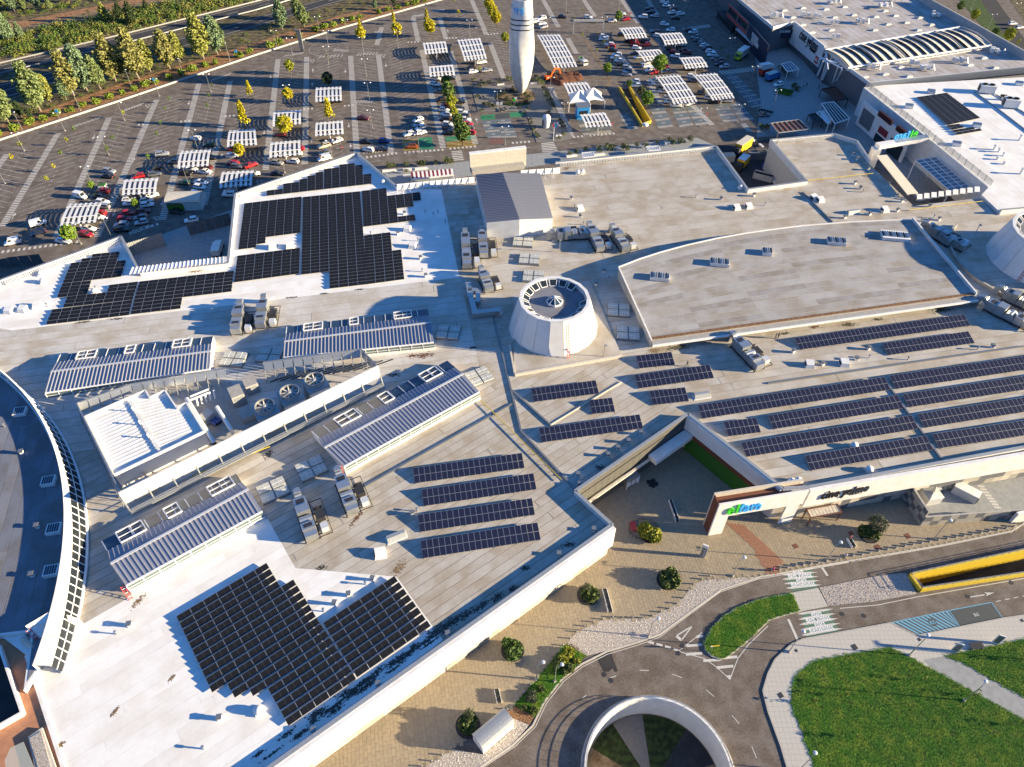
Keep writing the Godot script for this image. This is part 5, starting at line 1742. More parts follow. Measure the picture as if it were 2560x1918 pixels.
func cone(called: String,label: String,c: Vector3,r0: float,r1: float,top: float,k: int,off: float) -> void:
	var t=thing(called,label,"roof lantern",c,deg_to_rad(off))
	var h=top-c.y
	for i in k:
		var a=TAU*i/k; var b=TAU*(i+1)/k
		var mb=MB.new()
		var g0=0.004
		mb.quad(Vector3(cos(a+g0)*r1,h,sin(a+g0)*r1),Vector3(cos(b-g0)*r1,h,sin(b-g0)*r1),Vector3(cos(b-g0)*r0,0,sin(b-g0)*r0),Vector3(cos(a+g0)*r0,0,sin(a+g0)*r0))
		part(t,"cladding_panel",mb,mats.whiteclad)
	var core=MB.new()
	core.lathe(Vector3.ZERO,[Vector2(r0-0.06,0),Vector2(r1-0.06,h-0.02)],k)
	part(t,"core",core,mats.galv_dull)
	var rim=MB.new()
	rim.lathe(Vector3.ZERO,[Vector2(r1+0.05,h-0.25),Vector2(r1+0.05,h+0.12),Vector2(r1-0.75,h+0.12),Vector2(r1-0.75,h-1.3)],k)
	part(t,"rim",rim,mats.whiteclad)
	var fl=MB.new()
	fl.lathe(Vector3.ZERO,[Vector2(r1-0.7,h-1.2),Vector2(0.0,h-1.0)],k)
	part(t,"inner_roof",fl,mats.blueroof1)
	for i in k-2:
		var a=TAU*(i+0.5)/k
		var d=Vector3(cos(a),0,sin(a)); var s=Vector3(-sin(a),0,cos(a))
		var w=PI*(r1-1.6)/k*0.78
		var fr=MB.new()
		var p0=d*(r1-0.85)+Vector3(0,h-0.15,0); var p1=d*(r1-2.3)+Vector3(0,h-1.0,0)
		for e in [[p0-s*w,p0+s*w],[p1-s*w*0.85,p1+s*w*0.85],[p0-s*w,p1-s*w*0.85],[p0+s*w,p1+s*w*0.85]]:
			fr.beam(e[0],e[1],0.14,0.14)
		part(t,"skylight_frame",fr,mats.frame_white)
		var pn=MB.new(); pn.quad(p0-s*w,p0+s*w,p1+s*w*0.85,p1-s*w*0.85); part(t,"skylight_pane",pn,mats.window_dark)
	# eight sided lantern in the middle
	var lan=MB.new(); lan.lathe(Vector3(0,h-1.05,0),[Vector2(1.9,0),Vector2(1.9,0.45),Vector2(1.7,0.45)],8); part(t,"lantern_kerb",lan,mats.whiteclad)
	for i in 8:
		var a=TAU*i/8.0; var b=TAU*(i+1)/8.0
		var p=Vector3(cos(a)*1.75,h-0.6,sin(a)*1.75); var q=Vector3(cos(b)*1.75,h-0.6,sin(b)*1.75); var ap=Vector3(0,h+0.55,0)
		var mb=MB.new(); mb.tri(p,q,ap); part(t,"lantern_pane",mb,mats.window_blue)
		bp(t,"lantern_bar",mats.frame_white,p,ap,0.13,0.13)

# ---------------------------------------------------------------- ribbed roof monitors with glazed sides
func monitor(label: String,L: Array,R: Array,vents: Array) -> void:
	var hs=[10.7,11.4,12.1,11.1,9.0]
	var l=[]; var r=[]
	for i in 5:
		l.append(g(L[i][0],L[i][1],L[i][2],hs[i])); r.append(g(R[i][0],R[i][1],R[i][2],hs[i]))
	# keep the front wall upright under the eave
	l[4]=Vector3(l[3].x,9.0,l[3].z)+(l[3]-l[2])*Vector3(1,0,1)*0.02; r[4]=Vector3(r[3].x,9.0,r[3].z)+(r[3]-r[2])*Vector3(1,0,1)*0.02
	var t=thing("roof_monitor",label,"roof monitor",Vector3.ZERO,0.0,"ribbed monitors on the main roof")
	var len: float=l[2].distance_to(r[2])
	var n=int(len/0.78)
	for i in n:
		var u0=i/float(n); var u1=(i+1.0)/n
		var mb=MB.new()
		for s in [1,2]:
			var a: Vector3=l[s].lerp(r[s],u0); var b: Vector3=l[s].lerp(r[s],u1); var c: Vector3=l[s+1].lerp(r[s+1],u1); var d: Vector3=l[s+1].lerp(r[s+1],u0)
			mb.quad(a,b,c,d)
			# standing rib
			var e=Vector3(0,0.16,0)
			var w=(b-a)*0.17
			mb.quad(a+e,a+w+e,d+w+e,d+e)
			mb.quad(a+w+e,a+w*1.6,d+w*1.6,d+w+e)
			mb.quad(a-w*0.6,a+e,d+e,d-w*0.6)
		part(t,"roof_sheet",mb,mats.rib_blue)
	var ridge=MB.new(); ridge.beam(l[2]+Vector3(0,0.16,0),r[2]+Vector3(0,0.16,0),0.5,0.1); part(t,"ridge_cap",ridge,mats.rib_light)
	ridge=MB.new(); ridge.beam(l[3]+Vector3(0,-0.05,0),r[3]+Vector3(0,-0.05,0),0.25,0.3); part(t,"eaves_gutter",ridge,mats.frame_white)
	# glazed strip behind the ridge
	var np=maxi(6,int(len/2.4))
	for i in np:
		var u0=(i+0.03)/np; var u1=(i+0.97)/np
		var mb=MB.new(); mb.quad(l[0].lerp(r[0],u0),l[0].lerp(r[0],u1),l[1].lerp(r[1],u1),l[1].lerp(r[1],u0)); part(t,"glass_pane",mb,mats.window_blue)
		bp(t,"glazing_bar",mats.frame_white,l[0].lerp(r[0],i/float(np))+Vector3(0,0.03,0),l[1].lerp(r[1],i/float(np))+Vector3(0,0.03,0),0.14,0.1)
	for vv in vents:
		var u0: float=vv[0]; var u1: float=vv[1]
		var e=Vector3(0,0.25,0)
		var p=[l[0].lerp(r[0],u0)+e,l[0].lerp(r[0],u1)+e,l[1].lerp(r[1],u1)+e,l[1].lerp(r[1],u0)+e]
		var mb=MB.new()
		for i in 4:
			mb.beam(p[i],p[(i+1) % 4],0.22,0.22)
		mb.beam((p[0]+p[3])*0.5,(p[1]+p[2])*0.5,0.14,0.14)
		if vv[2]:
			mb.beam((p[0]+p[1])*0.5,(p[2]+p[3])*0.5,0.14,0.14)
		part(t,"opening_light",mb,mats.frame_white)
	# walls and gables
	var wb=MB.new()
	var bl=Vector3(l[0].x,8.95,l[0].z); var br=Vector3(r[0].x,8.95,r[0].z)
	wb.quad(br,bl,l[0],r[0])
	for e in [l,r]:
		var bb=Vector3(e[0].x,8.95,e[0].z); var ff=Vector3(e[4].x,8.95,e[4].z)
		wb.tri(bb,e[0],e[1]); wb.tri(bb,e[1],e[2]); wb.tri(bb,e[2],e[3]); wb.tri(bb,e[3],ff)
	part(t,"end_wall",wb,mats.whiteclad)
	# front: white sill wall and a strip of panes
	var sill=MB.new(); sill.beam(l[4]+Vector3(0,0.35,0),r[4]+Vector3(0,0.35,0),0.3,0.8); part(t,"sill_wall",sill,mats.whitepaint)
	np=maxi(6,int(len/2.5))
	var d=(r[4]-l[4]).normalized()
	var nn=Vector3(-d.z,0,d.x)
	if nn.z<0:
		nn=-nn
	for i in np:
		var u0=(i+0.04)/np; var u1=(i+0.96)/np
		for j in 2:
			var mb=MB.new(); mb.beam(l[4].lerp(r[4],u0)+nn*0.1+Vector3(0,1.05+j*0.58,0),l[4].lerp(r[4],u1)+nn*0.1+Vector3(0,1.05+j*0.58,0),0.05,0.5); part(t,"window_pane",mb,mat("pane_green",lin(0.12,0.16,0.16),0.12))
		var mb2=MB.new(); mb2.beam(l[4].lerp(r[4],i/float(np))+nn*0.13+Vector3(0,0.7,0),l[4].lerp(r[4],i/float(np))+nn*0.13+Vector3(0,2.0,0),0.14,0.14); part(t,"mullion",mb2,mats.frame_white)
	var tr=MB.new(); tr.beam(l[4]+nn*0.13+Vector3(0,1.34,0),r[4]+nn*0.13+Vector3(0,1.34,0),0.1,0.1); part(t,"transom",tr,mats.frame_white)
func build_monitors() -> void:
	var v=[[0.12,0.24,true],[0.43,0.49,false],[0.74,0.86,true]]
	monitor("long ribbed roof monitor beside the louvred plant screen and curved wing",[[4,520,1405],[4,490,1470],[4,440,1555],[8,388,78],[8,420,135]],[[4,1840,1245],[4,1825,1310],[4,1820,1378],[4,1808,1530],[4,1800,1600]],v)
	monitor("ribbed roof monitor crossed by the shadow of the white cone",[[5,265,1165],[5,258,1225],[5,245,1295],[5,235,1430],[5,240,1500]],[[5,1480,1010],[5,1490,1065],[5,1510,1130],[5,1535,1298],[5,1545,1375]],[[0.12,0.25,true],[0.44,0.5,false],[0.755,0.88,true]])
	monitor("ribbed roof monitor between the white plant screen and the front panel rows",[[9,480,410],[9,545,470],[9,590,555],[9,757,715],[9,775,790]],[[9,1650,-202],[9,1718,-145],[9,1790,-85],[9,1928,68],[9,1935,150]],[[0.15,0.29,true],[0.46,0.53,false],[0.77,0.9,true]])
	monitor("ribbed roof monitor beside the front white roof",[[8,875,1355],[8,925,1440],[8,955,1555],[8,1085,1742],[8,1130,1840]],[[8,2035,775],[8,2082,845],[8,2145,910],[8,2262,1098],[8,2275,1175]],[[0.1,0.28,true],[0.44,0.54,false],[0.77,0.95,true]])
	rung_ladder(g(9,725,705,11.4),g(9,755,830,9.05),"red and white rung ladder at the end of a monitor by the duct units")
	rung_ladder(g(12,1050,95,11.0),g(12,1130,210,9.05),"red and white rung ladder at the end of the monitor by the white roof")
	rung_ladder(g(5,1990,260,11.5),g(5,2000,390,9.05),"red rung ladder at the corner of the ribbed shed")
	# ribbed shed behind, with a white front wall
	var t=thing("ribbed_shed","gabled shed with ribbed grey roof and white end wall","shed")
	var a=g(5,1895,-145,14.0); var b=g(5,1990,265,14.0); var ra=g(5,2130,-160,15.0); var rb=g(6,65,238,15.0); var ea=g(6,245,-155,13.6); var eb=g(6,352,228,13.6)
	var n=30
	for i in n:
		var mb=MB.new()
		var u0=i/float(n); var u1=(i+0.9)/n
		mb.quad(a.lerp(b,u0),ra.lerp(rb,u0),ra.lerp(rb,u1),a.lerp(b,u1))
		mb.quad(ra.lerp(rb,u0),ea.lerp(eb,u0),ea.lerp(eb,u1),ra.lerp(rb,u1))
		var e=Vector3(0,0.14,0); var k=(i+0.12)/n
		mb.beam(a.lerp(b,k)+e,ra.lerp(rb,k)+e,0.18,0.18); mb.beam(ra.lerp(rb,k)+e,ea.lerp(eb,k)+e,0.18,0.18)
		part(t,"roof_sheet",mb,mats.rib_blue)
	var w=MB.new()
	var dn=Vector3(0,-1,0)
	for e in [[a,b],[eb,ea]]:
		w.quad(e[0],e[1],Vector3(e[1].x,8.9,e[1].z),Vector3(e[0].x,8.9,e[0].z))
	for e in [[b,rb,eb],[a,ra,ea]]:
		w.quad(e[0],e[1],Vector3(e[1].x,8.9,e[1].z),Vector3(e[0].x,8.9,e[0].z)); w.quad(e[1],e[2],Vector3(e[2].x,8.9,e[2].z),Vector3(e[1].x,8.9,e[1].z))
	part(t,"wall",w,mats.whiteclad)
	var sub=MB.new(); sub.quad(a-Vector3(0,0.1,0),ra-Vector3(0,0.1,0),rb-Vector3(0,0.1,0),b-Vector3(0,0.1,0)); sub.quad(ra-Vector3(0,0.1,0),ea-Vector3(0,0.1,0),eb-Vector3(0,0.1,0),rb-Vector3(0,0.1,0)); part(t,"roof_deck",sub,mats.steel_grey)
	# white sign board standing at the entrance side
	var s=thing("entrance_board","tall cream billboard wall over the rear entrance","billboard")
	var p0=g(1,1840,1330,15.0); var p1=g(2,120,1275,15.0)
	var q0=g(1,1840,1490,10.0); var q1=g(2,120,1430,10.0)
	w=MB.new(); w.beam((p0+v3(v2(p0),9.5))*0.5,(p1+v3(v2(p1),9.5))*0.5,1.2,5.6); part(s,"board",w,mats.cream)
	w=MB.new(); w.beam(p0+Vector3(0,0.2,0),p1+Vector3(0,0.2,0),1.4,0.3); part(s,"top_cap",w,mats.whitepaint)
	w=MB.new(); w.beam(v3(v2(p0),10.2)+Vector3(0.6,0,1.6),v3(v2(p1),10.2)+Vector3(-0.6,0,1.6),2.0,1.6); part(s,"plinth",w,mats.concrete)
	# tilted white panels along the rear parapet
	var lb=thing("parapet_screen","row of tilted white panels on posts along the rear parapet","screen")
	for e in [[1,1215,1590,1890,1525,12],[2,75,1470,420,1445,5]]:
		for i in e[5]:
			var c0=g(e[0],lerpf(e[1],e[3],(i+0.05)/e[5]),lerpf(e[2],e[4],(i+0.05)/e[5]),11.0); var c1=g(e[0],lerpf(e[1],e[3],(i+0.92)/e[5]),lerpf(e[2],e[4],(i+0.92)/e[5]),11.0)
			w=MB.new(); w.quad(c0,c1,c1+Vector3(0,-1.3,1.1),c0+Vector3(0,-1.3,1.1)); part(lb,"screen_panel",w,mats.whitepaint)
			w=MB.new(); w.beam(c0,Vector3(c0.x,9.0,c0.z+2.4),0.1,0.1); w.beam(c0,Vector3(c0.x,9.0,c0.z+0.2),0.1,0.1); part(lb,"stay",w,mats.frame_white)
	# awning strip over the loading yard
	var aw=thing("yard_awning","long pale ribbed awning over the loading yard edge","awning")
	var a0=g(4,1145,650,10.6); var a1=g(4,1958,555,10.6); var b0=g(4,1118,712,10.2); var b1=g(4,1960,610,10.2)
	for i in 24:
		w=MB.new(); var u0=(i+0.03)/24.0; var u1=(i+0.95)/24.0
		w.quad(a0.lerp(a1,u0),a0.lerp(a1,u1),b0.lerp(b1,u1),b0.lerp(b1,u0)); part(aw,"awning_sheet",w,mats.rib_light)
		w=MB.new(); w.beam(a0.lerp(a1,i/24.0)+Vector3(0,0.06,0),b0.lerp(b1,i/24.0)+Vector3(0,0.06,0),0.12,0.12); part(aw,"awning_rib",w,mats.frame_white)

# ---------------------------------------------------------------- plant enclosure with cooling towers
func build_plant() -> void:
	var t=thing("plant_screen","steel framed plant enclosure with a long white screen band","screen wall")
	# long white band, carried on posts
	var a=g(8,1050,985,13.2); var b=g(5,1062,1545,13.2)
	var mb=MB.new(); mb.beam(a,b,0.3,3.2); part(t,"white_band",mb,mats.whitepaint)
	var dir=(b-a).normalized(); var nrm=Vector3(-dir.z,0,dir.x)
	if nrm.z<0:
		nrm=-nrm
	for i in 13:
		var p=a.lerp(b,i/12.0)
		bp(t,"post",mats.galv_dull,Vector3(p.x,9.0,p.z)+nrm*0.9,p+Vector3(0,-0.6,0),0.22,0.22)
	for hgt in [10.0,10.5]:
		bp(t,"hand_rail",mats.galv,Vector3(a.x,hgt,a.z)+nrm*1.0,Vector3(b.x,hgt,b.z)+nrm*1.0,0.1,0.1)
	bp(t,"walkway",mats.galv_dull,Vector3(a.x,9.7,a.z)+nrm*0.9,Vector3(b.x,9.7,b.z)+nrm*0.9,1.0,0.15)
	# louvred screens on the far sides
	var segs=[[[8,660,165],[8,1130,0]],[[8,1130,0],[4,1950,1520]],[[5,60,1470],[5,905,1355]],[[5,905,1355],[5,1045,1500]],[[8,660,165],[8,1040,945]]]
	for s in segs:
		var p=g(s[0][0],s[0][1],s[0][2],13.6); var q=g(s[1][0],s[1][1],s[1][2],13.6)
		var k=int(p.distance_to(q)/1.9)
		for i in k:
			mb=MB.new()
			var c0=p.lerp(q,(i+0.06)/k); var c1=p.lerp(q,(i+0.94)/k)
			var inn=Vector3(0,-1.7,0.9)
			mb.quad(c0,c1,c1+inn,c0+inn)
			part(t,"screen_panel",mb,mats.galv)
			mb=MB.new(); var c=p.lerp(q,i/float(k)); mb.beam(c,Vector3(c.x,9.0,c.z+1.6),0.14,0.14); mb.beam(c+Vector3(0,-1.6,0.8),Vector3(c.x,9.0,c.z),0.1,0.1); part(t,"stay",mb,mats.galv_dull)
		bp(t,"rail",mats.galv,p,q,0.2,0.2)
	# dark floor and beams
	mb=MB.new(); mb.prism(ccw(PackedVector2Array([v2(g(8,1450,60,9.1)),v2(g(8,1990,-20,9.1)),v2(g(8,2209,330,9.1)),v2(g(8,1850,540,9.1)),v2(g(8,1600,160,9.1))])),9.0,9.12); part(t,"plant_floor",mb,mats.concrete)
	for i in 10:
		var p=g(5,120+i*90,1640-i*12,10.0); bp(t,"floor_beam",mats.steel_dark,p,p+Vector3(6.0,0,-3.2),0.2,0.2)
	# white plant house with standing seam roof
	var h=thing("plant_house","white plant house with ribbed white roof inside the screens","shed")
	var rp=pg(8,[735,285,1115,118,1255,58,1290,118,1425,58,1525,208,1608,165,1762,412,985,785],13.0)
	mb=MB.new(); mb.prism(ccw(rp),9.0,12.7); part(h,"wall",mb,mats.whitepaint)
	for i in rp.size():
		bp(h,"parapet",mats.whitepaint,v3(rp[i],12.9),v3(rp[(i+1) % rp.size()],12.9),0.3,0.7)
	var r0=g(8,1120,140,13.0); var r1=g(8,1375,575,13.0)
	bp(h,"ridge",mats.whiteclad,r0,r1,0.5,0.16)
	var vl=g(8,985,770,12.75)-g(8,745,300,12.75)
	for i in 17:
		var u=(i+0.5)/17.0
		var m=r0.lerp(r1,u)
		bp(h,"seam",mats.whiteclad,g(8,lerpf(750,975,u),lerpf(300,765,u),12.72),m-Vector3(0,0.24,0),0.09,0.06)
		bp(h,"seam",mats.whiteclad,m-Vector3(0,0.24,0),g(8,lerpf(1400,1745,clampf(u*1.05,0,1)),lerpf(90,410,clampf(u*1.05,0,1)),12.72),0.09,0.06)
	for e in [[1150,228],[1210,343],[1282,458]]:
		var p=g(8,e[0],e[1],13.1); mb=MB.new(); mb.lathe(p-Vector3(0,0.2,0),[Vector2(0.14,0),Vector2(0.14,0.9),Vector2(0.25,0.9),Vector2(0.2,1.15),Vector2(0,1.2)],8); part(h,"vent_pipe",mb,mats.whitepaint)
	bp(h,"service_deck",mats.concrete_light,g(8,1000,830,9.9),g(8,1770,470,9.9),2.0,0.12)
	# silver pipework outside the house
	for e in [[1070,900,1270,800],[1080,860,1240,770],[1060,930,1180,880]]:
		var p=g(8,e[0],e[1],10.6); var q=g(8,e[2],e[3],10.6)
		mb=MB.new(); mb.tube([p-Vector3(0,1.2,0),p,q,q-Vector3(0,1.2,0)],0.28,8)
		solo("insulated_pipe",mb,mats.galv,"bright insulated pipe bent beside the white plant house","pipe","insulated pipes by the plant house")
	mb=MB.new(); mb.tube([g(8,1610,130,12.6),g(8,1840,500,12.2),g(8,1850,510,9.4)],0.45,10)
	solo("header_pipe",mb,mats.rib_light,"long white header pipe along the plant house edge","pipe")
	mb=MB.new(); mb.tube([g(8,1870,200,11.6),g(8,1990,390,11.6),g(8,2010,430,9.6)],0.4,10)
	solo("header_pipe",mb,mats.whitepaint,"white pipe standing free over the dark plant floor","pipe")
	mb=MB.new()
	for i in 2:
		mb.tube([g(8,1640,140-i*30,12.0),g(8,1800,75-i*30,12.0)],0.22,8)
	for i in 5:
		var p=g(8,1690+i*38,110-i*14,11.6); mb.tube([p,p+Vector3(0.2,-1.6,1.0)],0.18,6)
	solo("pipe_rack",mb,mats.whitepaint,"white pipe rack with drop pipes over the dark plant floor","pipe")
	var ch=thing("chiller","grey chiller box with blue cylinders on the dark plant floor","chiller",g(8,1800,310,9.2),-0.5)
	bb(ch,"casing",mats.concrete_light,Vector3(0,0.9,0),Vector3(2.0,1.8,2.6))
	for i in 3:
		mb=MB.new(); mb.tube([Vector3(1.3,0.6+i*0.15,-0.8+i*0.7),Vector3(3.2,0.6+i*0.15,-0.8+i*0.7)],0.3,10); part(ch,"cylinder",mb,mat("blue_tank",lin(0.03,0.07,0.25),0.4))
	# cooling towers with open fans
	var k=0
	for e in [[9,70,185],[9,285,62],[5,500,1612]]:
		var p=g(e[0],e[1],e[2],13.3)
		k+=1
		var c=thing("cooling_tower",["cooling tower with round fan next to the lattice roof panel","middle cooling tower of three in the plant enclosure","cooling tower nearest the far screen corner of the plant enclosure"][k-1],"cooling tower",Vector3(p.x,9.05,p.z),0.55,"cooling towers of the plant")
		bb(c,"casing",mats.galv_dull,Vector3(0,1.7,0.3),Vector3(4.6,3.4,4.6))
		mb=MB.new(); mb.lathe(Vector3(0,3.35,0),[Vector2(2.1,0),Vector2(1.95,0.45),Vector2(2.0,0.95),Vector2(1.88,0.95),Vector2(1.82,0.4),Vector2(1.82,0.06)],24); part(c,"fan_ring",mb,mats.galv)
		mb=MB.new(); mb.lathe(Vector3(0,3.42,0),[Vector2(1.85,0),Vector2(0,0.0)],24); part(c,"fan_well",mb,mats.steel_grey)
		for i in 9:
			var an=TAU*i/9.0
			bb(c,"fan_blade",mats.concrete_light,Vector3(cos(an)*1.0,3.85,sin(an)*1.0),Vector3(1.6,0.05,0.3),Basis(Vector3.UP,-an)*Basis(Vector3.RIGHT,0.35))
		mb=MB.new(); mb.lathe(Vector3(0,3.7,0),[Vector2(0.32,0),Vector2(0.32,0.3),Vector2(0,0.35)],10); part(c,"hub",mb,mats.concrete_light)
		bb(c,"name_plate",mats.whitepaint,Vector3(0,2.6,2.65),Vector3(4.4,0.7,0.12))
		for i in 4:
			bb(c,"louvre",mats.steel_dark,Vector3(-1.6+i*1.07,1.1,2.66),Vector3(0.9,1.9,0.1))
	# tall dark boxes beside the towers
	for e in [[8,2030,60,3.2],[9,-60,-30,2.6],[8,2120,240,1.6]]:
		var p=g(e[0],e[1],e[2],9.1+e[3])
		var bx2=thing("plant_cabinet","grey plant cabinet beside the cooling towers","cabinet",Vector3(p.x,9.1,p.z),0.55,"cabinets beside the cooling towers")
		bb(bx2,"casing",mats.concrete,Vector3(0,e[3]*0.5,0),Vector3(2.6,e[3],3.4))
		bb(bx2,"door",mats.galv_dull,Vector3(0,e[3]*0.5,1.72),Vector3(1.8,e[3]*0.7,0.08))

# ---------------------------------------------------------------- solar panels
func cell_texture(key: String,base: Color,cell: Color,nx: int,ny: int,mid: bool) -> ImageTexture:
	if tex.has(key):
		return tex[key]
	var w=128; var h=64
	var im=Image.create(w,h,false,Image.FORMAT_RGB8)
	im.fill(base)
	for i in range(1,nx):
		im.fill_rect(Rect2i(i*w/nx,0,1,h),cell)
	for j in range(1,ny):
		im.fill_rect(Rect2i(0,j*h/ny,w,1),cell)
	if mid:
		im.fill_rect(Rect2i(w/2-1,0,2,h),cell.lightened(0.15))
	im.generate_mipmaps()
	tex[key]=ImageTexture.create_from_image(im)
	return tex[key]
func pv_mats() -> void:
	var m=StandardMaterial3D.new()
	m.albedo_texture=cell_texture("pv_black",lin(0.008,0.008,0.009),lin(0.02,0.02,0.021),12,6,true)
	m.roughness=0.42; m.metallic_specular=0.35
	mats["pv_black"]=m
	m=StandardMaterial3D.new()
	m.albedo_texture=cell_texture("pv_blue",lin(0.010,0.012,0.034),lin(0.035,0.04,0.075),10,6,false)
	m.roughness=0.35; m.metallic_specular=0.35
	mats["pv_blue"]=m
	mat("pv_frame",lin(0.38,0.39,0.41),0.45,0.6)
# a module: dark face slightly above an aluminium tray; local x across, z down the slope
func module_meshes(w: float,l: float) -> Array:
	var f=MB.new(); f.quad(Vector3(-w*0.5+0.03,0.045,-l*0.5+0.03),Vector3(w*0.5-0.03,0.045,-l*0.5+0.03),Vector3(w*0.5-0.03,0.045,l*0.5-0.03),Vector3(-w*0.5+0.03,0.045,l*0.5-0.03))
	var t=MB.new(); t.bx(Vector3(0,0.02,0),Vector3(w,0.04,l))
	return [f.mesh(),t.mesh()]
var low_mod: Array
# row of low black modules along px (x0,y0)-(x1,y1) of its upper edge
func low_row(parent: Node3D,a: Vector3,b: Vector3,n: int,v: Vector3) -> void:
	var u=(b-a)/n
	var ux=u.normalized()
	var down=(v-ux*v.dot(ux)).normalized()
	var tilt=(down+Vector3(0,-0.2,0)).normalized()
	var nn=tilt.cross(ux).normalized()
	if nn.y<0:
		nn=-nn
	var bs=Basis(ux*(u.length()/2.29),nn,tilt)
	for i in n:
		var c=a+u*(i+0.5)+tilt*0.57
		var xf=Transform3D(bs,c-parent.position)
		var o=part(parent,"solar_panel",low_mod[1],mats.pv_frame,xf)
		part(o,"cell_face",low_mod[0],mats.pv_black)
func row_px(parent: Node3D,t,x0,y0,x1,y1,n: int,h := 9.55) -> void:
	low_row(parent,g(t,x0,y0,h),g(t,x1,y1,h),n,Vector3(0,0,1))
func build_pv() -> void:
	pv_mats()
	low_mod=module_meshes(2.25,1.13)
	# ---- left cluster on the white roof
	var t=thing("solar_array","stepped block of black solar panels at the far left of the white roof","solar array",g(20,700,600,DECK),0,"black solar arrays on white roofs")
	for r in [[835,245,1305,200,3],[650,322,1287,255,4],[463,398,1267,312,5],[437,452,1412,347,6],[410,512,1395,403,6],[385,572,1377,462,6],[362,630,1360,520,6],[337,690,1340,575,6],[312,752,815,700,3],[285,812,797,762,3],[262,872,777,820,3],[237,935,757,880,3],[1120,778,1620,718,3],[1100,838,1605,780,3],[393,980,1582,845,7],[368,1040,1562,905,7],[340,1105,1545,968,7],[135,1200,1527,1035,8],[108,1265,1510,1100,8],[78,1330,1495,1165,8],[50,1398,1480,1232,8]]:
		row_px(t,20,r[0],r[1],r[2],r[3],r[4])
	t=thing("solar_array","long strip of black solar panels along the loading yard awning","solar array",g(21,900,800,DECK),0,"black solar arrays on white roofs")
	for r in [[125,718,1760,530,10],[105,775,1750,587,10],[88,834,1743,647,10],[70,896,1736,708,10],[50,960,1730,770,10],[35,1025,1722,830,10],[20,1090,866,993,5],[0,1155,856,1056,5],[-15,1222,842,1122,5]]:
		row_px(t,21,r[0],r[1],r[2],r[3],r[4])
	# ---- triangle at the rear corner
	var cols=[[22,665],[22,808],[22,950],[22,1092],[22,1230],[22,1368],[22,1507],[23,132],[23,265],[23,399],[23,532],[23,666],[23,815]]
	t=thing("solar_array","stepped wedge of black solar panels in the rear corner","solar array",g(23,300,400,DECK),0,"black solar arrays on white roofs")
	var rr=[[9,10],[7,11],[6,11],[5,11],[4,11],[2,12],[2,12],[0,12],[0,12]]
	for k in 9:
		var y23=222.0+k*43.0
		for seg in [[0,6],[7,12]]:
			var c0=maxi(seg[0],rr[k][0]); var c1=mini(seg[1],rr[k][1])
			if c0>c1:
				continue
			var sx=6.903
			# everything in tile 23 coordinates
			var x0: float=cols[c0][1]-(1518.7 if cols[c0][0]==22 else 0.0); var x1: float=cols[c1][1]-(1518.7 if cols[c1][0]==22 else 0.0)+135.0
			row_px(t,23,x0,y23-(x0-398)*0.115,x1,y23-(x1-398)*0.115,c1-c0+1)
	# ---- the big field, one lattice of 31 rows in three bays
	var o=g(22,277,888,9.55)
	var e0=g(24,100,1300,9.3)
	var rd=g(23,1185,638,9.55)-g(22,277,888,9.55)
	var ux=rd.normalized()
	var vv=(e0-o)
	var vp=vv/26.0
	vp.y=0
	var cw=[0.0,2.29]
	var bays=[[o,g(22,1270,770,9.55),7],[g(22,1290,778,9.55),g(23,760,678,9.55),7],[g(23,785,672,9.55),g(23,1772,558,9.55),7]]
	var want=[
		[[0,15,0,1],[0,14,2,2],[0,12,3,6],[18,25,0,6]],
		[[0,25,0,2],[0,30,3,6]],
		[[0,12,0,2],[3,12,3,3],[3,7,4,5],[3,5,6,6],[11,12,4,5],[16,30,0,2],[22,30,3,3]]]
	var labels=["black solar panel field beside the yard parapet of the white roof","middle black solar panel field of the white roof","ragged edged black solar panel field next to the vents of the white roof"]
	# the rows of each bay keep to the bay's own measured lower edge
	var low=[g(24,100,1300,9.3),g(24,1262,1165,9.3),g(25,865,1335,9.3)]
	var nrow=[26.0,26.0,31.0]
	for b in 3:
		t=thing("solar_array",labels[b],"solar array",bays[b][0]*Vector3(1,0,1)+Vector3(0,DECK,0),0,"black solar arrays on white roofs")
		var A: Vector3=bays[b][0]; var B: Vector3=bays[b][1]
		var v: Vector3=(low[b]-A)/nrow[b]
		v.y=0
		var u=(B-A)/bays[b][2]
		for w in want[b]:
			for k in range(w[0],w[1]+1):
				var p=A+v*k+u*w[2]
				low_row(t,p,p+u*(w[3]-w[2]+1),w[3]-w[2]+1,Vector3(0,0,1))
	# ---- front left field
	t=thing("solar_array","large black solar panel field on the front white roof","solar array",g(26,900,900,DECK),0,"black solar arrays on white roofs")
	var lx=[[110,780],[153,872],[197,965],[240,1055],[283,1148],[328,1242],[373,1340],[420,1435],[466,1535],[515,1640],[563,1745]]
	var rx=[[1360,40],[1406,122],[1455,205],[1505,290],[1730,268],[1783,352],[1836,440],[1890,527],[1945,615],[1998,705],[2052,795]]
	for k in 11:
		low_front(t,g(26,lx[k][0],lx[k][1],9.6),g(26,rx[k][0],rx[k][1],9.6),7 if k<4 else 8)
	var r27=[[565,715,7],[630,805,7],[690,900,6],[750,1000,5],[812,1095,5],[878,1190,5],[940,1290,5],[1003,1390,5]]
	for k in 8:
		var b=g(27,r27[k][0],r27[k][1],9.6)
		var u=(g(27,565,715,9.6)-g(26,730,1745+107*0.9,9.6))
		var dirv=(g(26,rx[10][0],rx[10][1],9.6)-g(26,lx[10][0],lx[10][1],9.6))/8.0
		low_front(t,b-dirv*r27[k][2],b,r27[k][2])
	t=thing("solar_array","smaller black solar panel field near the front corner of the white roof","solar array",g(27,1300,700,DECK),0,"black solar arrays on white roofs")
	var L8=[[590,705],[647,800],[705,895],[762,990],[825,1085],[885,1182],[947,1278],[1010,1375]]
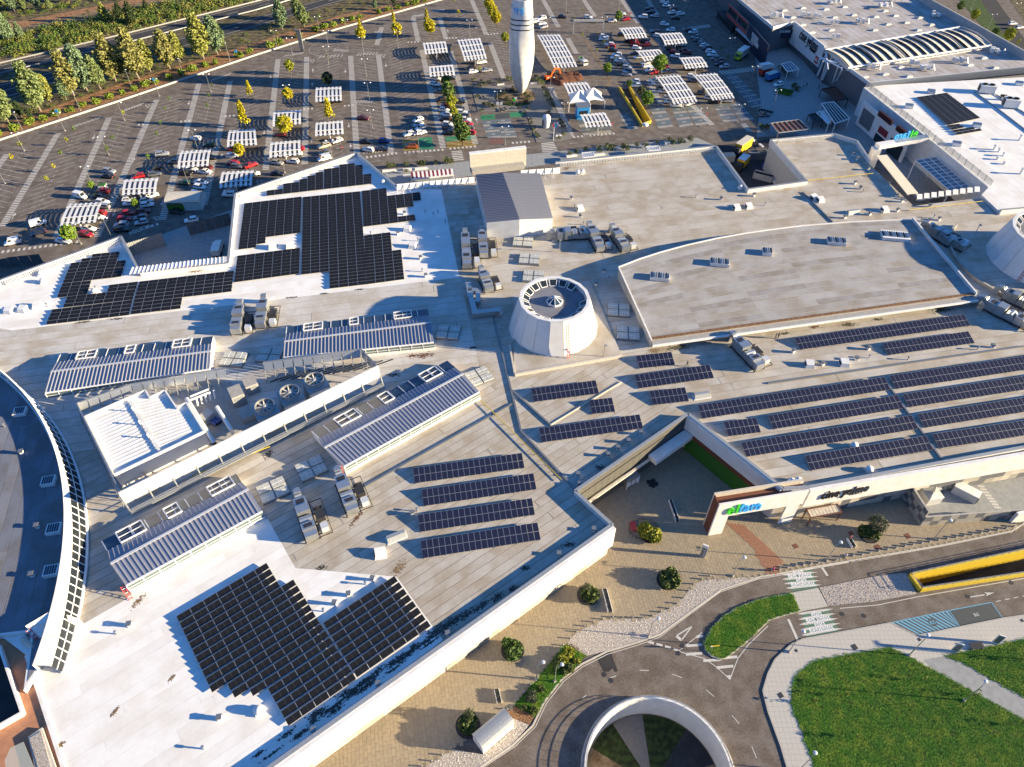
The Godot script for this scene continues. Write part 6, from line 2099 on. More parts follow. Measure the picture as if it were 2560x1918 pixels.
	var R8=[[1580,55],[1643,140],[1705,228],[1768,313],[1832,400],[1897,488],[1962,580],[2030,668]]
	for k in 8:
		low_front(t,g(27,L8[k][0],L8[k][1],9.6),g(27,R8[k][0],R8[k][1],9.6),6)
	# ---- white roof at the upper right
	t=thing("solar_array","black solar panel field on the bright white roof by the mesh fence","solar array",g(3,1600,950,10.2),0,"black solar arrays on white roofs")
	for k in 15:
		var u=k/14.0
		var x0=lerpf(1285,1530,u); var y0=lerpf(838,1062,u); var x1=lerpf(1545,1812,u); var y1=lerpf(800,1000,u)
		row_px(t,3,x0,y0,x1,y1,5,10.3)
	for k in 4:
		var u=k/3.0
		row_px(t,3,lerpf(1545,1615,u),lerpf(1082,1145,u),lerpf(1650,1830 if k>1 else 1690,u if k>1 else u*2),lerpf(1068,1108,u),2 if k<2 else 4,10.3)
	# ---- tilted blue racks
	var mods=module_meshes(1.0,1.62)
	var racks=[[9,1353,725,2294,595,1368,860],[9,1428,912,2394,770,1440,1058],[9,1395,1130,2381,985,1412,1280],[9,1418,1352,2429,1195,1435,1508],[10,163,40,722,-32,185,158],[10,665,140,862,118,690,262],[10,1185,62,1492,28,1212,185],[10,230,382,1100,262,252,508],[6,1070,1412,1375,1380,1098,1525],[6,1055,1580,1702,1490,1080,1700],[7,230,1258,1690,1055,268,1365],[7,985,1305,1728,1202,1030,1412],[10,1600,182,3214,-62,1640,302],[11,1045,-72,2750,-320,1090,48],[10,1825,325,2105,290,1860,455],[11,-2,272,1118,95,45,393],[11,1160,88,2700,-143,1208,205],[11,-234,505,1240,268,-175,630],[11,1290,258,2700,39,1340,382],[11,315,618,1365,445,362,750],[11,1415,432,2700,240,1470,560]]
	var rl=["first tilted blue panel row beside the long roof monitor","second tilted blue panel row below the roof monitor","third tilted blue panel row below the roof monitor","last tilted blue panel row towards the front parapet","tilted blue panel row below the cone platform","short tilted blue rack of ten panels by the courtyard","tilted blue rack beside the low vent box by the courtyard","tilted blue panel row above the dark courtyard wall","short tilted blue rack next to the corner of the arched hall","tilted blue rack where a roof worker stands","very long tilted blue panel row along the arched hall gutter","tilted blue panel row in front of the long row by the arched hall","long tilted blue panel row starting at the courtyard tip","far right tilted blue panel row of the first line","short tilted blue rack at the courtyard edge","tilted blue panel row of the second line by the courtyard","far right tilted blue panel row of the second line","tilted blue panel row of the third line by the courtyard","far right tilted blue panel row of the third line","tilted blue panel row just behind the cinema fascia","far right tilted blue panel row behind the fascia"]
	for i in racks.size():
		rack(racks[i],rl[i],mods)
func low_front(parent: Node3D,a: Vector3,b: Vector3,n: int) -> void:
	low_row(parent,a,b,n,Vector3(0.3,0,1))
func rack(d: Array,label: String,mods: Array) -> void:
	var tl=g(d[0],d[1],d[2],10.05); var tr=g(d[0],d[3],d[4],10.05); var bl=g(d[0],d[5],d[6],9.2)
	var u=tr-tl
	var ux=u.normalized()
	var n=int(round(u.length()/1.04))
	var dn=bl-tl
	dn=(dn-ux*dn.dot(ux))
	var s=dn.normalized()
	var nn=s.cross(ux).normalized()
	if nn.y<0:
		nn=-nn
	var t=thing("solar_rack",label,"solar panels",Vector3(tl.x,DECK,tl.z),0,"tilted solar racks on the beige roof")
	var o=t.position
	var sl=dn.length()/2.0
	var bs=Basis(ux*(u.length()/n/1.03),nn,s*(sl/1.65))
	for j in 2:
		for i in n:
			var c=tl+u*((i+0.5)/n)+s*sl*(j+0.5)
			var p=part(t,"solar_panel",mods[1],mats.pv_frame,Transform3D(bs,c-o))
			part(p,"cell_face",mods[0],mats.pv_blue)
	var legs=maxi(2,n/4)
	for i in legs+1:
		var f=clampf(i/float(legs),0.015,0.985)
		var a=tl+u*f-nn*0.08-o; var b=a+dn
		var mb=MB.new()
		mb.beam(a,b,0.08,0.1)
		mb.beam(Vector3(a.x,0.03,a.z)-s*Vector3(1,0,1)*0.3,a,0.08,0.08)
		mb.beam(Vector3(b.x,0.03,b.z),b,0.08,0.08)
		part(t,"support",mb,mats.galv)

# ---------------------------------------------------------------- roof equipment
# air handling unit: galvanised boxes of falling height with a curved duct on a steel stand
func ahu(at: Vector3,turn: float,l: float,label: String,group := "air handling units on the roof") -> Node3D:
	var t=thing("air_handler",label,"air handler",at,turn,group)
	var mb=MB.new()
	for x in [-1.3,1.3]:
		mb.beam(Vector3(x,0.45,-l*0.5),Vector3(x,0.45,l*0.5),0.16,0.2)
		for k in 4:
			mb.beam(Vector3(x,0,-l*0.5+0.2+k*(l-0.4)/3.0),Vector3(x,0.45,-l*0.5+0.2+k*(l-0.4)/3.0),0.16,0.16)
	for k in 4:
		mb.beam(Vector3(-1.3,0.45,-l*0.5+0.2+k*(l-0.4)/3.0),Vector3(3.6,0.45,-l*0.5+0.2+k*(l-0.4)/3.0),0.12,0.14)
	mb.beam(Vector3(3.6,0.45,-l*0.5+0.2),Vector3(3.6,0.45,l*0.5-0.2),0.12,0.14)
	part(t,"stand",mb,mats.steel_dark)
	var z=-l*0.5
	var seg=[0.22,0.2,0.24,0.18,0.16]
	var hh=[2.2,2.5,2.3,2.0,1.6]
	for i in 5:
		var d: float=seg[i]*l
		mb=MB.new()
		if i==2:
			# rounded duct hood
			var rings=[]
			for q in 8:
				var a=PI*q/7.0
				rings.append([Vector3(-1.15,1.2+sin(a)*1.3,z+d*0.5-cos(a)*d*0.48),Vector3(1.15,1.2+sin(a)*1.3,z+d*0.5-cos(a)*d*0.48),Vector3(1.15,0.6,z+d*0.5-cos(a)*d*0.48),Vector3(-1.15,0.6,z+d*0.5-cos(a)*d*0.48)])
			mb.loft(rings)
		else:
			mb.bx(Vector3(0,0.56+hh[i]*0.5,z+d*0.5),Vector3(2.2+(i % 2)*0.2,hh[i],d*0.97))
		part(t,"casing",mb,mats.galv)
		if i in [0,3]:
			bb(t,"grille",mats.steel_dark,Vector3(0,0.56+hh[i]+0.02,z+d*0.5),Vector3(1.5,0.05,d*0.5))
		z+=d
	# duct rising at one end
	mb=MB.new()
	var path=[Vector3(0,1.6,-l*0.5),Vector3(0,2.6,-l*0.5-0.9),Vector3(0,2.4,-l*0.5-1.9),Vector3(0,0.1,-l*0.5-2.2)]
	for i in 3:
		mb.beam(path[i],path[i+1],1.3,1.0)
	part(t,"duct",mb,mats.galv)
	# dark coil frame beside it
	mb=MB.new()
	for k in 5:
		mb.beam(Vector3(1.6,0.7+k*0.22,-l*0.2),Vector3(3.3,0.7+k*0.22,-l*0.2),0.1,0.1); mb.beam(Vector3(1.6+k*0.4,0.7,l*0.1),Vector3(1.6+k*0.4,1.7,l*0.1),0.1,0.1)
	mb.bx(Vector3(2.5,1.1,l*0.0),Vector3(1.5,1.1,l*0.25))
	part(t,"pipework",mb,mats.steel_dark)
	bb(t,"control_box",mats.rib_light,Vector3(2.6,1.0,l*0.32),Vector3(1.3,1.3,l*0.16))
	return t
func pad4(at: Vector3,turn: float,label: String) -> void:
	var t=thing("skylight_block","four part pale rooflight " + label,"skylight",at,turn,"four part rooflights")
	var mb=MB.new(); mb.bx(Vector3(0,0.18,0),Vector3(5.4,0.36,4.6)); part(t,"kerb",mb,mats.steel_grey)
	for i in 2:
		for j in 2:
			mb=MB.new(); mb.bx(Vector3(-1.35+i*2.7,0.5,-1.15+j*2.3),Vector3(2.4,0.3,2.0)); var o=part(t,"rooflight",mb,mats.skylight_cap)
			mb=MB.new(); mb.bx(Vector3(-1.35+i*2.7,0.66,-1.15+j*2.3),Vector3(0.05,0.05,1.9)); mb.bx(Vector3(-1.35+i*2.7,0.66,-1.15+j*2.3),Vector3(2.3,0.05,0.05)); part(o,"glazing_bar",mb,mats.frame_white)
func vent(kind: int,at: Vector3,turn := 0.0) -> void:
	var mb=MB.new()
	match kind:
		0: # dark square chimney
			var t=thing("vent_chimney","short square chimney vent with a dark cap on the main roof","vent",at,turn,"square vents on the main roof")
			mb.bx(Vector3(0,0.35,0),Vector3(0.6,0.7,0.6)); part(t,"shaft",mb,mats.whitepaint)
			bb(t,"cap",mats.steel_dark,Vector3(0,0.82,0),Vector3(0.72,0.24,0.72))
			bb(t,"lid",mats.steel_grey,Vector3(0,0.99,0),Vector3(0.8,0.08,0.8))
		1: # pipe with cowl
			var t=thing("vent_pipe","thin vent pipe with a round cowl on the main roof","vent",at,turn,"vent pipes on the main roof")
			mb.tube([Vector3.ZERO,Vector3(0,0.75,0)],0.12,8); part(t,"pipe",mb,mats.galv)
			mb=MB.new(); mb.lathe(Vector3(0,0.7,0),[Vector2(0.12,0),Vector2(0.24,0.1),Vector2(0.24,0.3),Vector2(0.0,0.38)],10); part(t,"cowl",mb,mats.galv)
		2: # white dome fan
			var t=thing("dome_fan","white domed roof fan on the main roof","fan",at,turn,"domed roof fans")
			mb.bx(Vector3(0,0.2,0),Vector3(1.3,0.4,1.3)); part(t,"base",mb,mats.whitepaint)
			mb=MB.new(); mb.lathe(Vector3(0,0.4,0),[Vector2(0.62,0),Vector2(0.75,0.2),Vector2(0.68,0.5),Vector2(0.4,0.75),Vector2(0,0.82)],16); part(t,"dome",mb.mesh(true),mats.whitepaint)
		3: # sloped white box
			var t=thing("hooded_vent","white wedge shaped vent hood on the main roof","vent",at,turn,"vent hoods on the main roof")
			mb.loft([[Vector3(-1,0,-1),Vector3(1,0,-1),Vector3(1,0,1),Vector3(-1,0,1)],[Vector3(-0.9,1.2,-0.8),Vector3(0.9,1.2,-0.8),Vector3(0.8,0.9,0.7),Vector3(-0.8,0.9,0.7)]]); part(t,"hood",mb,mats.whiteclad)
			bb(t,"grille",mats.steel_dark,Vector3(-0.98,0.5,0),Vector3(0.08,0.5,1.2))
		4: # long low ridge box
			var t=thing("box_vent","long low galvanised box vent on the main roof","vent",at,turn,"box vents on the main roof")
			mb.loft([[Vector3(-1.7,0,-0.6),Vector3(1.7,0,-0.6),Vector3(1.7,0,0.6),Vector3(-1.7,0,0.6)],[Vector3(-1.7,0.9,-0.6),Vector3(1.7,0.9,-0.6),Vector3(1.7,0.9,0.1),Vector3(-1.7,0.9,0.1)]]); part(t,"casing",mb,mats.galv_dull)
			bb(t,"base",mats.whiteclad,Vector3(0,0.02,0),Vector3(3.8,0.1,1.6))
func build_roof_units() -> void:
	# px centre of the base on the roof, turn, length, label
	for e in [[4,2060,1130,0.12,8.0,"air handler with a curved duct by the long ribbed monitor"],[5,60,1080,0.12,8.0,"air handler with ducts and a red flagged frame by the ribbed monitors"],[5,1815,530,0.08,13.0,"long air handler at the edge of the white roof"],[6,720,430,0.22,9.0,"air handler with dark pipes behind the white cone"],[6,530,385,1.65,9.0,"large duct unit lying across the roof behind the white cone"],[5,1960,480,0.08,9.0,"second air handler line beside the white roof edge"],[5,1985,800,0.3,6.0,"small air handler above the bent silver duct"],[7,1480,400,0.5,7.0,"shaded duct unit under the arched hall end"],[7,2160,960,0.75,7.0,"duct unit with round cowls below the far cone"],[6,930,440,0.3,8.0,"air handler in front of the arched hall corner"],[6,2030,1420,0.42,9.0,"air handler under the arched hall gutter"],[7,1560,430,0.6,9.0,"shaded dark air handler beside the far cone"],[7,2060,1080,0.7,10.0,"air handler with large grey boxes at the right roof edge"],[9,790,980,0.45,8.0,"silver air handler beside the ribbed monitor end"],[9,440,1190,0.45,8.5,"silver air handler at the edge of the front white roof"]]:
		var p=g(e[0],e[1],e[2],9.6)
		ahu(Vector3(p.x,9.03,p.z),e[3],e[4],e[5])
	# long bent duct across the roof
	var mb=MB.new()
	var pts=[g(5,1830,790,10.2),g(5,1850,900,10.2),g(5,1890,1050,10.2),g(5,2080,1030,10.2),g(5,2110,1060,9.4)]
	for i in 4:
		mb.beam(pts[i],pts[i+1],1.3,1.1)
	for i in [1,2,3]:
		mb.bx(pts[i],Vector3(1.5,1.2,1.5))
	mb.beam(g(5,1830,850,10.2),g(5,1915,860,10.2),1.3,1.1); mb.beam(g(5,1915,860,10.2),g(5,1915,960,10.2),1.2,1.0)
	for i in 10:
		var q: Vector3=pts[2].lerp(pts[3],i/9.0); mb.bx(q,Vector3(0.12,1.25,1.5))
	solo("rectangular_duct",mb,mats.galv,"big silver duct bending across the roof by the white cone","duct")
	mb=MB.new()
	for r in [[5,2020,1080,9,1650,-20],[9,830,945,9,2209,175],[10,0,55,10,330,355],[10,80,410,10,540,905]]:
		mb.beam(g(r[0],r[1],r[2],9.2) if true else Vector3.ZERO,g(r[3],r[4],r[5],9.2),0.35,0.25)
	# cable trays as separate things
	var trays=[[9,830,945,9,2209,172,"dark cable tray from the duct units to the cone platform"],[5,2050,1080,10,80,410,"dark cable tray running down from the cone"],[10,80,410,10,545,905,"cable tray leading to the courtyard corner"],[10,0,55,10,335,355,"cable tray slanting across the beige roof"],[7,0,1650,7,2209,1330,"grey cable tray along the right panel field"],[7,300,0,7,560,260,"dark roof joint cover near the far hall edge"],[11,1040,10,11,1500,650,"cable tray between the right panel rows"]]
	for r in trays:
		mb=MB.new(); mb.beam(g(r[0],r[1],r[2],9.2),g(r[3],r[4],r[5],9.2),0.4,0.22)
		solo("cable_tray",mb,mats.steel_grey,r[6],"cable tray")
	for r in [[9,1940,140,10,430,830,"yellow gas pipe on posts across the beige roof"],[9,-560,800,9,120,540,"yellow gas pipe along the plant walkway"],[3,330,1560,3,910,1495,"yellow painted joint strip on the rear roof"],[7,1215,155,7,1860,78,"yellow painted joint strip below the sunken court"]]:
		var a=g(r[0],r[1],r[2],9.45); var b=g(r[3],r[4],r[5],9.45)
		var t=thing("gas_pipe",r[6],"pipe",Vector3(a.x,9.0,a.z))
		mb=MB.new(); mb.tube([a-t.position,b-t.position],0.09,6); part(t,"pipe",mb,mats.yellow_paint)
		var k=int(a.distance_to(b)/3.0)
		for i in k:
			var q=a.lerp(b,(i+0.5)/k)-t.position
			bp(t,"post",mats.steel_grey,Vector3(q.x,0.03,q.z),q,0.1,0.1)
	mb=MB.new(); mb.beam(g(6,945,1640,9.15)+Vector3(0,0,0),g(10,330,355,9.15),0.25,0.2); solo("roof_batten",mb,mats.cream,"thin cream batten slanting between the panel racks","batten")
	# rooflights
	for e in [[5,118,1405,-0.1,"between the monitors by the red flagged unit"],[5,1660,1208,-0.12,"at the end of the shaded monitor"],[5,1925,1590,0.5,"beside the far end of the long front monitor"],[6,95,425,-0.1,"just in front of the ribbed shed"],[6,150,575,-0.1,"second from the ribbed shed"],[6,185,725,-0.1,"touching the shadow side of the cone rim"],[6,920,1015,-0.1,"higher of two between cone and arched hall"],[6,1003,1215,-0.1,"lower of two between cone and arched hall"],[4,2015,1440,-0.1,"at the gable of the long left monitor"],[9,475,725,0.55,"beside the ladder monitor and duct units"],[9,145,915,0.55,"between the plant walkway and duct units"]]:
		var p=g(e[0],e[1],e[2],9.5)
		pad4(Vector3(p.x,9.03,p.z),e[3],e[4])
	# vents: tile, x, y, kind
	for e in [[4,165,725,2],[4,350,705,2],[4,370,770,2],[4,75,1015,3],[4,195,1005,3],[4,320,975,3],[4,405,970,1],[4,825,820,1],[4,815,860,2],[5,140,465,3],[5,290,460,3],[1,1095,1575,2],[5,1305,312,3],[5,1350,455,3],[5,1225,350,0],[5,1280,175,0],[5,1465,715,0],[5,1420,560,0],[5,1395,405,1],[5,990,350,1],[5,1435,670,1],[5,1460,160,1],[5,1530,180,1],[5,1570,165,1],[5,1635,250,1],[5,1735,265,1],[5,1800,260,1],[5,1815,315,1],[5,1690,300,1],[6,510,45,0],[6,590,135,3],[6,540,115,1],[6,588,200,0],[6,618,265,1],[6,1588,30,1],[6,1803,48,0],[6,2090,18,0],[6,1940,127,3],[6,2045,115,3],[6,2185,100,1],[6,480,310,1],[6,793,675,0],[6,838,725,1],[6,725,787,0],[2,567,1490,2],[2,608,1485,2],[2,1970,1620,2],[3,735,1325,0],[3,772,1360,0],[3,868,1450,0],[3,755,1570,0],[3,798,1612,0],[3,822,1640,1],[3,1045,1580,1],[3,945,1505,1],[7,1110,22,0],[7,1160,68,0],[7,1395,110,0],[7,1010,145,3],[7,1120,150,0],[7,975,172,1],[7,880,180,0],[7,665,208,0],[7,740,165,4],[7,1330,235,1],[7,1435,205,1],[7,1480,225,0],[7,1395,238,0],[7,400,40,3],[7,455,60,3],[7,872,1340,0],[7,765,1430,0],[7,875,1415,1],[7,660,1470,3],[7,475,1475,0],[7,1210,1430,1],[7,1810,1342,1],[7,1938,1322,0],[7,220,1365,0],[7,360,1480,3],[10,570,775,0],[10,828,605,0],[10,912,545,0],[10,1005,487,0],[10,1113,415,0],[10,1640,90,4],[9,1390,1080,1],[9,1345,1110,0],[9,1210,1310,4],[9,1070,1455,3],[12,1118,420,0],[12,1000,492,1],[12,1895,1225,0],[12,1755,1485,1],[13,25,1170,2],[13,1005,25,0],[13,945,62,1],[13,800,158,0],[13,678,235,0],[13,583,297,1],[8,185,582,0],[8,320,1220,0],[8,275,1640,0],[8,30,350,1],[11,205,845,2],[11,262,838,2],[11,875,740,2],[11,745,535,2],[13,500,1335,0],[13,1055,935,0],[13,1655,500,0],[10,585,860,0],[10,705,1250,0],[10,405,1462,0]]:
		var hh=9.03
		if e[0]==8:
			hh=10.05
		var p=g(e[0],e[1],e[2]+(8 if e[3] != 2 else 0),hh+0.4)
		vent(e[3],Vector3(p.x,hh,p.z),[-0.1,0.45,0.2][int(e[1]) % 3])
	# walkway ladder lying on the roof, lighting conductor posts near the cone
	for e in [[6,790,1420,6,868,1315,"grey floodlight pole on the cone platform"],[7,1775,380,7,1900,320,"grey floodlight pole by the far cone"],[6,410,510,6,440,620,"grey floodlight pole behind the white cone"]]:
		var a=g(e[0],e[1],e[2],9.4); var b=g(e[3],e[4],e[5],10.6)
		var t=thing("floodlight_pole",e[6],"floodlight",a)
		mb=MB.new(); mb.tube([Vector3.ZERO,Vector3(0,3.4,0)],0.09,6); part(t,"pole",mb,mats.galv)
		bb(t,"lamp_head",mats.galv_dull,Vector3(0.1,3.5,0.1),Vector3(0.6,0.3,0.4))
	# workers on the roof
	person(g(6,1508,1505,9.03),0.4,lin(0.03,0.03,0.04),lin(0.02,0.02,0.03),"roof worker in dark clothes standing behind a tilted rack",1)
	person(g(7,62,1265,9.03),0.9,lin(0.05,0.05,0.06),lin(0.02,0.02,0.025),"roof worker in dark clothes by the long panel row")
	person(g(7,85,1262,9.03),2.4,lin(0.12,0.10,0.09),lin(0.03,0.03,0.04),"roof worker in a lighter jacket by the long panel row",1)

# ---------------------------------------------------------------- paved plaza in front
func pavers(called: String,poly: PackedVector2Array,y: float,dir: Vector2,w: float,l: float,keys: Array,joint: String,singles: int,near: Vector2) -> void:
	poly=ccw(poly)
	sheet(called,poly,y-0.02,mats[joint])
	var base: MeshInstance3D=get_child(get_child_count()-1)
	dir=dir.normalized()
	var n=Vector2(-dir.y,dir.x)
	var smin=1e9; var smax=-1e9; var tmin=1e9; var tmax=-1e9
	for v in poly:
		smin=minf(smin,v.dot(n)); smax=maxf(smax,v.dot(n)); tmin=minf(tmin,v.dot(dir)); tmax=maxf(tmax,v.dot(dir))
	var cells=[]
	var row=0
	var s=smin+w*0.5
	while s<smax:
		var t=tmin+(0.0 if row % 2==0 else l*0.5)
		while t<tmax:
			var c=n*s+dir*t
			if Geometry2D.is_point_in_polygon(c,poly):
				cells.append([c.distance_squared_to(near),c])
			t+=l
		s+=w; row+=1
	cells.sort_custom(func(a,b): return a[0]<b[0])
	var proto=MB.new(); proto.bx(Vector3(0,0,0),Vector3(l-0.03,0.04,w-0.03))
	var pmesh=proto.mesh()
	var bs=Basis(Vector3(dir.x,0,dir.y),Vector3.UP,Vector3(n.x,0,n.y))
	var rest=[]
	for k in keys:
		rest.append(MB.new())
	for i in cells.size():
		var c: Vector2=cells[i][1]
		var j=rng.randi() % keys.size()
		var p=Vector3(c.x,y-0.017+rng.randf()*0.005,c.y)
		if i<singles:
			part(base,"paving_slab",pmesh,mats[keys[j]],Transform3D(bs,p))
		else:
			var x=bs.x*(l-0.03)*0.5; var z=bs.z*(w-0.03)*0.5; var u=Vector3(0,0.02,0)
			rest[j].quad(p-x-z+u,p+x-z+u,p+x+z+u,p-x+z+u)
			rest[j].quad(p-x+z+u,p+x+z+u,p+x+z-u,p-x+z-u)
			rest[j].quad(p+x-z+u,p-x-z+u,p-x-z-u,p+x-z-u)
	for j in keys.size():
		if rest[j].v.size()>0:
			var o=part(base,"paving_slabs",rest[j],mats[keys[j]])
			o.set_meta("kind","stuff")
func kerb(called: String,pts: PackedVector2Array,h := 0.14,w := 0.25,m: Material=null) -> void:
	var b=MB.new()
	for i in pts.size()-1:
		b.beam(v3(pts[i],h*0.5),v3(pts[i+1],h*0.5),w,h)
	struct(called,b,m if m else mats.kerb)
func build_front_plaza() -> void:
	var pz=pm([[13,-100,2060],[13,480,1600],[13,1560,790],[10,800,1385],[10,640,960],[10,1500,330],[11,160,840],[11,400,930],[11,1200,800],[11,1180,960],[11,1330,1200],[11,2120,1130],[11,3300,900],[11,3300,1020],[11,2209,1196],[11,2100,1266],[11,1500,1386],[11,435,1566],[11,0,1650],[14,1900,28],[14,1650,45],[14,1570,85],[14,1430,250],[14,1210,362],[14,1130,378],[14,780,388],[14,560,492],[14,450,612],[14,220,892],[14,25,1112],[13,2180,1170],[13,1690,1510],[13,1430,1665],[13,900,2050]])
	var dir=v2(g(14,920,350))-v2(g(14,840,100))
	pavers("plaza",pz,0.12,dir,0.62,1.24,["paver0","paver1","paver2"],"joint",300,Vector2(2,-45))
	# pale expansion lines across the slabs
	var b=MB.new()
	for e in [[14,330,160,400,480],[14,840,60,930,350],[14,1100,60,1220,290],[13,1115,1220,1150,1657],[13,1310,1140,1360,1657],[10,660,1480,760,1657],[10,1480,1300,1660,1657]]:
		line2(b,v2(g(e[0],e[1],e[2])),v2(g(e[0],e[3],e[4])),0.12,0.132)
	struct("joint_line",b,mats.paver2)
	var bp=pm([[30,480,1010],[30,800,1040],[30,1480,1657],[11,130,1560],[11,60,1640],[11,-30,1620],[30,1000,1500]])
	pavers("brick_band",bp,0.14,bp[2]-bp[1],0.5,1.0,["brick_paver"],"brick_paver",0,Vector2.ZERO)
	# white gravel strips along the road
	var gv=pm([[14,1900,28],[14,1650,45],[14,1570,85],[14,1430,250],[14,1210,362],[14,1130,378],[14,780,388],[14,560,492],[14,470,595],[14,640,700],[14,820,655],[14,1060,585],[14,1270,513],[14,1500,343],[14,1800,126],[14,2150,12]])
	gravel_bed("gravel_bed",gv,mats.gravel,Color(0.74,0.69,0.64))
	gravel_bed("gravel_bed",pm([[13,1430,1670],[13,1700,1505],[13,1960,1550],[13,2209,1340],[14,0,1235],[14,150,1295],[14,0,1468],[13,1940,1650],[13,1700,1900],[13,1100,1950]]),mats.gravel,Color(0.74,0.69,0.64))
	gravel_bed("gravel_bed",pm([[15,440,110],[15,990,0],[15,1190,-15],[15,1280,165],[15,900,232],[15,650,255],[15,520,268]]),mats.gravel,Color(0.52,0.45,0.41))
	sheet("planting_bed",pm([[14,450,612],[14,470,595],[14,640,700],[14,430,898],[14,280,1085],[14,200,1215],[14,20,1130],[14,220,900]]),0.13,mats.lawn)
	gravel_bed("gravel_bed",pm([[14,20,1135],[14,200,1212],[14,155,1290],[14,-10,1232],[13,2170,1180]]),mats.gravel_brown,Color(0.36,0.2,0.1))
	gravel_bed("gravel_bed",pm([[14,470,590],[14,545,600],[14,640,690],[14,580,720],[14,540,650]]),mats.gravel_brown,Color(0.36,0.2,0.1))
	# kerb and white edge line of the road
	var ke=pm([[11,2209,1204],[11,2100,1274],[11,1500,1394],[11,435,1575],[11,0,1657],[14,2150,14],[14,1800,130],[14,1500,348],[14,1270,518],[14,1060,590],[14,820,660],[14,600,770],[14,430,900],[14,280,1090],[14,180,1300],[14,0,1476],[13,1940,1657],[13,1500,2000]])
	kerb("kerb",ke)
	b=MB.new()
	var off=PackedVector2Array()
	for p in ke:
		off.append(p+(PIT-p).normalized()*0.45)
	strip(b,off,0.12,0.012)
	struct("edge_line",b,mats.line_white)
	# ---- service yard beside the cinema front
	sheet("service_yard",pg(11,[1130,860,1340,810,1740,740,3300,450,3300,900,2140,1110,1390,1190],0.0),0.05,mats.concrete_path)
	b=MB.new()
	for i in 16:
		var p=v2(g(11,1790+i*34,815-i*6)); var q=v2(g(11,1760+i*34,785-i*6))
		line2(b,p,q,0.35,0.062)
	for i in 9:
		quad_at(b,v2(g(11,1820+i*20,860+i*26)),Vector2(1,0.1),1.3,0.5,0.062)
	struct("yard_marking",b,mats.line_white)
	var t=thing("yard_wall","grey chequered tile wall round the service yard","wall")
	checker_wall(t,g(11,1100,890),g(11,1305,1220),4.7,1.3)
	checker_wall(t,g(11,1305,1220),g(11,2105,1158),3.0,1.6)
	var mb=MB.new(); mb.beam(g(11,2120,1155,1.6),g(11,2300,1125,1.6),0.6,3.2); part(t,"white_pier",mb,mats.whitepaint)
	# ---- entrance gate with the name
	gate()

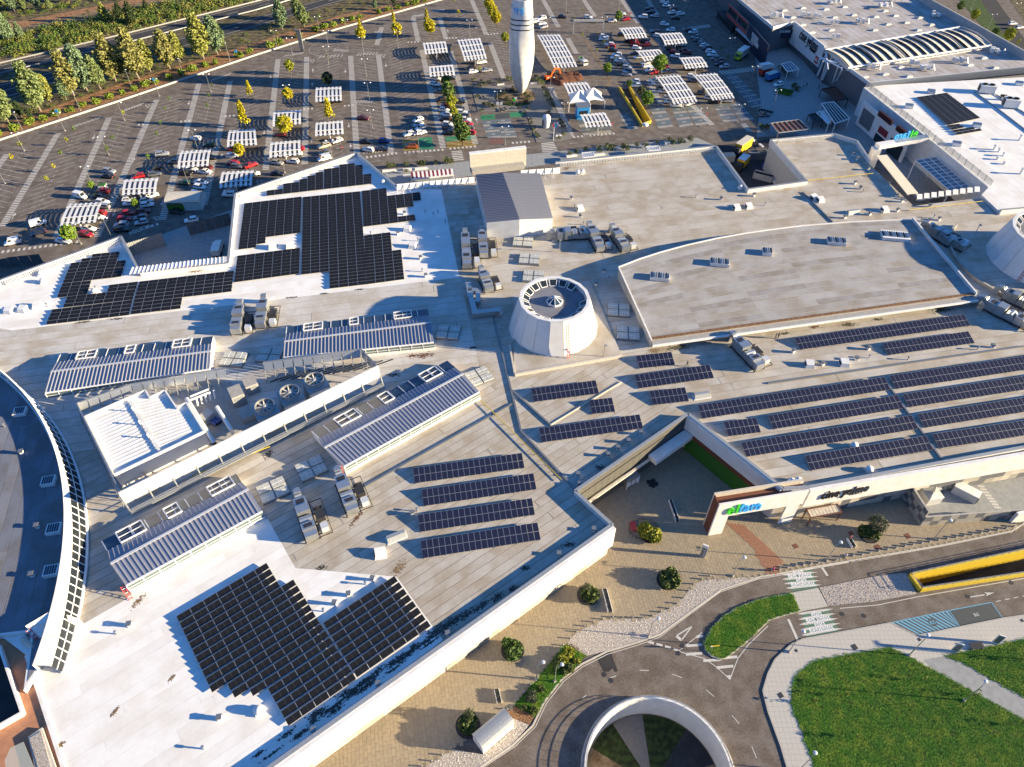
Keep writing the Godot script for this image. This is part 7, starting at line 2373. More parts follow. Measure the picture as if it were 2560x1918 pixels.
func checker_wall(t: Node3D,a: Vector3,b: Vector3,h: float,w: float) -> void:
	var d=(b-a).normalized()
	var n=int(a.distance_to(b)/w)
	var rows=int(h/1.1)
	w=a.distance_to(b)/n
	var rh=h/rows
	var core=MB.new(); core.beam(a+Vector3(0,h*0.5,0),b+Vector3(0,h*0.5,0),0.3,h-0.02); part(t,"core",core,mats.concrete)
	var tile=MB.new(); tile.bx(Vector3.ZERO,Vector3(w-0.03,rh-0.03,0.4))
	var tm=tile.mesh()
	var ms=[mats.grey_tile,mats.dark_tile,mats.concrete]
	var bs=Basis(d,Vector3.UP,d.cross(Vector3.UP))
	for i in n:
		for j in rows:
			part(t,"wall_tile",tm,ms[(i+j) % 2 if (i*3+j) % 5 else 2],Transform3D(bs,a+d*w*(i+0.5)+Vector3(0,rh*(j+0.5),0)))
func gate() -> void:
	var t=thing("entrance_gate","white entrance gate beam with green and blue lettering","gate")
	var a=g(30,405,695,10.6); var b=g(30,1950,445,10.6)
	a.y=0; b.y=0
	var d=(b-a).normalized(); var n=Vector3(-d.z,0,d.x)
	if n.z<0:
		n=-n
	var L=a.distance_to(b)
	# portal: two legs and a deep beam, hollow behind
	var mb=MB.new(); mb.beam(a+Vector3(0,8.4,0),a+d*L+Vector3(0,8.4,0),0.35,4.4); part(t,"beam",mb,mats.whitepaint)
	bp(t,"back_beam",mats.cream,a-n*2.4+Vector3(0,8.4,0),a+d*L-n*2.4+Vector3(0,8.4,0),0.35,4.4)
	bp(t,"soffit",mats.concrete_light,a-n*1.2+d*2.5+Vector3(0,6.3,0),b-n*1.2+Vector3(0,6.3,0),2.1,0.25)
	bp(t,"top_tray",mats.brown_wall,a-n*1.2+d*0.4+Vector3(0,9.4,0),b-n*1.2+Vector3(0,9.4,0),2.05,0.2)
	for u in [0.0,L-3.2]:
		bb(t,"leg",mats.whitepaint,a+d*(u+1.35)+Vector3(0,3.1,0)-n*0.0,Vector3(2.7,6.2,0.36),Basis(d,Vector3.UP,n))
		bb(t,"back_leg",mats.cream,a+d*(u+1.35)+Vector3(0,3.1,0)-n*2.4,Vector3(2.7,6.2,0.36),Basis(d,Vector3.UP,n))
	bb(t,"end_panel",mats.brown_wall,a+d*0.05+Vector3(0,5.2,0)-n*1.2,Vector3(0.2,10.4,1.9),Basis(d,Vector3.UP,n))
	var c=a+n*0.3+Vector3(0,8.3,0)
	sign_text(t,"green_letters","el",c+d*3.1,d,Vector3.UP,2.6,2.2,mats.green_sign,0.3)
	sign_text(t,"blue_letters","faro",c+d*6.5,d,Vector3.UP,2.6,4.4,mats.blue_sign,0.3)
	# cinema lettering on the fascia
	var p=g(11,640,880,8.0)
	var dd=(g(11,2209,545,PARA)-g(11,350,890,PARA)).normalized(); dd.y=0
	var nn=Vector3(-dd.z,0,dd.x)
	if nn.z<0:
		nn=-nn
	var base=g(11,350,890,PARA)
	var along=(p-base).dot(dd.normalized())
	var at=Vector3(base.x,7.9,base.z)+dd.normalized()*along+nn.normalized()*1.1
	sign_text(mall,"sign_letters","cine yelmo",at,dd,Vector3.UP,2.3,9.8,mats.black,0.34)
	sign_text(mall,"sign_letters","PREMIUM",at+dd.normalized()*2.8+Vector3(0,-1.4,0),dd,Vector3.UP,0.55,2.8,mats.black,0.1)
	# doors and posters of the cinema front
	for e in [[500,975,1.6,3.0,"window_dark"],[700,972,2.4,2.2,"whitepaint"],[820,930,3.2,3.0,"whitepaint"],[1000,905,6.0,3.4,"steel_grey"],[1680,765,4.4,4.0,"galv_dull"]]:
		var q=g(11,e[0],e[1],e[3]*0.5)
		var al=(q-base).dot(dd.normalized())
		var mb2=MB.new(); mb2.bx(Vector3(base.x,e[3]*0.5+0.1,base.z)+dd.normalized()*al+nn.normalized()*0.12,Vector3(e[2],e[3],0.12),Basis(dd.normalized(),Vector3.UP,nn.normalized())); part(mall,"door",mb2,mats[e[4]])

# bed of stones: base sheet plus loose stones as one mass
func gravel_bed(called: String,poly: PackedVector2Array,m: Material,c: Color) -> void:
	poly=ccw(poly)
	sheet(called,poly,0.1,m)
	var base: MeshInstance3D=get_child(get_child_count()-1)
	var lo=poly[0]; var hi=poly[0]
	for v in poly:
		lo=lo.min(v); hi=hi.max(v)
	var n=int(area2(poly)*26.0)
	var b=MB.new()
	for i in n:
		var p=Vector2(rng.randf_range(lo.x,hi.x),rng.randf_range(lo.y,hi.y))
		if not Geometry2D.is_point_in_polygon(p,poly):
			continue
		var r=rng.randf_range(0.05,0.11)
		var a0=rng.randf()*TAU
		var top=Vector3(p.x,0.1+r*rng.randf_range(0.7,1.2),p.y)
		var q=[]
		for k in 4:
			q.append(Vector3(p.x+cos(a0+k*1.57)*r,0.09,p.y+sin(a0+k*1.57)*r*0.8))
		var s=rng.randf_range(0.7,1.25)
		b.cur=Color(c.r*s,c.g*s*rng.randf_range(0.95,1.03),c.b*s*rng.randf_range(0.9,1.05))
		for k in 4:
			b.tri(q[k],q[(k+1) % 4],top)
	var sm=mat("stones",Color(1,1,1),0.9)
	sm.vertex_color_use_as_albedo=true
	var o=part(base,"stones",b,sm)
	o.set_meta("kind","stuff")

# ---------------------------------------------------------------- roundabout, sunken circle, lawns
func build_roundabout() -> void:
	# ---- sunken circle
	var t=thing("sunken_circle","round white walled sunken garden in the middle of the roundabout","sunken garden",v3(PIT,0))
	mat("pit_grass",lin(0.075,0.12,0.02),0.95,0,tex.grass,5); mat("pit_path",lin(0.24,0.21,0.18),0.95,0,tex.concrete,5)
	var mb=MB.new()
	mb.lathe(Vector3.ZERO,[Vector2(PIT_R,-6.0),Vector2(PIT_R,0.95),Vector2(PIT_R+0.35,0.95),Vector2(PIT_R+0.35,0.0)],64)
	part(t,"wall",mb.mesh(),mats.whitepaint)
	mb=MB.new(); mb.lathe(Vector3.ZERO,[Vector2(PIT_R+0.36,0.0),Vector2(PIT_R+0.7,0.12),Vector2(PIT_R+0.9,0.012)],64); part(t,"kerb",mb,mats.concrete)
	mb=MB.new(); mb.lathe(Vector3(0,-6,0),[Vector2(PIT_R+0.1,0),Vector2(0,0)],48); part(t,"floor",mb,mats.soil)
	for e in [[2.1,2.6,"pit_grass"],[1.6,2.1,"pit_path"],[0.9,1.6,"pit_grass"],[0.3,0.9,"asphalt_dark"],[3.6,4.6,"pit_grass"],[4.9,5.6,"gravel_brown"]]:  # the asphalt-dark sector is shade painted into the pit floor
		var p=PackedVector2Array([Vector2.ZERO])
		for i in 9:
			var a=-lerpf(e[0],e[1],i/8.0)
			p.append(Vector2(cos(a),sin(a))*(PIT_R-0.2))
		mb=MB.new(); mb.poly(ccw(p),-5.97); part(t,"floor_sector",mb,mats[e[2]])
	var k=48
	for i in k:
		var a=TAU*i/k; var b=TAU*(i+1)/k
		var p=Vector3(cos(a),0,sin(a))*(PIT_R+0.18); var q=Vector3(cos(b),0,sin(b))*(PIT_R+0.18)
		bp(t,"rail_post",mats.galv,p+Vector3(0,0.95,0),p+Vector3(0,1.75,0),0.06,0.06)
		if i==0:
			var rb=MB.new()
			for j in k:
				var a2=TAU*j/k; var b2=TAU*(j+1)/k
				for h in [1.35,1.75]:
					rb.beam(Vector3(cos(a2)*(PIT_R+0.18),h,sin(a2)*(PIT_R+0.18)),Vector3(cos(b2)*(PIT_R+0.18),h,sin(b2)*(PIT_R+0.18)),0.07,0.07)
			part(t,"hand_rail",rb,mats.galv)
	# ---- planted splitter island
	var isl=ccw(pm([[14,1655,590],[14,1665,650],[14,1720,705],[14,1800,733],[14,1860,712],[14,1940,650],[14,2050,560],[14,2209,408],[15,0,398],[15,150,348],[15,285,318],[15,212,155],[15,0,192],[14,2100,218],[14,1960,275],[14,1830,350],[14,1720,460]]))
	mb=MB.new(); mb.prism(isl,0.0,0.2); struct("traffic_island",mb,mats.kerb)
	var ig: PackedVector2Array=ccw(Geometry2D.offset_polygon(isl,-0.25)[0])
	mb=MB.new(); mb.poly(ig,0.22); struct("lawn",mb,mats.lawn)
	# ---- pale sidewalk
	var sw=ccw(pg(15,[175,1700,110,1480,0,1180,-45,1000,0,850,60,730,200,600,300,553,1060,414,1285,524,1655,449,2025,374,2209,347,3300,150,3300,2600,300,2600]))
	mb=MB.new(); mb.prism(sw,0.0,0.12)
	struct("sidewalk",mb,sidewalk_mat())
	kerb("kerb",pg(15,[175,1700,110,1480,0,1180,-45,1000,0,850,60,730,200,600,300,553,1060,414,1285,524,1655,449,2025,374,2209,347,3300,150]),0.15,0.22,mats.concrete)
	sheet("garden_path",pg(15,[1340,735,1530,700,1700,765,1900,885,2209,1050,3000,1450,3000,1760,2209,1255,1750,1005,1450,842]),0.13,mats.concrete_path)
	var l1=ccw(pg(15,[205,1000,230,900,290,830,400,750,600,710,1060,632,1230,722,1450,842,1750,1005,2209,1255,3200,1860,3200,2600,560,2600,400,1657,300,1370,230,1200,205,1070]))
	var l2=ccw(pg(15,[1535,700,2209,563,3300,340,3300,1600,2209,1050,1900,885,1700,765]))
	for l in [l1,l2]:
		mb=MB.new(); mb.prism(l,0.1,0.16); struct("lawn",mb,mats.lawn)
	# blades: tufts beyond counting
	var tuft=MB.new()
	var r=RandomNumberGenerator.new(); r.seed=12
	for i in 12:
		var a=r.randf()*TAU; var p=Vector3(r.randf_range(-0.25,0.25),0,r.randf_range(-0.25,0.25))
		var tip=p+Vector3(cos(a)*0.12,r.randf_range(0.05,0.1),sin(a)*0.12)
		var w=Vector3(-sin(a),0,cos(a))*0.04
		tuft.tri(p-w,p+w,tip)
	var tm=tuft.mesh()
	var fn=FastNoiseLite.new(); fn.seed=9; fn.frequency=0.09; fn.fractal_octaves=4
	for l in [[ccw(Geometry2D.offset_polygon(l1,0.12)[0]),26000,0.15],[ccw(Geometry2D.offset_polygon(l2,0.12)[0]),9000,0.15],[ig,4000,0.22],[pm([[14,450,612],[14,640,700],[14,430,898],[14,280,1085],[14,200,1205],[14,30,1130]]),900,0.13]]:
		var poly: PackedVector2Array=l[0]
		var lo=poly[0]; var hi=poly[0]
		for v in poly:
			lo=lo.min(v); hi=hi.max(v)
		hi=hi.min(Vector2(108,-18)); lo=lo.max(Vector2(-60,-90))
		var xs=[]
		var tries=0
		while xs.size()<l[1] and tries<l[1]*6:
			tries+=1
			var p=Vector2(rng.randf_range(lo.x,hi.x),rng.randf_range(lo.y,hi.y))
			if Geometry2D.is_point_in_polygon(p,poly):
				xs.append(p)
		var mm=MultiMesh.new()
		mm.transform_format=MultiMesh.TRANSFORM_3D; mm.use_colors=true; mm.mesh=tm
		mm.instance_count=xs.size()
		for i in xs.size():
			var s=rng.randf_range(0.7,1.5)
			mm.set_instance_transform(i,Transform3D(Basis(Vector3.UP,rng.randf()*TAU).scaled(Vector3(s,s,s)),v3(xs[i],l[2])))
			var q=clampf(0.5+fn.get_noise_2d(xs[i].x*4.0,xs[i].y*4.0)*1.2,0,1)
			mm.set_instance_color(i,Color(0.06,0.19,0.008).lerp(Color(0.18,0.27,0.02),q*q)*rng.randf_range(0.8,1.2))
		var mi=MultiMeshInstance3D.new()
		mi.multimesh=mm
		mi.name=numbered("grass")
		var gm=mat("grass_blade",Color(1,1,1),0.9)
		gm.vertex_color_use_as_albedo=true
		mi.material_override=gm
		tag(mi,["green grass of the big lawn inside the pale sidewalk","green grass of the lawn beyond the concrete path","green grass of the leaf shaped traffic island","rough grass of the planted strip beside the bollards"][counts["grass"]-1],"grass")
		mi.set_meta("kind","stuff")
		add_child(mi)
	# ---- road paint
	var b=MB.new()
	for e in [[14,1170,575,1225,588],[14,1245,595,1300,608],[14,1320,615,1370,628],[14,1395,638,1435,650]]:
		line2(b,v2(g(e[0],e[1],e[2])),v2(g(e[0],e[3],e[4])),0.4,0.012)
	for e in [[1440,655,1640,495],[1440,660,1660,720],[1660,720,1760,790],[1760,790,1880,900],[1880,900,1950,720],[1950,720,2040,600],[2040,600,2209,440]]:
		line2(b,v2(g(14,e[0],e[1])),v2(g(14,e[2],e[3])),0.14,0.012)
	for e in [[1505,612,1640,600],[1500,685,1640,675],[1650,740,1800,730],[1765,800,1910,785],[1830,715,1945,705],[1590,535,1650,525]]:
		line2(b,v2(g(14,e[0],e[1])),v2(g(14,e[2],e[3])),0.45,0.013)
	b.poly(ccw(pg(14,[1840,868,1900,862,1880,905])),0.013)
	for e in [[1100,822,1180,824],[1380,855,1465,885],[1675,990,1745,1050],[1900,1210,1960,1285],[2070,1480,2110,1580],[850,885,900,870],[610,1065,640,1035]]:
		line2(b,v2(g(14,e[0],e[1])),v2(g(14,e[2],e[3])),0.12,0.012)
	for e in [[[1418,525],[1555,440]],[[1555,440],[1462,562]]]:
		line2(b,v2(g(14,e[0][0],e[0][1])),v2(g(14,e[1][0],e[1][1])),0.22,0.012)
	line2(b,v2(g(14,1418,525)),v2(g(14,1462,562)),0.5,0.012)
	for e in [[460,1575,515,1657]]:
		line2(b,v2(g(11,e[0],e[1])),v2(g(11,e[2],e[3])),0.45,0.012)
	line2(b,v2(g(15,175,380)),v2(g(15,255,558)),0.45,0.012)
	strip(b,pg(15,[620,288,950,258,1280,190,2209,30,3200,-130]),0.14,0.012)
	line2(b,v2(g(15,1735,192)),v2(g(15,1870,170)),0.2,0.012)
	b.poly(ccw(pg(15,[1865,150,1955,152,1880,182,1890,165])),0.012)
	for i in 5:
		line2(b,v2(g(15,1970+i*75,228-i*15)),v2(g(15,2010+i*75,220-i*15)),0.14,0.012)
	strip(b,pg(11,[435,1580,1500,1400,2100,1280,2209,1212]),0.1,0.012)
	struct("road_marking",b,mats.line_white)
	# damp and patched asphalt
	b=MB.new()
	b.poly(ccw(pg(14,[715,690,850,655,880,740,915,830,885,838,870,805,835,835,790,835])),0.006)
	struct("asphalt_patch",b,mats.asphalt_dark)
	for e in [[14,795,858],[14,855,910],[14,1435,675],[14,1470,610],[15,640,335],[15,828,352],[15,1725,185],[15,2100,65]]:
		var p=g(e[0],e[1],e[2])
		mb=MB.new(); mb.lathe(Vector3(p.x,0.004,p.z),[Vector2(0.42,0.0),Vector2(0.42,0.02),Vector2(0,0.02)],16)
		solo("manhole_cover",mb,mats.steel_dark,"round iron manhole cover in the asphalt of the front road","manhole cover","round manhole covers in the front road")
	# ---- green welcome crossings
	crossing([[11,125,1597],[11,372,1583],[15,432,112],[15,205,140]])
	crossing([[15,290,320],[15,520,286],[15,620,495],[15,335,548]])
	sheet("crossing_refuge",pm([[15,213,152],[15,432,112],[15,517,272],[15,287,316]]),0.125,sidewalk_mat())
	# ---- blue hatched bay and dark loading bay
	var q=pg(15,[1060,412,1565,306,1650,444,1285,518])
	sheet("painted_bay",q,0.01,mats.bay_dark)
	b=MB.new()
	var n=14
	for i in n:
		var u0=i/float(n); var u1=(i+0.5)/n
		var a0=q[0].lerp(q[1],u0); var a1=q[0].lerp(q[1],u1)
		var b0=q[3].lerp(q[2],minf(1.0,u0*1.35-0.05)); var b1=q[3].lerp(q[2],minf(1.0,u1*1.35-0.05))
		if u0*1.35-0.05<0:
			b0=q[0].lerp(q[3],clampf(u0*8+0.3,0,1)); b1=q[0].lerp(q[3],clampf(u1*8+0.3,0,1))
		b.poly(ccw(PackedVector2Array([a0,a1,b1,b0])),0.014)
	struct("bay_hatching",b,mat("bay_lightblue",lin(0.16,0.42,0.60),0.8,0,tex.concrete,3))
	sheet("painted_bay",pg(15,[1570,305,1930,237,2022,368,1655,443]),0.01,mats.bay_dark)
	b=MB.new()
	var o2=pg(15,[1060,412,1565,306,1930,236,2025,370])
	strip(b,o2,0.14,0.016)
	line2(b,v2(g(15,1565,306)),v2(g(15,1655,444)),0.14,0.016)
	struct("bay_outline",b,mats.bay_lightblue)
	var em=MB.new()
	for i in 14:
		var a=TAU*i/14.0
		em.tri(g(15,1420,408,0.018),g(15,1420,408,0.018)+Vector3(cos(a),0,sin(a))*0.75,g(15,1420,408,0.018)+Vector3(cos(a+0.449),0,sin(a+0.449))*0.75,Vector3.UP)
	struct("bay_emblem",em,mats.bay_dark)
	text_flat("bay_lettering","BUS",g(15,1420,408,0.022),Vector3(1,0,-0.18),0.7,1.0,mats.bay_lightblue)
	text_flat("bay_lettering","BUS",g(15,1798,342,0.022),Vector3(1,0,-0.18),0.6,0.9,mats.line_white)
	# ---- yellow walled ramp
	var rp=ramp_front()
	t=thing("ramp","long yellow walled ramp going down beside the front road","ramp")
	mb=MB.new(); mb.quad(v3(rp[0],-4.2),v3(rp[3],-0.8),v3(rp[2],-0.8),v3(rp[1],-4.2)); part(t,"floor",mb,mats.asphalt_dark)
	for e in [[0,3],[1,2],[0,1]]:
		bp(t,"wall",mats.yellow_paint,v3(rp[e[0]],-1.6),v3(rp[e[1]],-1.6),0.45,5.2)
		mb=MB.new()
		var a=v3(rp[e[0]],1.0); var bb=v3(rp[e[1]],1.0)
		var kk=int(a.distance_to(bb)/1.6)
		for h in [0.35,0.75]:
			mb.beam(a+Vector3(0,h,0),bb+Vector3(0,h,0),0.06,0.06)
		for i in kk+1:
			mb.beam(a.lerp(bb,i/float(kk)),a.lerp(bb,i/float(kk))+Vector3(0,0.75,0),0.06,0.06)
		part(t,"hand_rail",mb,mats.galv)
func sidewalk_mat() -> StandardMaterial3D:
	if mats.has("sidewalk"):
		return mats.sidewalk
	var im=Image.create(256,256,false,Image.FORMAT_RGB8)
	var fn=FastNoiseLite.new(); fn.seed=3; fn.frequency=0.05
	for i in 256:
		for j in 256:
			var c=0.95+fn.get_noise_2d(i,j)*0.08
			im.set_pixel(i,j,Color(c,c,c))
	for k in 4:
		im.fill_rect(Rect2i(k*64,0,2,256),Color(0.66,0.65,0.63)); im.fill_rect(Rect2i(0,k*64,256,2),Color(0.66,0.65,0.63))
	im.generate_mipmaps()
	var m=mat("sidewalk",lin(0.50,0.475,0.43),0.85,0,ImageTexture.create_from_image(im),3.2)
	return m
func crossing(px: Array) -> void:
	var q=pm(px)
	sheet("green_crossing",q,0.01,mat("cross_green",lin(0.09,0.19,0.13),0.8,0,tex.concrete,3))
	var b=MB.new()
	var d=(q[1]-q[0]).normalized()
	for i in 5:
		var u0=i/5.0+0.01; var u1=i/5.0+0.1
		var a=q[0].lerp(q[3],u0); var c=q[0].lerp(q[3],u1); var e=q[1].lerp(q[2],u0); var f=q[1].lerp(q[2],u1)
		b.poly(ccw(PackedVector2Array([a.lerp(e,0.02),e.lerp(a,0.1),(e+f)*0.5+d*0.9,f.lerp(c,0.1),c.lerp(f,0.02),(a+c)*0.5-d*0.9])),0.015)
	struct("crossing_bars",b,mats.line_white)
	var words=["elfaro","Bem Vindos","elfaro","Bienvenidos"]
	for i in 4:
		var u=i/5.0+0.155
		var c=(q[0].lerp(q[3],u)+q[1].lerp(q[2],u))*0.5
		text_flat("crossing_lettering",words[i],v3(c,0.02),Vector3(d.x,0,d.y),0.95,1.9 if i % 2==0 else 4.4,mats.frame_white)

# ---------------------------------------------------------------- things on the plaza
func lamp(at: Vector3,h: float,turn: float,label: String,group: String,twin := false) -> void:
	var key="lamp%s%s" % [label,twin]
	if body_cache.has(key):
		dup(body_cache[key],at,turn)
		return
	var t=thing("street_lamp",label,"street lamp",at,turn,group)
	body_cache[key]=t
	var mb=MB.new(); mb.lathe(Vector3.ZERO,[Vector2(0.13,0),Vector2(0.09,1.2),Vector2(0.06,h)],8); part(t,"pole",mb,mats.galv)
	bb(t,"foot",mats.concrete,Vector3(0,0.15,0),Vector3(0.4,0.3,0.4))
	for s in ([-1,1] if twin else [1]):
		bp(t,"arm",mats.galv,Vector3(0,h-0.15,0),Vector3(0.9*s,h+0.05,0),0.07,0.07)
		mb=MB.new(); mb.lathe(Vector3(1.1*s,h-0.05,0),[Vector2(0.0,0),Vector2(0.34,0.06),Vector2(0.3,0.16),Vector2(0,0.24)],12); part(t,"lamp_head",mb,mats.rib_light)
func planter_box(a: Vector3,b: Vector3,w: float,label: String) -> void:
	var d=(b-a).normalized()
	var t=thing("planter_bench",label,"planter",(a+b)*0.5,0.0)
	var l=a.distance_to(b)
	var bs=Basis(Vector3(-d.z,0,d.x),Vector3.UP,d)
	var mb=MB.new(); mb.bx(Vector3(0,0.3,0),Vector3(w,0.6,l),bs); part(t,"box",mb,mats.steel_dark)
	for s in [-1,1]:
		bb(t,"rim",mats.frame_white,bs.x*s*(w*0.5+0.03)+Vector3(0,0.36,0),Vector3(0.07,0.72,l+0.1),bs)
	mb=MB.new()
	var r=RandomNumberGenerator.new(); r.seed=4
	for i in 90:
		leaf(mb,r,d*r.randf_range(-l*0.48,l*0.48)+bs.x*r.randf_range(-w*0.35,w*0.35)+Vector3(0,r.randf_range(0.6,0.85),0),0.09)
	part(t,"plants",mb,leaf_mat("garden_leaf",lin(0.045,0.055,0.02)))
func build_front_objects() -> void:
	# bollards
	var b0: Node3D=null
	for e in [[14,1635,35],[14,1565,78],[14,1520,135],[14,1478,198],[14,1422,245],[14,1355,288],[14,1282,320],[14,1210,352],[14,1125,370],[14,1040,368],[14,955,366],[14,868,365],[14,782,382],[14,700,405],[14,625,440],[14,555,490],[14,497,547],[14,440,608],[14,385,680],[14,275,810],[14,220,885],[14,158,948],[14,100,1020],[14,38,1085],[13,2170,1160],[13,1605,1553],[13,1515,1605],[13,1430,1652],[14,690,230],[14,1705,10]]:
		var p=g(e[0],e[1],e[2],0.12)
		if b0==null:
			b0=thing("bollard","short grey bollard along the white gravel edge","bollard",p,0,"bollards along the gravel")
			var mb=MB.new(); mb.lathe(Vector3.ZERO,[Vector2(0.13,0),Vector2(0.13,0.46),Vector2(0.1,0.5),Vector2(0,0.52)],10); part(b0,"post",mb,mats.steel_grey)
			mb=MB.new(); mb.lathe(Vector3(0,0.38,0),[Vector2(0.135,0),Vector2(0.135,0.06)],10); part(b0,"ring",mb,mats.frame_white)
		else:
			dup(b0,p,0)
	var k0: Node3D=null
	for e in [[435,1545],[370,1552],[305,1562],[240,1572],[170,1587],[100,1602],[590,1520],[660,1495],[735,1485],[810,1475],[880,1460],[955,1443],[1030,1430],[1105,1417],[1180,1402],[1250,1388],[1325,1376],[1395,1363],[1470,1350],[1545,1337],[1620,1325],[1690,1314],[1760,1302],[1835,1288],[1905,1275],[1980,1263],[2055,1248],[2120,1232],[2190,1208],[30,1612]]:
		var p=g(11,e[0],e[1],0.12)
		if k0==null:
			k0=thing("stone_block","low concrete block bollard lining the front road","bollard",p,0.2,"concrete blocks along the front road")
			var mb=MB.new(); mb.bx(Vector3(0,0.26,0),Vector3(0.3,0.52,0.3)); part(k0,"block",mb,mats.concrete)
			bb(k0,"cap",mats.steel_grey,Vector3(0,0.54,0),Vector3(0.26,0.04,0.26))
		else:
			dup(k0,p,0.2)
	# lamps
	for e in [[11,505,1528],[11,1430,1340],[14,1178,528],[14,368,920],[10,1905,1657],[13,2420,900]]:
		lamp(g(e[0],e[1],e[2],0.1),5.8,0.5,"slim grey plaza lamp with a round head beside the front road","plaza lamps by the road")
	for e in [[15,182,662],[15,1218,692],[15,262,1690],[15,1690,1085],[15,2330,740]]:
		lamp(g(e[0],e[1],e[2],0.12),6.4,0.7,"slim grey lamp with a round head by the lawns","lamps by the lawns")
	# clipped shrubs in round grates
	var bm=[]
	for q in 6:
		bm.append(bush_mesh(41+q*3,2.1+0.1*(q % 3),2.2+0.25*(q % 4),1700))
	var i=0
	for e in [[14,655,175,1.05,"round clipped bush beside the long planter bench",0],[14,1340,45,1.0,"round clipped bush near the welcome crossing",0],[13,2215,650,0.95,"round clipped bush halfway along the tiled facade",1],[13,1828,1300,0.95,"dark round bush beside the white stair house",0],[10,1190,1300,1.1,"yellow green bush inside the round railing",2],[11,868,1300,0.9,"low round bush below the ball tree",0]]:
		var p=g(e[0],e[1],e[2],0.12)
		var t=thing("round_bush",e[4],"bush",p)
		part(t,"foliage",bm[i % 6],leaf_mat(["bush_leaf","bush_leaf2","bush_leaf_yellow"][e[5]],[lin(0.075,0.105,0.018),lin(0.06,0.11,0.015),lin(0.26,0.26,0.02)][e[5]]),Transform3D(Basis().scaled(Vector3.ONE*e[3]),Vector3.ZERO))
		var mb=MB.new(); mb.lathe(Vector3.ZERO,[Vector2(2.0,0),Vector2(2.0,0.12),Vector2(1.85,0.12),Vector2(1.85,0.03),Vector2(0,0.03)],24); part(t,"grate",mb,mats.steel_dark)
		i+=1
	# round railing with a red bench
	var c=g(10,1135,1270,0.12)
	var t=thing("round_railing","thin dark oval railing round the bush and red bench","railing",c)
	var mb=MB.new()
	for k in 40:
		var a=TAU*k/40.0; var b=TAU*(k+1)/40.0
		for h in [0.5,1.0]:
			mb.beam(Vector3(cos(a)*2.9,h,sin(a)*2.3),Vector3(cos(b)*2.9,h,sin(b)*2.3),0.05,0.05)
	part(t,"rail",mb,mats.steel_dark)
	for k in 20:
		var a=TAU*k/20.0
		bp(t,"post",mats.steel_dark,Vector3(cos(a)*2.9,0,sin(a)*2.3),Vector3(cos(a)*2.9,1.0,sin(a)*2.3),0.05,0.05)
	c=g(10,1045,1240,0.12)
	t=thing("red_bench","red slatted bench inside the round railing","bench",c,0.1)
	for k in 4:
		bb(t,"slat",mats.red_paint,Vector3(-0.45+k*0.3,0.5,0),Vector3(0.26,0.07,2.2))
	for s in [-0.8,0.8]:
		bb(t,"leg",mats.steel_dark,Vector3(0,0.23,s),Vector3(1.0,0.46,0.12))
	# ball tree in front of the cinema
	c=g(11,905,1280,0.12)
	t=thing("ball_tree","small olive tree with a round silvery crown before the cinema","tree",c)
	part(t,"trunk",trunk_mesh(5,2.4,0.13,5,0.8),mats.trunk)
	part(t,"crown",crown_mesh(66,1.6,4.4,1.75,"ball",190,12,0.14),leaf_mat("olive_leaf",lin(0.075,0.09,0.05)))
	# small leaning trees by the bushes
	for e in [[14,640,160,"little bare topped tree in the round bush grate"],[13,1850,1240,"grey leaved small tree in the dark bush"]]:
		c=g(e[0],e[1],e[2],0.12)
		t=thing("small_tree",e[3],"tree",c)
		part(t,"trunk",trunk_mesh(9,2.6,0.09,4,0.6),mats.trunk)
		part(t,"crown",crown_mesh(67,2.0,3.2,0.8,"ball",30,10,0.1),leaf_mat("olive_leaf",lin(0.075,0.09,0.05)))
	# planting in the strip
	for e in [[14,430,720,1.3,2],[14,480,660,1.0,2],[14,470,800,1.1,0],[14,400,760,1.2,0],[14,555,730,0.6,2],[14,170,1045,1.0,3],[14,250,960,0.8,0],[14,180,1150,0.7,0],[14,100,1130,0.6,0]]:
		c=g(e[0],e[1],e[2]+20,0.12)
		var o=solo("strip_shrub",bm[i % 6],leaf_mat(["bush_leaf","bush_leaf2","bush_leaf_yellow","olive_leaf"][e[4]],lin(0.05,0.075,0.014)),["dark green shrub in the planted strip by the bollards","","yellow green leafy shrub in the planted strip by the bollards","grey green shrub in the planted strip by the bollards"][e[4]],"shrub","shrubs of the planted strip")
		o.position=c; o.scale=Vector3.ONE*e[3]*0.5; o.rotation.y=i; i+=1
	# planter benches
	planter_box(g(14,795,130,0.12),g(14,845,322,0.12),0.75,"long dark planter bench with white rims by the round bush")
	planter_box(g(10,1365,1015,0.12),g(10,1425,1190,0.12),0.6,"long dark planter bench at the mouth of the courtyard")
	planter_box(g(11,690,1340,0.12),g(11,735,1415,0.12),0.7,"short planter bench with white rim where a person sits")
	planter_box(g(13,2075,995,0.12),g(13,2100,1105,0.12),0.7,"short planter bench near the stair house")
	planter_box(g(10,1895,845,0.12),g(10,1970,900,0.12),0.6,"planter bench deep in the shaded courtyard")
	person(g(11,700,1345,0.12),0.4,lin(0.4,0.12,0.1),lin(0.25,0.2,0.18),"person in a reddish top beside a planter bench")
	person(g(11,35,1618,0.12),1.2,lin(0.5,0.03,0.2),lin(0.03,0.03,0.05),"person in a pink jacket walking by the crossing",1)
	person(g(11,655,1502,0.12),2.2,lin(0.6,0.6,0.6),lin(0.05,0.05,0.08),"person in a white top walking along the stone blocks",1)
	# information totem
	c=g(10,1640,1488,0.12)
	t=thing("info_totem","upright white totem with a dark panel of numbers","sign",c,-0.5)
	bb(t,"slab",mats.whitepaint,Vector3(0,2.0,0),Vector3(1.1,4.0,0.3))
	bb(t,"panel",mats.steel_grey,Vector3(0,1.7,0.17),Vector3(0.9,2.9,0.05))
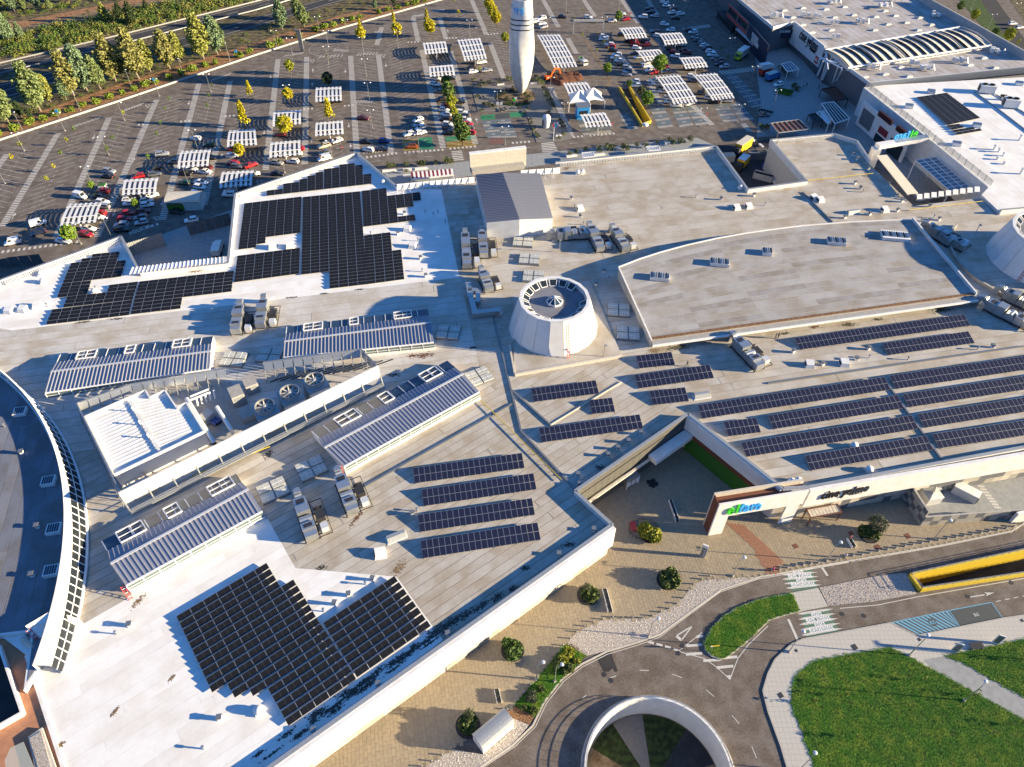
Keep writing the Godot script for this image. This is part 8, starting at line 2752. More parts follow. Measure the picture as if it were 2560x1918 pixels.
	for k in 4:
		sign_text(t,"number",["2","3","15","1"][k],Vector3(0.15,2.6-k*0.6,0.22),Vector3.RIGHT,Vector3.UP,0.35,0.3,mats.whitepaint,0.03)
	# two pale totems and slatted bench by the lawns
	for e in [[15,1955,588],[15,1602,658]]:
		c=g(e[0],e[1],e[2],0.12)
		t=thing("pale_totem","slim pale totem slab on the sidewalk by the lawns","sign",c,-0.4,"totems by the lawns")
		bb(t,"slab",mats.whitepaint,Vector3(0,1.5,0),Vector3(1.0,3.0,0.2))
		bb(t,"panel",mats.steel_grey,Vector3(0,1.6,0.11),Vector3(0.85,2.4,0.03))
	c=g(15,1795,618,0.12)
	t=thing("slatted_bench","dark slatted double bench at the lawn edge","bench",c,0.12)
	for k in 6:
		bb(t,"slat",mats.steel_dark,Vector3(0,0.5,-0.5+k*0.2),Vector3(2.3,0.06,0.15))
	for s in [-0.9,0.9]:
		bb(t,"leg",mats.concrete,Vector3(s,0.24,0),Vector3(0.12,0.46,1.2))
	# pit covers in paving
	for e in [[15,748,622,0.9],[15,1308,556,0.5],[15,110,1038,0.8],[15,245,652,0.45],[11,238,1400,0.9],[11,950,1412,1.1],[11,1205,1313,1.0],[11,715,1290,0.9],[15,2195,392,0.5]]:
		c=g(e[0],e[1],e[2],0.13)
		mb=MB.new(); mb.bx(Vector3(0,0.01,0),Vector3(e[3],0.03,e[3])); var o=solo("drain_grate",mb,mats.steel_dark if e[0]==15 else mats.brown_wall,"square iron drain cover set in the pale sidewalk" if e[0]==15 else "rusty brown access cover set in the plaza slabs","cover","covers in the pale sidewalk" if e[0]==15 else "rusty covers of the plaza")
		o.position=c; o.rotation.y=0.4
	# yellow sign on the island, saplings in the lawn
	c=g(14,1715,660,0.2)
	t=thing("arrow_sign","yellow and white direction sign on the traffic island","sign",c,0.1)
	mb=MB.new(); mb.tube([Vector3.ZERO,Vector3(0,2.2,0)],0.05,6); part(t,"post",mb,mats.galv)
	bb(t,"board",mats.yellow_paint,Vector3(0.3,2.2,0),Vector3(1.6,0.4,0.08))
	bb(t,"symbol",mats.whitepaint,Vector3(-0.3,2.2,0.06),Vector3(0.35,0.3,0.04))
	for e in [[15,660,1050],[15,390,1108],[15,1330,915],[15,755,1410],[15,1790,1040],[15,2180,1300],[15,2190,745]]:
		c=g(e[0],e[1],e[2],0.16)
		t=thing("sapling","tiny staked sapling growing in the lawn","tree",c,float(e[1]),"saplings in the lawns")
		mb=MB.new(); mb.tube([Vector3.ZERO,Vector3(0.05,1.6,0)],0.03,5); part(t,"trunk",mb,mats.trunk)
		part(t,"crown",crown_mesh(31,0.9,2.1,0.42,"ball",16,9,0.1),leaf_mat("sapling_leaf",lin(0.22,0.26,0.03)))
	# white stair house with curved roof
	var A=g(13,1962,1545,0.0); var B=g(14,15,1318,0.0)
	t=thing("stair_house","white stair house with a curved metal roof beside the gravel","kiosk",(A+B)*0.5)
	var d=(B-A).normalized(); var n=Vector3(d.z,0,-d.x)
	if n.z>0:
		n=-n
	var l=A.distance_to(B); var w=2.6
	var bs=Basis(d,Vector3.UP,d.cross(Vector3.UP))
	bb(t,"wall",mats.whitepaint,n*w*0.5+Vector3(0,1.35,0),Vector3(l,2.7,w),bs)
	mb=MB.new()
	var rings=[]
	for s in [-1.0,1.0]:
		var ring=[]
		for k in 9:
			var a=PI*k/8.0
			ring.append(d*s*(l*0.5+0.1)+n*(w*0.5+cos(a)*(w*0.5+0.1))+Vector3(0,2.72+sin(a)*0.5,0))
		rings.append(ring)
	mb.loft(rings); part(t,"curved_roof",mb,mats.galv_dull)
	# display pavilion in the courtyard
	c=g(10,1010,850,0.12)
	t=thing("display_pavilion","small white display pavilion with a mirrored roof in the courtyard","pavilion",c,0.55)
	bb(t,"roof",mat("mirror_roof",lin(0.6,0.62,0.65),0.15,0.7),Vector3(0,2.7,0),Vector3(3.2,0.16,2.4))
	for e in [[-1.5,-1.1],[1.5,-1.1],[1.5,1.1],[-1.5,1.1]]:
		bb(t,"post",mats.frame_white,Vector3(e[0],1.3,e[1]),Vector3(0.15,2.6,0.15))
	for k in 3:
		bb(t,"panel",mats.whitepaint,Vector3(-1.0+k,1.4,1.12),Vector3(0.75,1.5,0.06))
	bb(t,"side_panel",mats.steel_grey,Vector3(-1.52,1.4,0),Vector3(0.06,1.8,1.8))
	# dark decoration lying in the courtyard
	mb=MB.new(); mb.prism(blob(v2(g(10,1210,860)),1.3,1.1,0.3,5),0.12,0.3); solo("net_heap",mb,mats.black,"dark heap of netting on the courtyard floor","heap")
	# pergola at the cinema door
	var pq=[g(11,335,1085,3.0),g(11,600,1036,3.0),g(11,636,1106,3.0),g(11,370,1156,3.0)]
	t=thing("louvre_pergola","beige louvred pergola roof beside the entrance gate","pergola")
	for k in 9:
		mb=MB.new(); var u0=(k+0.05)/9.0; var u1=(k+0.92)/9.0
		mb.quad(pq[0].lerp(pq[1],u0),pq[0].lerp(pq[1],u1),pq[3].lerp(pq[2],u1),pq[3].lerp(pq[2],u0)); part(t,"louvre",mb,mats.cream)
	for k in 4:
		bp(t,"edge_beam",mats.brown_wall,pq[k],pq[(k+1) % 4],0.16,0.2)
		bp(t,"post",mats.brown_wall,Vector3(pq[k].x,0.1,pq[k].z),pq[k],0.16,0.16)
	# service yard machines
	c=g(11,1300,900,0.05)
	ahu(c,0.2,5.0,"silver duct unit standing in the service yard")
	c=g(11,1385,1000,0.05)
	t=thing("yard_cabinet","pale grey hipped roof cabinet in the service yard","cabinet",c,0.2)
	bb(t,"casing",mats.rib_light,Vector3(0,1.1,0),Vector3(3.2,2.2,2.6))
	mb=MB.new(); mb.loft([[Vector3(-1.7,2.2,-1.4),Vector3(1.7,2.2,-1.4),Vector3(1.7,2.2,1.4),Vector3(-1.7,2.2,1.4)],[Vector3(-0.2,2.8,-0.1),Vector3(0.2,2.8,-0.1),Vector3(0.2,2.8,0.1),Vector3(-0.2,2.8,0.1)]]); part(t,"roof",mb,mats.galv_dull)
	c=g(11,1690,960,0.05)
	t=thing("waste_container","white lidded waste container with open end in the service yard","container",c,-0.7)
	bb(t,"body",mats.rib_light,Vector3(0,1.0,0),Vector3(4.6,2.0,2.0))
	bb(t,"lid",mats.whitepaint,Vector3(0,2.08,0),Vector3(4.7,0.12,2.1))
	bb(t,"mouth",mats.black,Vector3(2.4,0.9,0),Vector3(0.1,1.6,1.7))
	# tangle of branches
	mb=MB.new()
	var r=RandomNumberGenerator.new(); r.seed=3
	for k in 40:
		var p=Vector3(r.randf_range(-1.8,1.8),r.randf_range(0.1,0.9),r.randf_range(-1.2,1.2)); mb.beam(p,p+Vector3(r.randf_range(-1.2,1.2),r.randf_range(-0.2,0.5),r.randf_range(-1,1)),0.05,0.05)
	var o3=solo("brush_heap",mb,mats.trunk,"heap of cut branches in the service yard","branches"); o3.position=g(11,1480,880,0.05)

# ---------------------------------------------------------------- car park canopies
func carport(d: Array,bays: int,label: String) -> void:
	var h=3.3
	var tl=g(d[0],d[1],d[2],h); var tr=g(d[0],d[3],d[4],h); var bl=g(d[0],d[5],d[6],h-0.2); var br=g(d[0],d[7],d[8],h-0.2)
	var c=(tl+tr+bl+br)*0.25
	var t=thing("carport",label,"carport",Vector3(c.x,0,c.z),0,"white slatted carports")
	var o=t.position
	var n=7
	var rows=3*bays
	# white sheets alternate with dark translucent strips; the ends curl down
	var pane=glass("carport_pane",lin(0.015,0.02,0.04),0.93,0.25)
	for i in n:
		for k in 2:
			if k==1 and i==n-1:
				continue
			var u0=(i+0.54*k)/(n-0.46); var u1=(i+0.54+0.46*k)/(n-0.46)
			var mb=MB.new()
			for s in rows:
				var w0=s/float(rows); var w1=(s+1.0)/rows
				var drop0=-0.5*pow(absf(2.0*w0-1.0),3)-0.06*k; var drop1=-0.5*pow(absf(2.0*w1-1.0),3)-0.06*k
				mb.quad(tl.lerp(bl,w0).lerp(tr.lerp(br,w0),u0)+Vector3(0,drop0,0)-o,tl.lerp(bl,w0).lerp(tr.lerp(br,w0),u1)+Vector3(0,drop0,0)-o,tl.lerp(bl,w1).lerp(tr.lerp(br,w1),u1)+Vector3(0,drop1,0)-o,tl.lerp(bl,w1).lerp(tr.lerp(br,w1),u0)+Vector3(0,drop1,0)-o)
			part(t,"roof_sheet" if k==0 else "roof_pane",mb,mats.whiteclad if k==0 else pane)
	for b in bays*2:
		var w=(b+0.5)/(bays*2.0)
		var mb=MB.new(); mb.beam(tl.lerp(bl,w)+Vector3(0,0.1,0)-o,tr.lerp(br,w)+Vector3(0,0.1,0)-o,0.4,0.14); part(t,"purlin",mb,mats.frame_white)
	for b in bays+1:
		var w=clampf(b/float(bays),0.08,0.92)
		var m=(tl.lerp(bl,w)+tr.lerp(br,w))*0.5-o
		var mb=MB.new(); mb.beam(Vector3(m.x,0,m.z),Vector3(m.x,3.0,m.z),0.3,0.3); part(t,"post",mb,mats.frame_white)
		bp(t,"arm",mats.frame_white,tl.lerp(bl,w).lerp(tr.lerp(br,w),0.08)-Vector3(0,0.45,0)-o,tl.lerp(bl,w).lerp(tr.lerp(br,w),0.92)-Vector3(0,0.45,0)-o,0.16,0.22)
func build_canopies() -> void:
	for d in [[0,1560,1290,1820,1275,1525,1440,1795,1420,1,"over the black cars and white cars on the left"],[0,1075,1535,1365,1520,1045,1672,1340,1660,1,"beside the barrel roofed trolley shelter"],[28,85,290,535,262,40,580,565,545,1,"next to the orange leaved young tree"],[0,1915,1470,2185,1455,1888,1612,2170,1588,1,"half in the shade of the white roof wing"],[1,150,950,390,935,140,1080,385,1060,1,"behind the broad yellow tree"],[1,125,1215,380,1195,112,1350,385,1325,1,"in front of the broad yellow tree"],[1,515,745,735,735,510,868,740,858,1,"crossed by the tower shadow below the dark tree"],[1,515,1045,748,1027,508,1165,755,1145,1,"below the tall yellow tree"],[1,1437,358,1632,343,1460,460,1655,443,1,"with nobody parked beneath near the lane crossing"],[1,1735,332,1930,315,1800,518,1992,497,2,"of double length beside the silver car group"],[1,1490,562,1695,545,1500,652,1718,640,1,"at the head of the tree lined row"],[2,215,290,405,283,365,578,565,565,3,"of triple length right behind the tower"],[2,440,705,640,695,500,838,715,822,1,"touching the peaked tents beside the earth heap"],[2,585,975,795,955,640,1090,862,1075,1,"in front of the blue kiosk"],[2,920,230,1110,218,985,328,1170,315,1,"above the red cars"],[2,1260,278,1450,268,1325,380,1515,362,1,"in full shade by the dark car row"],[2,1065,425,1265,412,1145,520,1325,500,1,"partly hidden by a round green tree"],[2,1440,485,1625,475,1500,585,1695,568,1,"beside the dark red cars"],[2,1235,645,1435,630,1400,890,1605,865,2,"of double length over white cars by the yellow ramp"],[2,1555,632,1755,617,1735,855,1925,835,2,"of double length beside the blue accessible bays"],[4,595,90,880,72,510,275,820,250,1,"nearest the corner of the far white roof"]]:
		carport(d,d[9],"white slatted carport " + d[10])

# ---------------------------------------------------------------- lamps, fences, trucks and kiosks of the car park
func box_part(t: Node3D,called: String,c: Vector3,s: Vector3,m: Material) -> void:
	var mb=MB.new(); mb.bx(c,s); part(t,called,mb,m)
func truck(p: Vector3,turn: float,l: float,w: float,h: float,side: Material,roof: Material,cab: Material,label: String,txt := "",tm: Material=null) -> void:
	var t=thing("truck",label,"truck",p,turn)
	box_part(t,"box",Vector3(-0.9,1.0+(h-1.0)*0.5,0),Vector3(l-2.0,h-1.0,w),side)
	box_part(t,"box_roof",Vector3(-0.9,h+0.04,0),Vector3(l-1.96,0.08,w+0.04),roof)
	box_part(t,"chassis",Vector3(0,0.8,0),Vector3(l-0.2,0.3,w*0.7),mats.steel_dark)
	var mb=MB.new()
	var x0=l*0.5-1.8; var x1=l*0.5
	mb.loft([[Vector3(x0,0.7,-w*0.48),Vector3(x1,0.7,-w*0.46),Vector3(x1,0.7,w*0.46),Vector3(x0,0.7,w*0.48)],[Vector3(x0,1.7,-w*0.48),Vector3(x1,1.7,-w*0.46),Vector3(x1,1.7,w*0.46),Vector3(x0,1.7,w*0.48)],[Vector3(x0,h*0.82,-w*0.45),Vector3(x1-0.45,h*0.82,-w*0.42),Vector3(x1-0.45,h*0.82,w*0.42),Vector3(x0,h*0.82,w*0.45)]]); part(t,"cab",mb,cab)
	mb=MB.new(); mb.quad(Vector3(x1+0.01,1.72,-w*0.4),Vector3(x1+0.01,1.72,w*0.4),Vector3(x1-0.4,h*0.78,w*0.38),Vector3(x1-0.4,h*0.78,-w*0.38)); part(t,"windscreen",mb,mats.window_dark)
	for e in [[l*0.5-0.9,1],[l*0.5-0.9,-1],[-l*0.5+1.2,1],[-l*0.5+1.2,-1],[-l*0.5+2.3,1],[-l*0.5+2.3,-1]]:
		part(t,"wheel",wheel_mesh(0.48,0.3),mats.tyre,Transform3D(Basis.IDENTITY,Vector3(e[0],0.48,e[1]*(w*0.5-0.16))))
	if txt != "":
		sign_text(t,"lettering",txt,Vector3(-0.9,1.0+(h-1.0)*0.6,w*0.5+0.02),Vector3.RIGHT,Vector3.UP,1.3,(l-2.0)*0.72,tm,0.04)
func pergola(q: Array,h: float,n: int,m: Material,label: String,roof: Material=null) -> void:
	var p=[]
	for i in range(1,9,2):
		p.append(g(q[0],q[i],q[i+1],h))
	var c: Vector3=(p[0]+p[1]+p[2]+p[3])*0.25
	var t=thing("terrace_pergola",label,"pergola",Vector3(c.x,0,c.z))
	var o=t.position
	for i in 4:
		var mb=MB.new(); mb.beam(p[i]-o,p[(i+1) % 4]-o,0.25,0.3); part(t,"edge_beam",mb,m)
		bp(t,"post",m,Vector3(p[i].x-o.x,0,p[i].z-o.z),p[i]-o,0.22,0.22)
	for i in range(1,n):
		var mb=MB.new(); mb.beam(p[0].lerp(p[1],i/float(n))-o,p[3].lerp(p[2],i/float(n))-o,0.12,0.18); part(t,"rafter",mb,m)
	if roof:
		var mb=MB.new(); mb.quad(p[0]-o-Vector3(0,0.12,0),p[1]-o-Vector3(0,0.12,0),p[2]-o-Vector3(0,0.12,0),p[3]-o-Vector3(0,0.12,0)); part(t,"roof",mb,roof)
func build_lot_objects() -> void:
	var lp=[]
	for e in [[200,1135],[695,955],[1075,1040],[560,1130],[1140,760],[1585,660],[1820,790],[1985,525],[1705,1280],[940,1340],[210,1305],[800,1600],[45,1585],[1635,1610],[1375,830]]:
		lp.append([0,e[0],e[1]])
	for e in [[180,405],[315,470],[625,545],[625,405],[785,310],[550,280],[930,465],[955,655],[980,865],[1005,1105],[290,885],[660,1370],[250,1490],[1410,1320],[2150,1250],[2085,940],[1845,310],[1230,415]]:
		lp.append([1,e[0],e[1]])
	for e in [[300,290],[785,285],[465,100],[920,100],[1350,180],[1480,130],[1285,640],[1625,1090],[1945,1055],[1870,470],[2060,720],[765,1175],[445,1040],[330,820]]:
		lp.append([2,e[0],e[1]])
	for e in [[4,700,450],[4,965,395],[3,45,930],[3,1890,260],[3,2100,160],[3,1750,80]]:
		lp.append(e)
	for e in lp:
		var low: bool=e[0]==0 and e[2]>100 and v2(g(0,e[1],e[2])).y<0 and (int(e[1]) in [200,695,1140,1585,1985])
		lamp(g(e[0],e[1],e[2],0),6.6,0.15 if not low else 2.0,"grey verge lamp post with a single head behind the car park wall" if low else "tall grey twin headed lamp post of the car park","verge lamp posts" if low else "car park lamp posts",not low)
	# blue round signs on the verge
	for e in [[0,515,1020],[0,1345,745],[0,2050,500]]:
		var t=thing("round_sign","small blue round traffic sign on the verge","sign",g(e[0],e[1],e[2],0.05),0,"blue signs on the verge")
		var mb=MB.new(); mb.tube([Vector3.ZERO,Vector3(0,2.3,0)],0.06,5); part(t,"post",mb,mats.galv)
		mb=MB.new(); mb.lathe(Vector3.ZERO,[Vector2(0.0,0.0),Vector2(0.6,0.0),Vector2(0.6,0.08),Vector2(0,0.08)],16); part(t,"disc",mb,mats.blue_sign,Transform3D(Basis(Vector3.RIGHT,PI*0.5),Vector3(0,2.7,0)))
	# no entry signs
	for e in [[2,862,1120],[2,1672,1040],[2,1015,160],[1,748,1330]]:
		var t=thing("no_entry_sign","round red no entry sign on a thin post","sign",g(e[0],e[1],e[2],0),0,"no entry signs")
		var mb=MB.new(); mb.tube([Vector3.ZERO,Vector3(0,2.0,0)],0.05,5); part(t,"post",mb,mats.galv)
		mb=MB.new(); mb.lathe(Vector3.ZERO,[Vector2(0.0,0.0),Vector2(0.5,0.0),Vector2(0.5,0.06),Vector2(0,0.06)],16); part(t,"disc",mb,mats.red_paint,Transform3D(Basis(Vector3.RIGHT,PI*0.5),Vector3(0,2.4,0)))
		bb(t,"bar",mats.frame_white,Vector3(0,2.4,0.09),Vector3(0.7,0.16,0.03))
	# trolley shelter with barrel roof and green sides
	var p=g(4,1620,120,0)
	var t=thing("trolley_shelter","glass trolley shelter with barrel roof and green panels","shelter",p,0.05)
	var mb=MB.new()
	var rings=[]
	for s in [-5.2,5.2]:
		var ring=[]
		for k in 9:
			var a=PI*k/8.0
			ring.append(Vector3(s,3.0+sin(a)*1.1,cos(a)*3.0))
		rings.append(ring)
	mb.loft(rings); part(t,"roof",mb,mats.cream)
	box_part(t,"side_panel",Vector3(-2.4,1.4,3.0),Vector3(5.0,1.8,0.1),mats.green_wall)
	box_part(t,"side_glass",Vector3(2.7,1.5,3.0),Vector3(5.0,2.6,0.08),mat("pane_cyan",lin(0.35,0.5,0.52),0.2))
	box_part(t,"end_panel",Vector3(5.2,1.6,0),Vector3(0.1,2.8,5.8),mats.whitepaint)
	box_part(t,"end_panel",Vector3(-5.2,1.6,0),Vector3(0.1,2.8,5.8),mats.pane_cyan)
	for e in [[-5,2.9],[0,2.9],[5,2.9],[-5,-2.9],[0,-2.9],[5,-2.9]]:
		box_part(t,"post",Vector3(e[0],1.5,e[1]),Vector3(0.15,3.0,0.15),mats.frame_white)
	# loading yard beside the far roof
	sheet("loading_yard",pg(4,[1200,640,1960,555,2010,150,1440,350,1110,470],0),0.02,mats.concrete_path)
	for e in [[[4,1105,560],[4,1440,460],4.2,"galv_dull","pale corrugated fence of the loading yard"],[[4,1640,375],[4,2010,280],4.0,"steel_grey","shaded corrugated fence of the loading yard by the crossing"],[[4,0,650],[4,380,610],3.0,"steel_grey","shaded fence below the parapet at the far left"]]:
		var a=g(e[0][0],e[0][1],e[0][2],0); var b=g(e[1][0],e[1][1],e[1][2],0)
		t=thing("corrugated_fence",e[4],"fence",a)
		var n=int(a.distance_to(b)/2.4)
		for i in n:
			var q=(b-a)*(i/float(n)); var r=(b-a)*((i+0.97)/n)
			mb=MB.new()
			for k in 6:
				var q0=q.lerp(r,k/6.0); var q1=q.lerp(r,(k+0.5)/6.0); var q2=q.lerp(r,(k+1.0)/6.0)
				mb.quad(q0+Vector3(0,e[2],0),q1+Vector3(0,e[2],0.18),q1+Vector3(0,0,0.18),q0); mb.quad(q1+Vector3(0,e[2],0.18),q2+Vector3(0,e[2],0),q2,q1+Vector3(0,0,0.18))
			part(t,"fence_sheet",mb,mats[e[3]])
	# white delivery van in the yard
	truck(g(4,1890,520,0),PI*0.5+0.1,6.5,2.2,2.7,mats.whitepaint,mats.whitepaint,mats.whitepaint,"white box van standing in the shaded loading yard")
	# trucks and containers of the rear service yard
	var yel=mat("truck_yellow",lin(0.62,0.36,0.01),0.5)
	truck(g(33,560,585,0),-2.3,9.5,2.5,4.0,yel,mats.cream,mats.steel_dark,"long yellow delivery truck with black lettering","DACHSER",mats.black)
	truck(g(33,560,690,0),-2.2,6.5,2.5,3.6,yel,mats.rib_light,mats.steel_dark,"short yellow delivery truck with pale roof","DACHSER",mats.black)
	sheet("service_yard",pg(33,[400,540,760,500,1000,770,600,830],0),0.02,mats.asphalt_dark)
	for e in [[33,705,760,-0.5,6.0,2.2,2.0,"concrete_light","open grey skip in the rear service yard"],[33,735,690,0.4,3.0,2.4,1.8,"blue_tank","blue waste container in the rear service yard"],[33,660,625,0.0,6.0,2.4,2.6,"steel_grey","grey shipping container behind the trucks"],[33,715,610,0.0,6.0,2.4,2.6,"dark_tile","dark shipping container behind the trucks"],[33,470,640,0.1,4.0,2.2,2.4,"cream","cream container beside the yellow trucks"],[33,790,785,0.5,1.6,1.4,1.3,"whitepaint","white bin by the service yard wall"]]:
		p=g(e[0],e[1],e[2],0)
		t=thing("yard_container",e[8],"container",p,e[3])
		var w: float=e[4]; var dd: float=e[5]; var hh: float=e[6]
		for s in [-1,1]:
			box_part(t,"long_side",Vector3(0,hh*0.5,s*dd*0.5),Vector3(w,hh,0.1),mats[e[7]])
			box_part(t,"short_side",Vector3(s*w*0.5,hh*0.5,0),Vector3(0.1,hh,dd-0.12),mats[e[7]])
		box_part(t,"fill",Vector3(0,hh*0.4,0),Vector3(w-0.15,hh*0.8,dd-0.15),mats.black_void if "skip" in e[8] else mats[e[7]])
	# vehicles in front of the cinema
	truck(g(2,1975,500,0),-2.25,8.5,2.5,3.6,mats.rib_light,mats.whitepaint,mat("lime",lin(0.35,0.5,0.02),0.5),"white delivery truck with a lime cab in the cinema shade","RANDA",mats.steel_grey)
	truck(g(33,725,45,0),0.35,6.5,2.3,2.9,mats.whitepaint,mats.whitepaint,mats.whitepaint,"white camper van behind the red truck")
	truck(g(33,722,75,0),0.45,6.0,2.3,3.0,mat("truck_red",lin(0.35,0.03,0.02),0.5),mats.concrete,mats.red_paint,"red food truck in the cinema forecourt")
	truck(g(33,765,105,0),0.6,7.0,2.4,3.1,mat("truck_blue",lin(0.02,0.12,0.35),0.5),mat("truck_mint",lin(0.35,0.5,0.45),0.5),mats.blue_tank,"blue and mint food truck in the cinema forecourt")
	# forecourt shelters
	pergola([33,760,392,945,368,1015,430,808,455],4.0,6,mats.galv_dull,"brown roofed open pergola behind the rear wing",mats.brown_wall)
	pergola([33,1095,262,1175,250,1280,360,1185,395],3.6,5,mats.frame_white,"large dark fabric canopy before the red shop front",mats.bay_dark)
	pergola([33,1060,320,1120,308,1170,350,1140,398],3.0,3,mats.frame_white,"small pale canopy beside the dark fabric canopy",mats.rib_light)
	pergola([33,830,0,890,-15,945,35,870,52],3.4,4,mats.frame_white,"blue grey canopy near the truss columns",mats.blueroof0)
	pergola([33,1095,165,1185,150,1269,235,1190,240],3.2,4,mats.steel_dark,"brown glazed terrace shelter under the white sign wall",mats.brown_wall)
	pergola([33,1010,335,1075,322,1105,372,1045,385],2.8,3,mats.steel_dark,"dark bar kiosk roof in the forecourt",mats.steel_dark)
	# green skip
	p=g(33,850,200,0)
	t=thing("green_skip","dark green skip in the cinema forecourt","container",p,-0.5)
	for s in [-1,1]:
		mb=MB.new(); mb.quad(Vector3(-3.0,1.6,s*1.25),Vector3(3.0,1.6,s*1.25),Vector3(2.2,0.1,s*0.95),Vector3(-2.2,0.1,s*0.95)); part(t,"long_side",mb,mats.green_wall)
		mb=MB.new(); mb.quad(Vector3(s*3.0,1.6,-1.25),Vector3(s*3.0,1.6,1.25),Vector3(s*2.2,0.1,0.95),Vector3(s*2.2,0.1,-0.95)); part(t,"short_side",mb,mats.green_wall)
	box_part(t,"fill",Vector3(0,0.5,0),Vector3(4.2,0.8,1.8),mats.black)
	# motorbikes on their island
	sheet("motorbike_bay",pg(33,[665,315,770,290,785,340,705,360],0),0.02,mat("bay_sand",lin(0.3,0.26,0.18),0.85,0,tex.concrete,4))
	for i in 5:
		p=g(33,692+i*17,312+i*4,0.03)
		t=thing("motorbike","dark motorbike parked on the sandy bay","motorbike",p,0.5,"motorbikes on the sandy bay")
		for x in [-0.65,0.65]:
			part(t,"wheel",wheel_mesh(0.32,0.12),mats.tyre,Transform3D(Basis.IDENTITY,Vector3(x,0.32,0)))
		mb=MB.new(); mb.loft([[Vector3(-0.6,0.5,-0.14),Vector3(0.5,0.5,-0.14),Vector3(0.5,0.5,0.14),Vector3(-0.6,0.5,0.14)],[Vector3(-0.8,0.85,-0.1),Vector3(0.45,0.95,-0.12),Vector3(0.45,0.95,0.12),Vector3(-0.8,0.85,0.1)]]); part(t,"body",mb,mats.black)
		mb=MB.new(); mb.beam(Vector3(0.45,1.05,-0.35),Vector3(0.45,1.05,0.35),0.05,0.05); mb.beam(Vector3(0.65,0.32,0),Vector3(0.45,1.05,0),0.07,0.07); part(t,"handlebar",mb,mats.steel_grey)
	# visitors in the forecourt
	for e in [[3,300,765,0],[3,330,750,1],[3,435,770,1],[3,240,780,0]]:
		person(g(e[0],e[1],e[2],0),e[1],lin(0.03,0.03,0.04),lin(0.02,0.02,0.03),["visitor in dark clothes standing near the truss columns","visitor in dark clothes walking before the truss columns","visitor in dark clothes by the terrace shelter","visitor in dark clothes beside the green skip"][[300,330,435,240].find(e[1])],e[3])
	# planting and awnings along the rear road
	var bm=[bush_mesh(501,1.2,1.5,160),bush_mesh(502,1.2,1.2,160)]
	var k=0
	for e in [[1,1140,1455,1.2],[1,1180,1450,1.1],[1,1300,1445,1.1],[1,1420,1435,1.3],[1,1455,1432,1.2],[1,1555,1420,0.9],[1,1640,1415,1.4],[1,1680,1412,1.2],[1,1300,1500,0.9],[2,500,1345,1.0],[2,560,1330,1.1],[2,640,1300,0.9],[2,745,1320,1.4],[2,830,1300,1.5],[2,870,1295,1.2],[2,820,1265,0.8],[2,970,1290,1.4],[2,1000,1300,1.2],[2,1070,1270,1.0],[2,1150,1275,1.1],[2,1250,1250,0.8],[2,1355,1225,1.1],[2,1400,1255,1.2],[2,1450,1238,1.2],[2,1530,1225,1.3],[2,1480,1240,0.9],[33,690,440,1.5],[33,730,435,1.3],[33,915,165,1.4],[33,935,180,1.2],[3,150,650,1.6],[3,110,610,1.4]]:
		p=g(e[0],e[1],e[2],0)
		var o=solo("hedge_shrub",bm[k % 2],leaf_mat("road_leaf",lin(0.06,0.085,0.018)),"green shrub in a planter along the rear road","shrub","shrubs along the rear road")
		o.position=Vector3(p.x,0.3,p.z); o.scale=Vector3.ONE*e[3]*1.1; o.rotation.y=k; k+=1
	for e in [[1,1090,1478,1210,1468],[1,1270,1465,1345,1460],[1,1370,1460,1480,1450],[1,1270,1520,1345,1514],[2,470,1350,560,1340],[2,700,1340,800,1330],[2,1320,1235,1360,1230],[2,2055,1195,2090,1215],[2,2135,1245,2165,1270]]:
		mb=MB.new(); mb.beam(g(e[0],e[1],e[2],0.3),g(e[0],e[3],e[4],0.3),0.8,0.6)
		solo("planter_trough",mb,mats.whitepaint,"white planter trough along the rear road","planter","planter troughs along the rear road")
	for e in [[2,603,1320,700,1313,715,1350,612,1360],[2,1158,1268,1265,1260,1278,1293,1178,1302]]:
		pergola(e,2.8,6,mats.frame_white,"flat white awning %s the rear road" % ("left along" if e[1]==603 else "further right along"),mats.rib_light)
	# striped terrace roof
	var q=[g(1,1335,1485,3.4),g(1,1695,1455,3.4),g(1,1705,1510,3.0),g(1,1345,1550,3.0)]
	t=thing("striped_awning","red and white striped terrace roof at the rear entrance","awning")
	for i in 20:
		mb=MB.new(); var u0=i/20.0; var u1=(i+1.0)/20.0
		mb.quad(q[0].lerp(q[1],u0),q[0].lerp(q[1],u1),q[3].lerp(q[2],u1),q[3].lerp(q[2],u0)); part(t,"stripe",mb,mat("wine",lin(0.16,0.015,0.025),0.7) if i % 2==0 else mats.whitepaint)
	bp(t,"front_beam",mats.whitepaint,q[3],q[2],0.3,0.4)
	for i in 4:
		bp(t,"post",mats.frame_white,Vector3(q[i].x,0,q[i].z),q[i],0.15,0.15)
	# hoop rails along the road edge
	for i in 22:
		var u=i/21.0
		p=g(2,lerpf(170,1600,u),lerpf(1330,1180,u) ,0)
		if i % 1==0:
			mb=MB.new(); mb.tube([Vector3(-0.9,0,0),Vector3(-0.9,0.8,0),Vector3(0.9,0.8,0),Vector3(0.9,0,0)],0.05,5)
			var o=solo("hoop_rail",mb,mats.steel_grey,"grey steel hoop rail along the rear road","rail","hoop rails along the rear road")
			o.position=p; o.rotation.y=0.12
	# rear forecourt paving beyond the road
	sheet("rear_pavement",pm([[1,1080,1470],[1,1760,1400],[2,120,1335],[2,1600,1190],[2,1762,1262],[2,375,1410],[1,1215,1615]]),0.05,mats.concrete_path)
	sheet("forecourt",pm([[3,-120,420],[3,200,400],[3,470,720],[3,860,900],[3,1250,1240],[3,950,1340],[3,500,1180],[3,-100,1180],[3,-60,900]]),0.03,mats.concrete_path)
	# advertising board with banner at the trench lane, container of bottles
	p=g(0,900,1640,0)
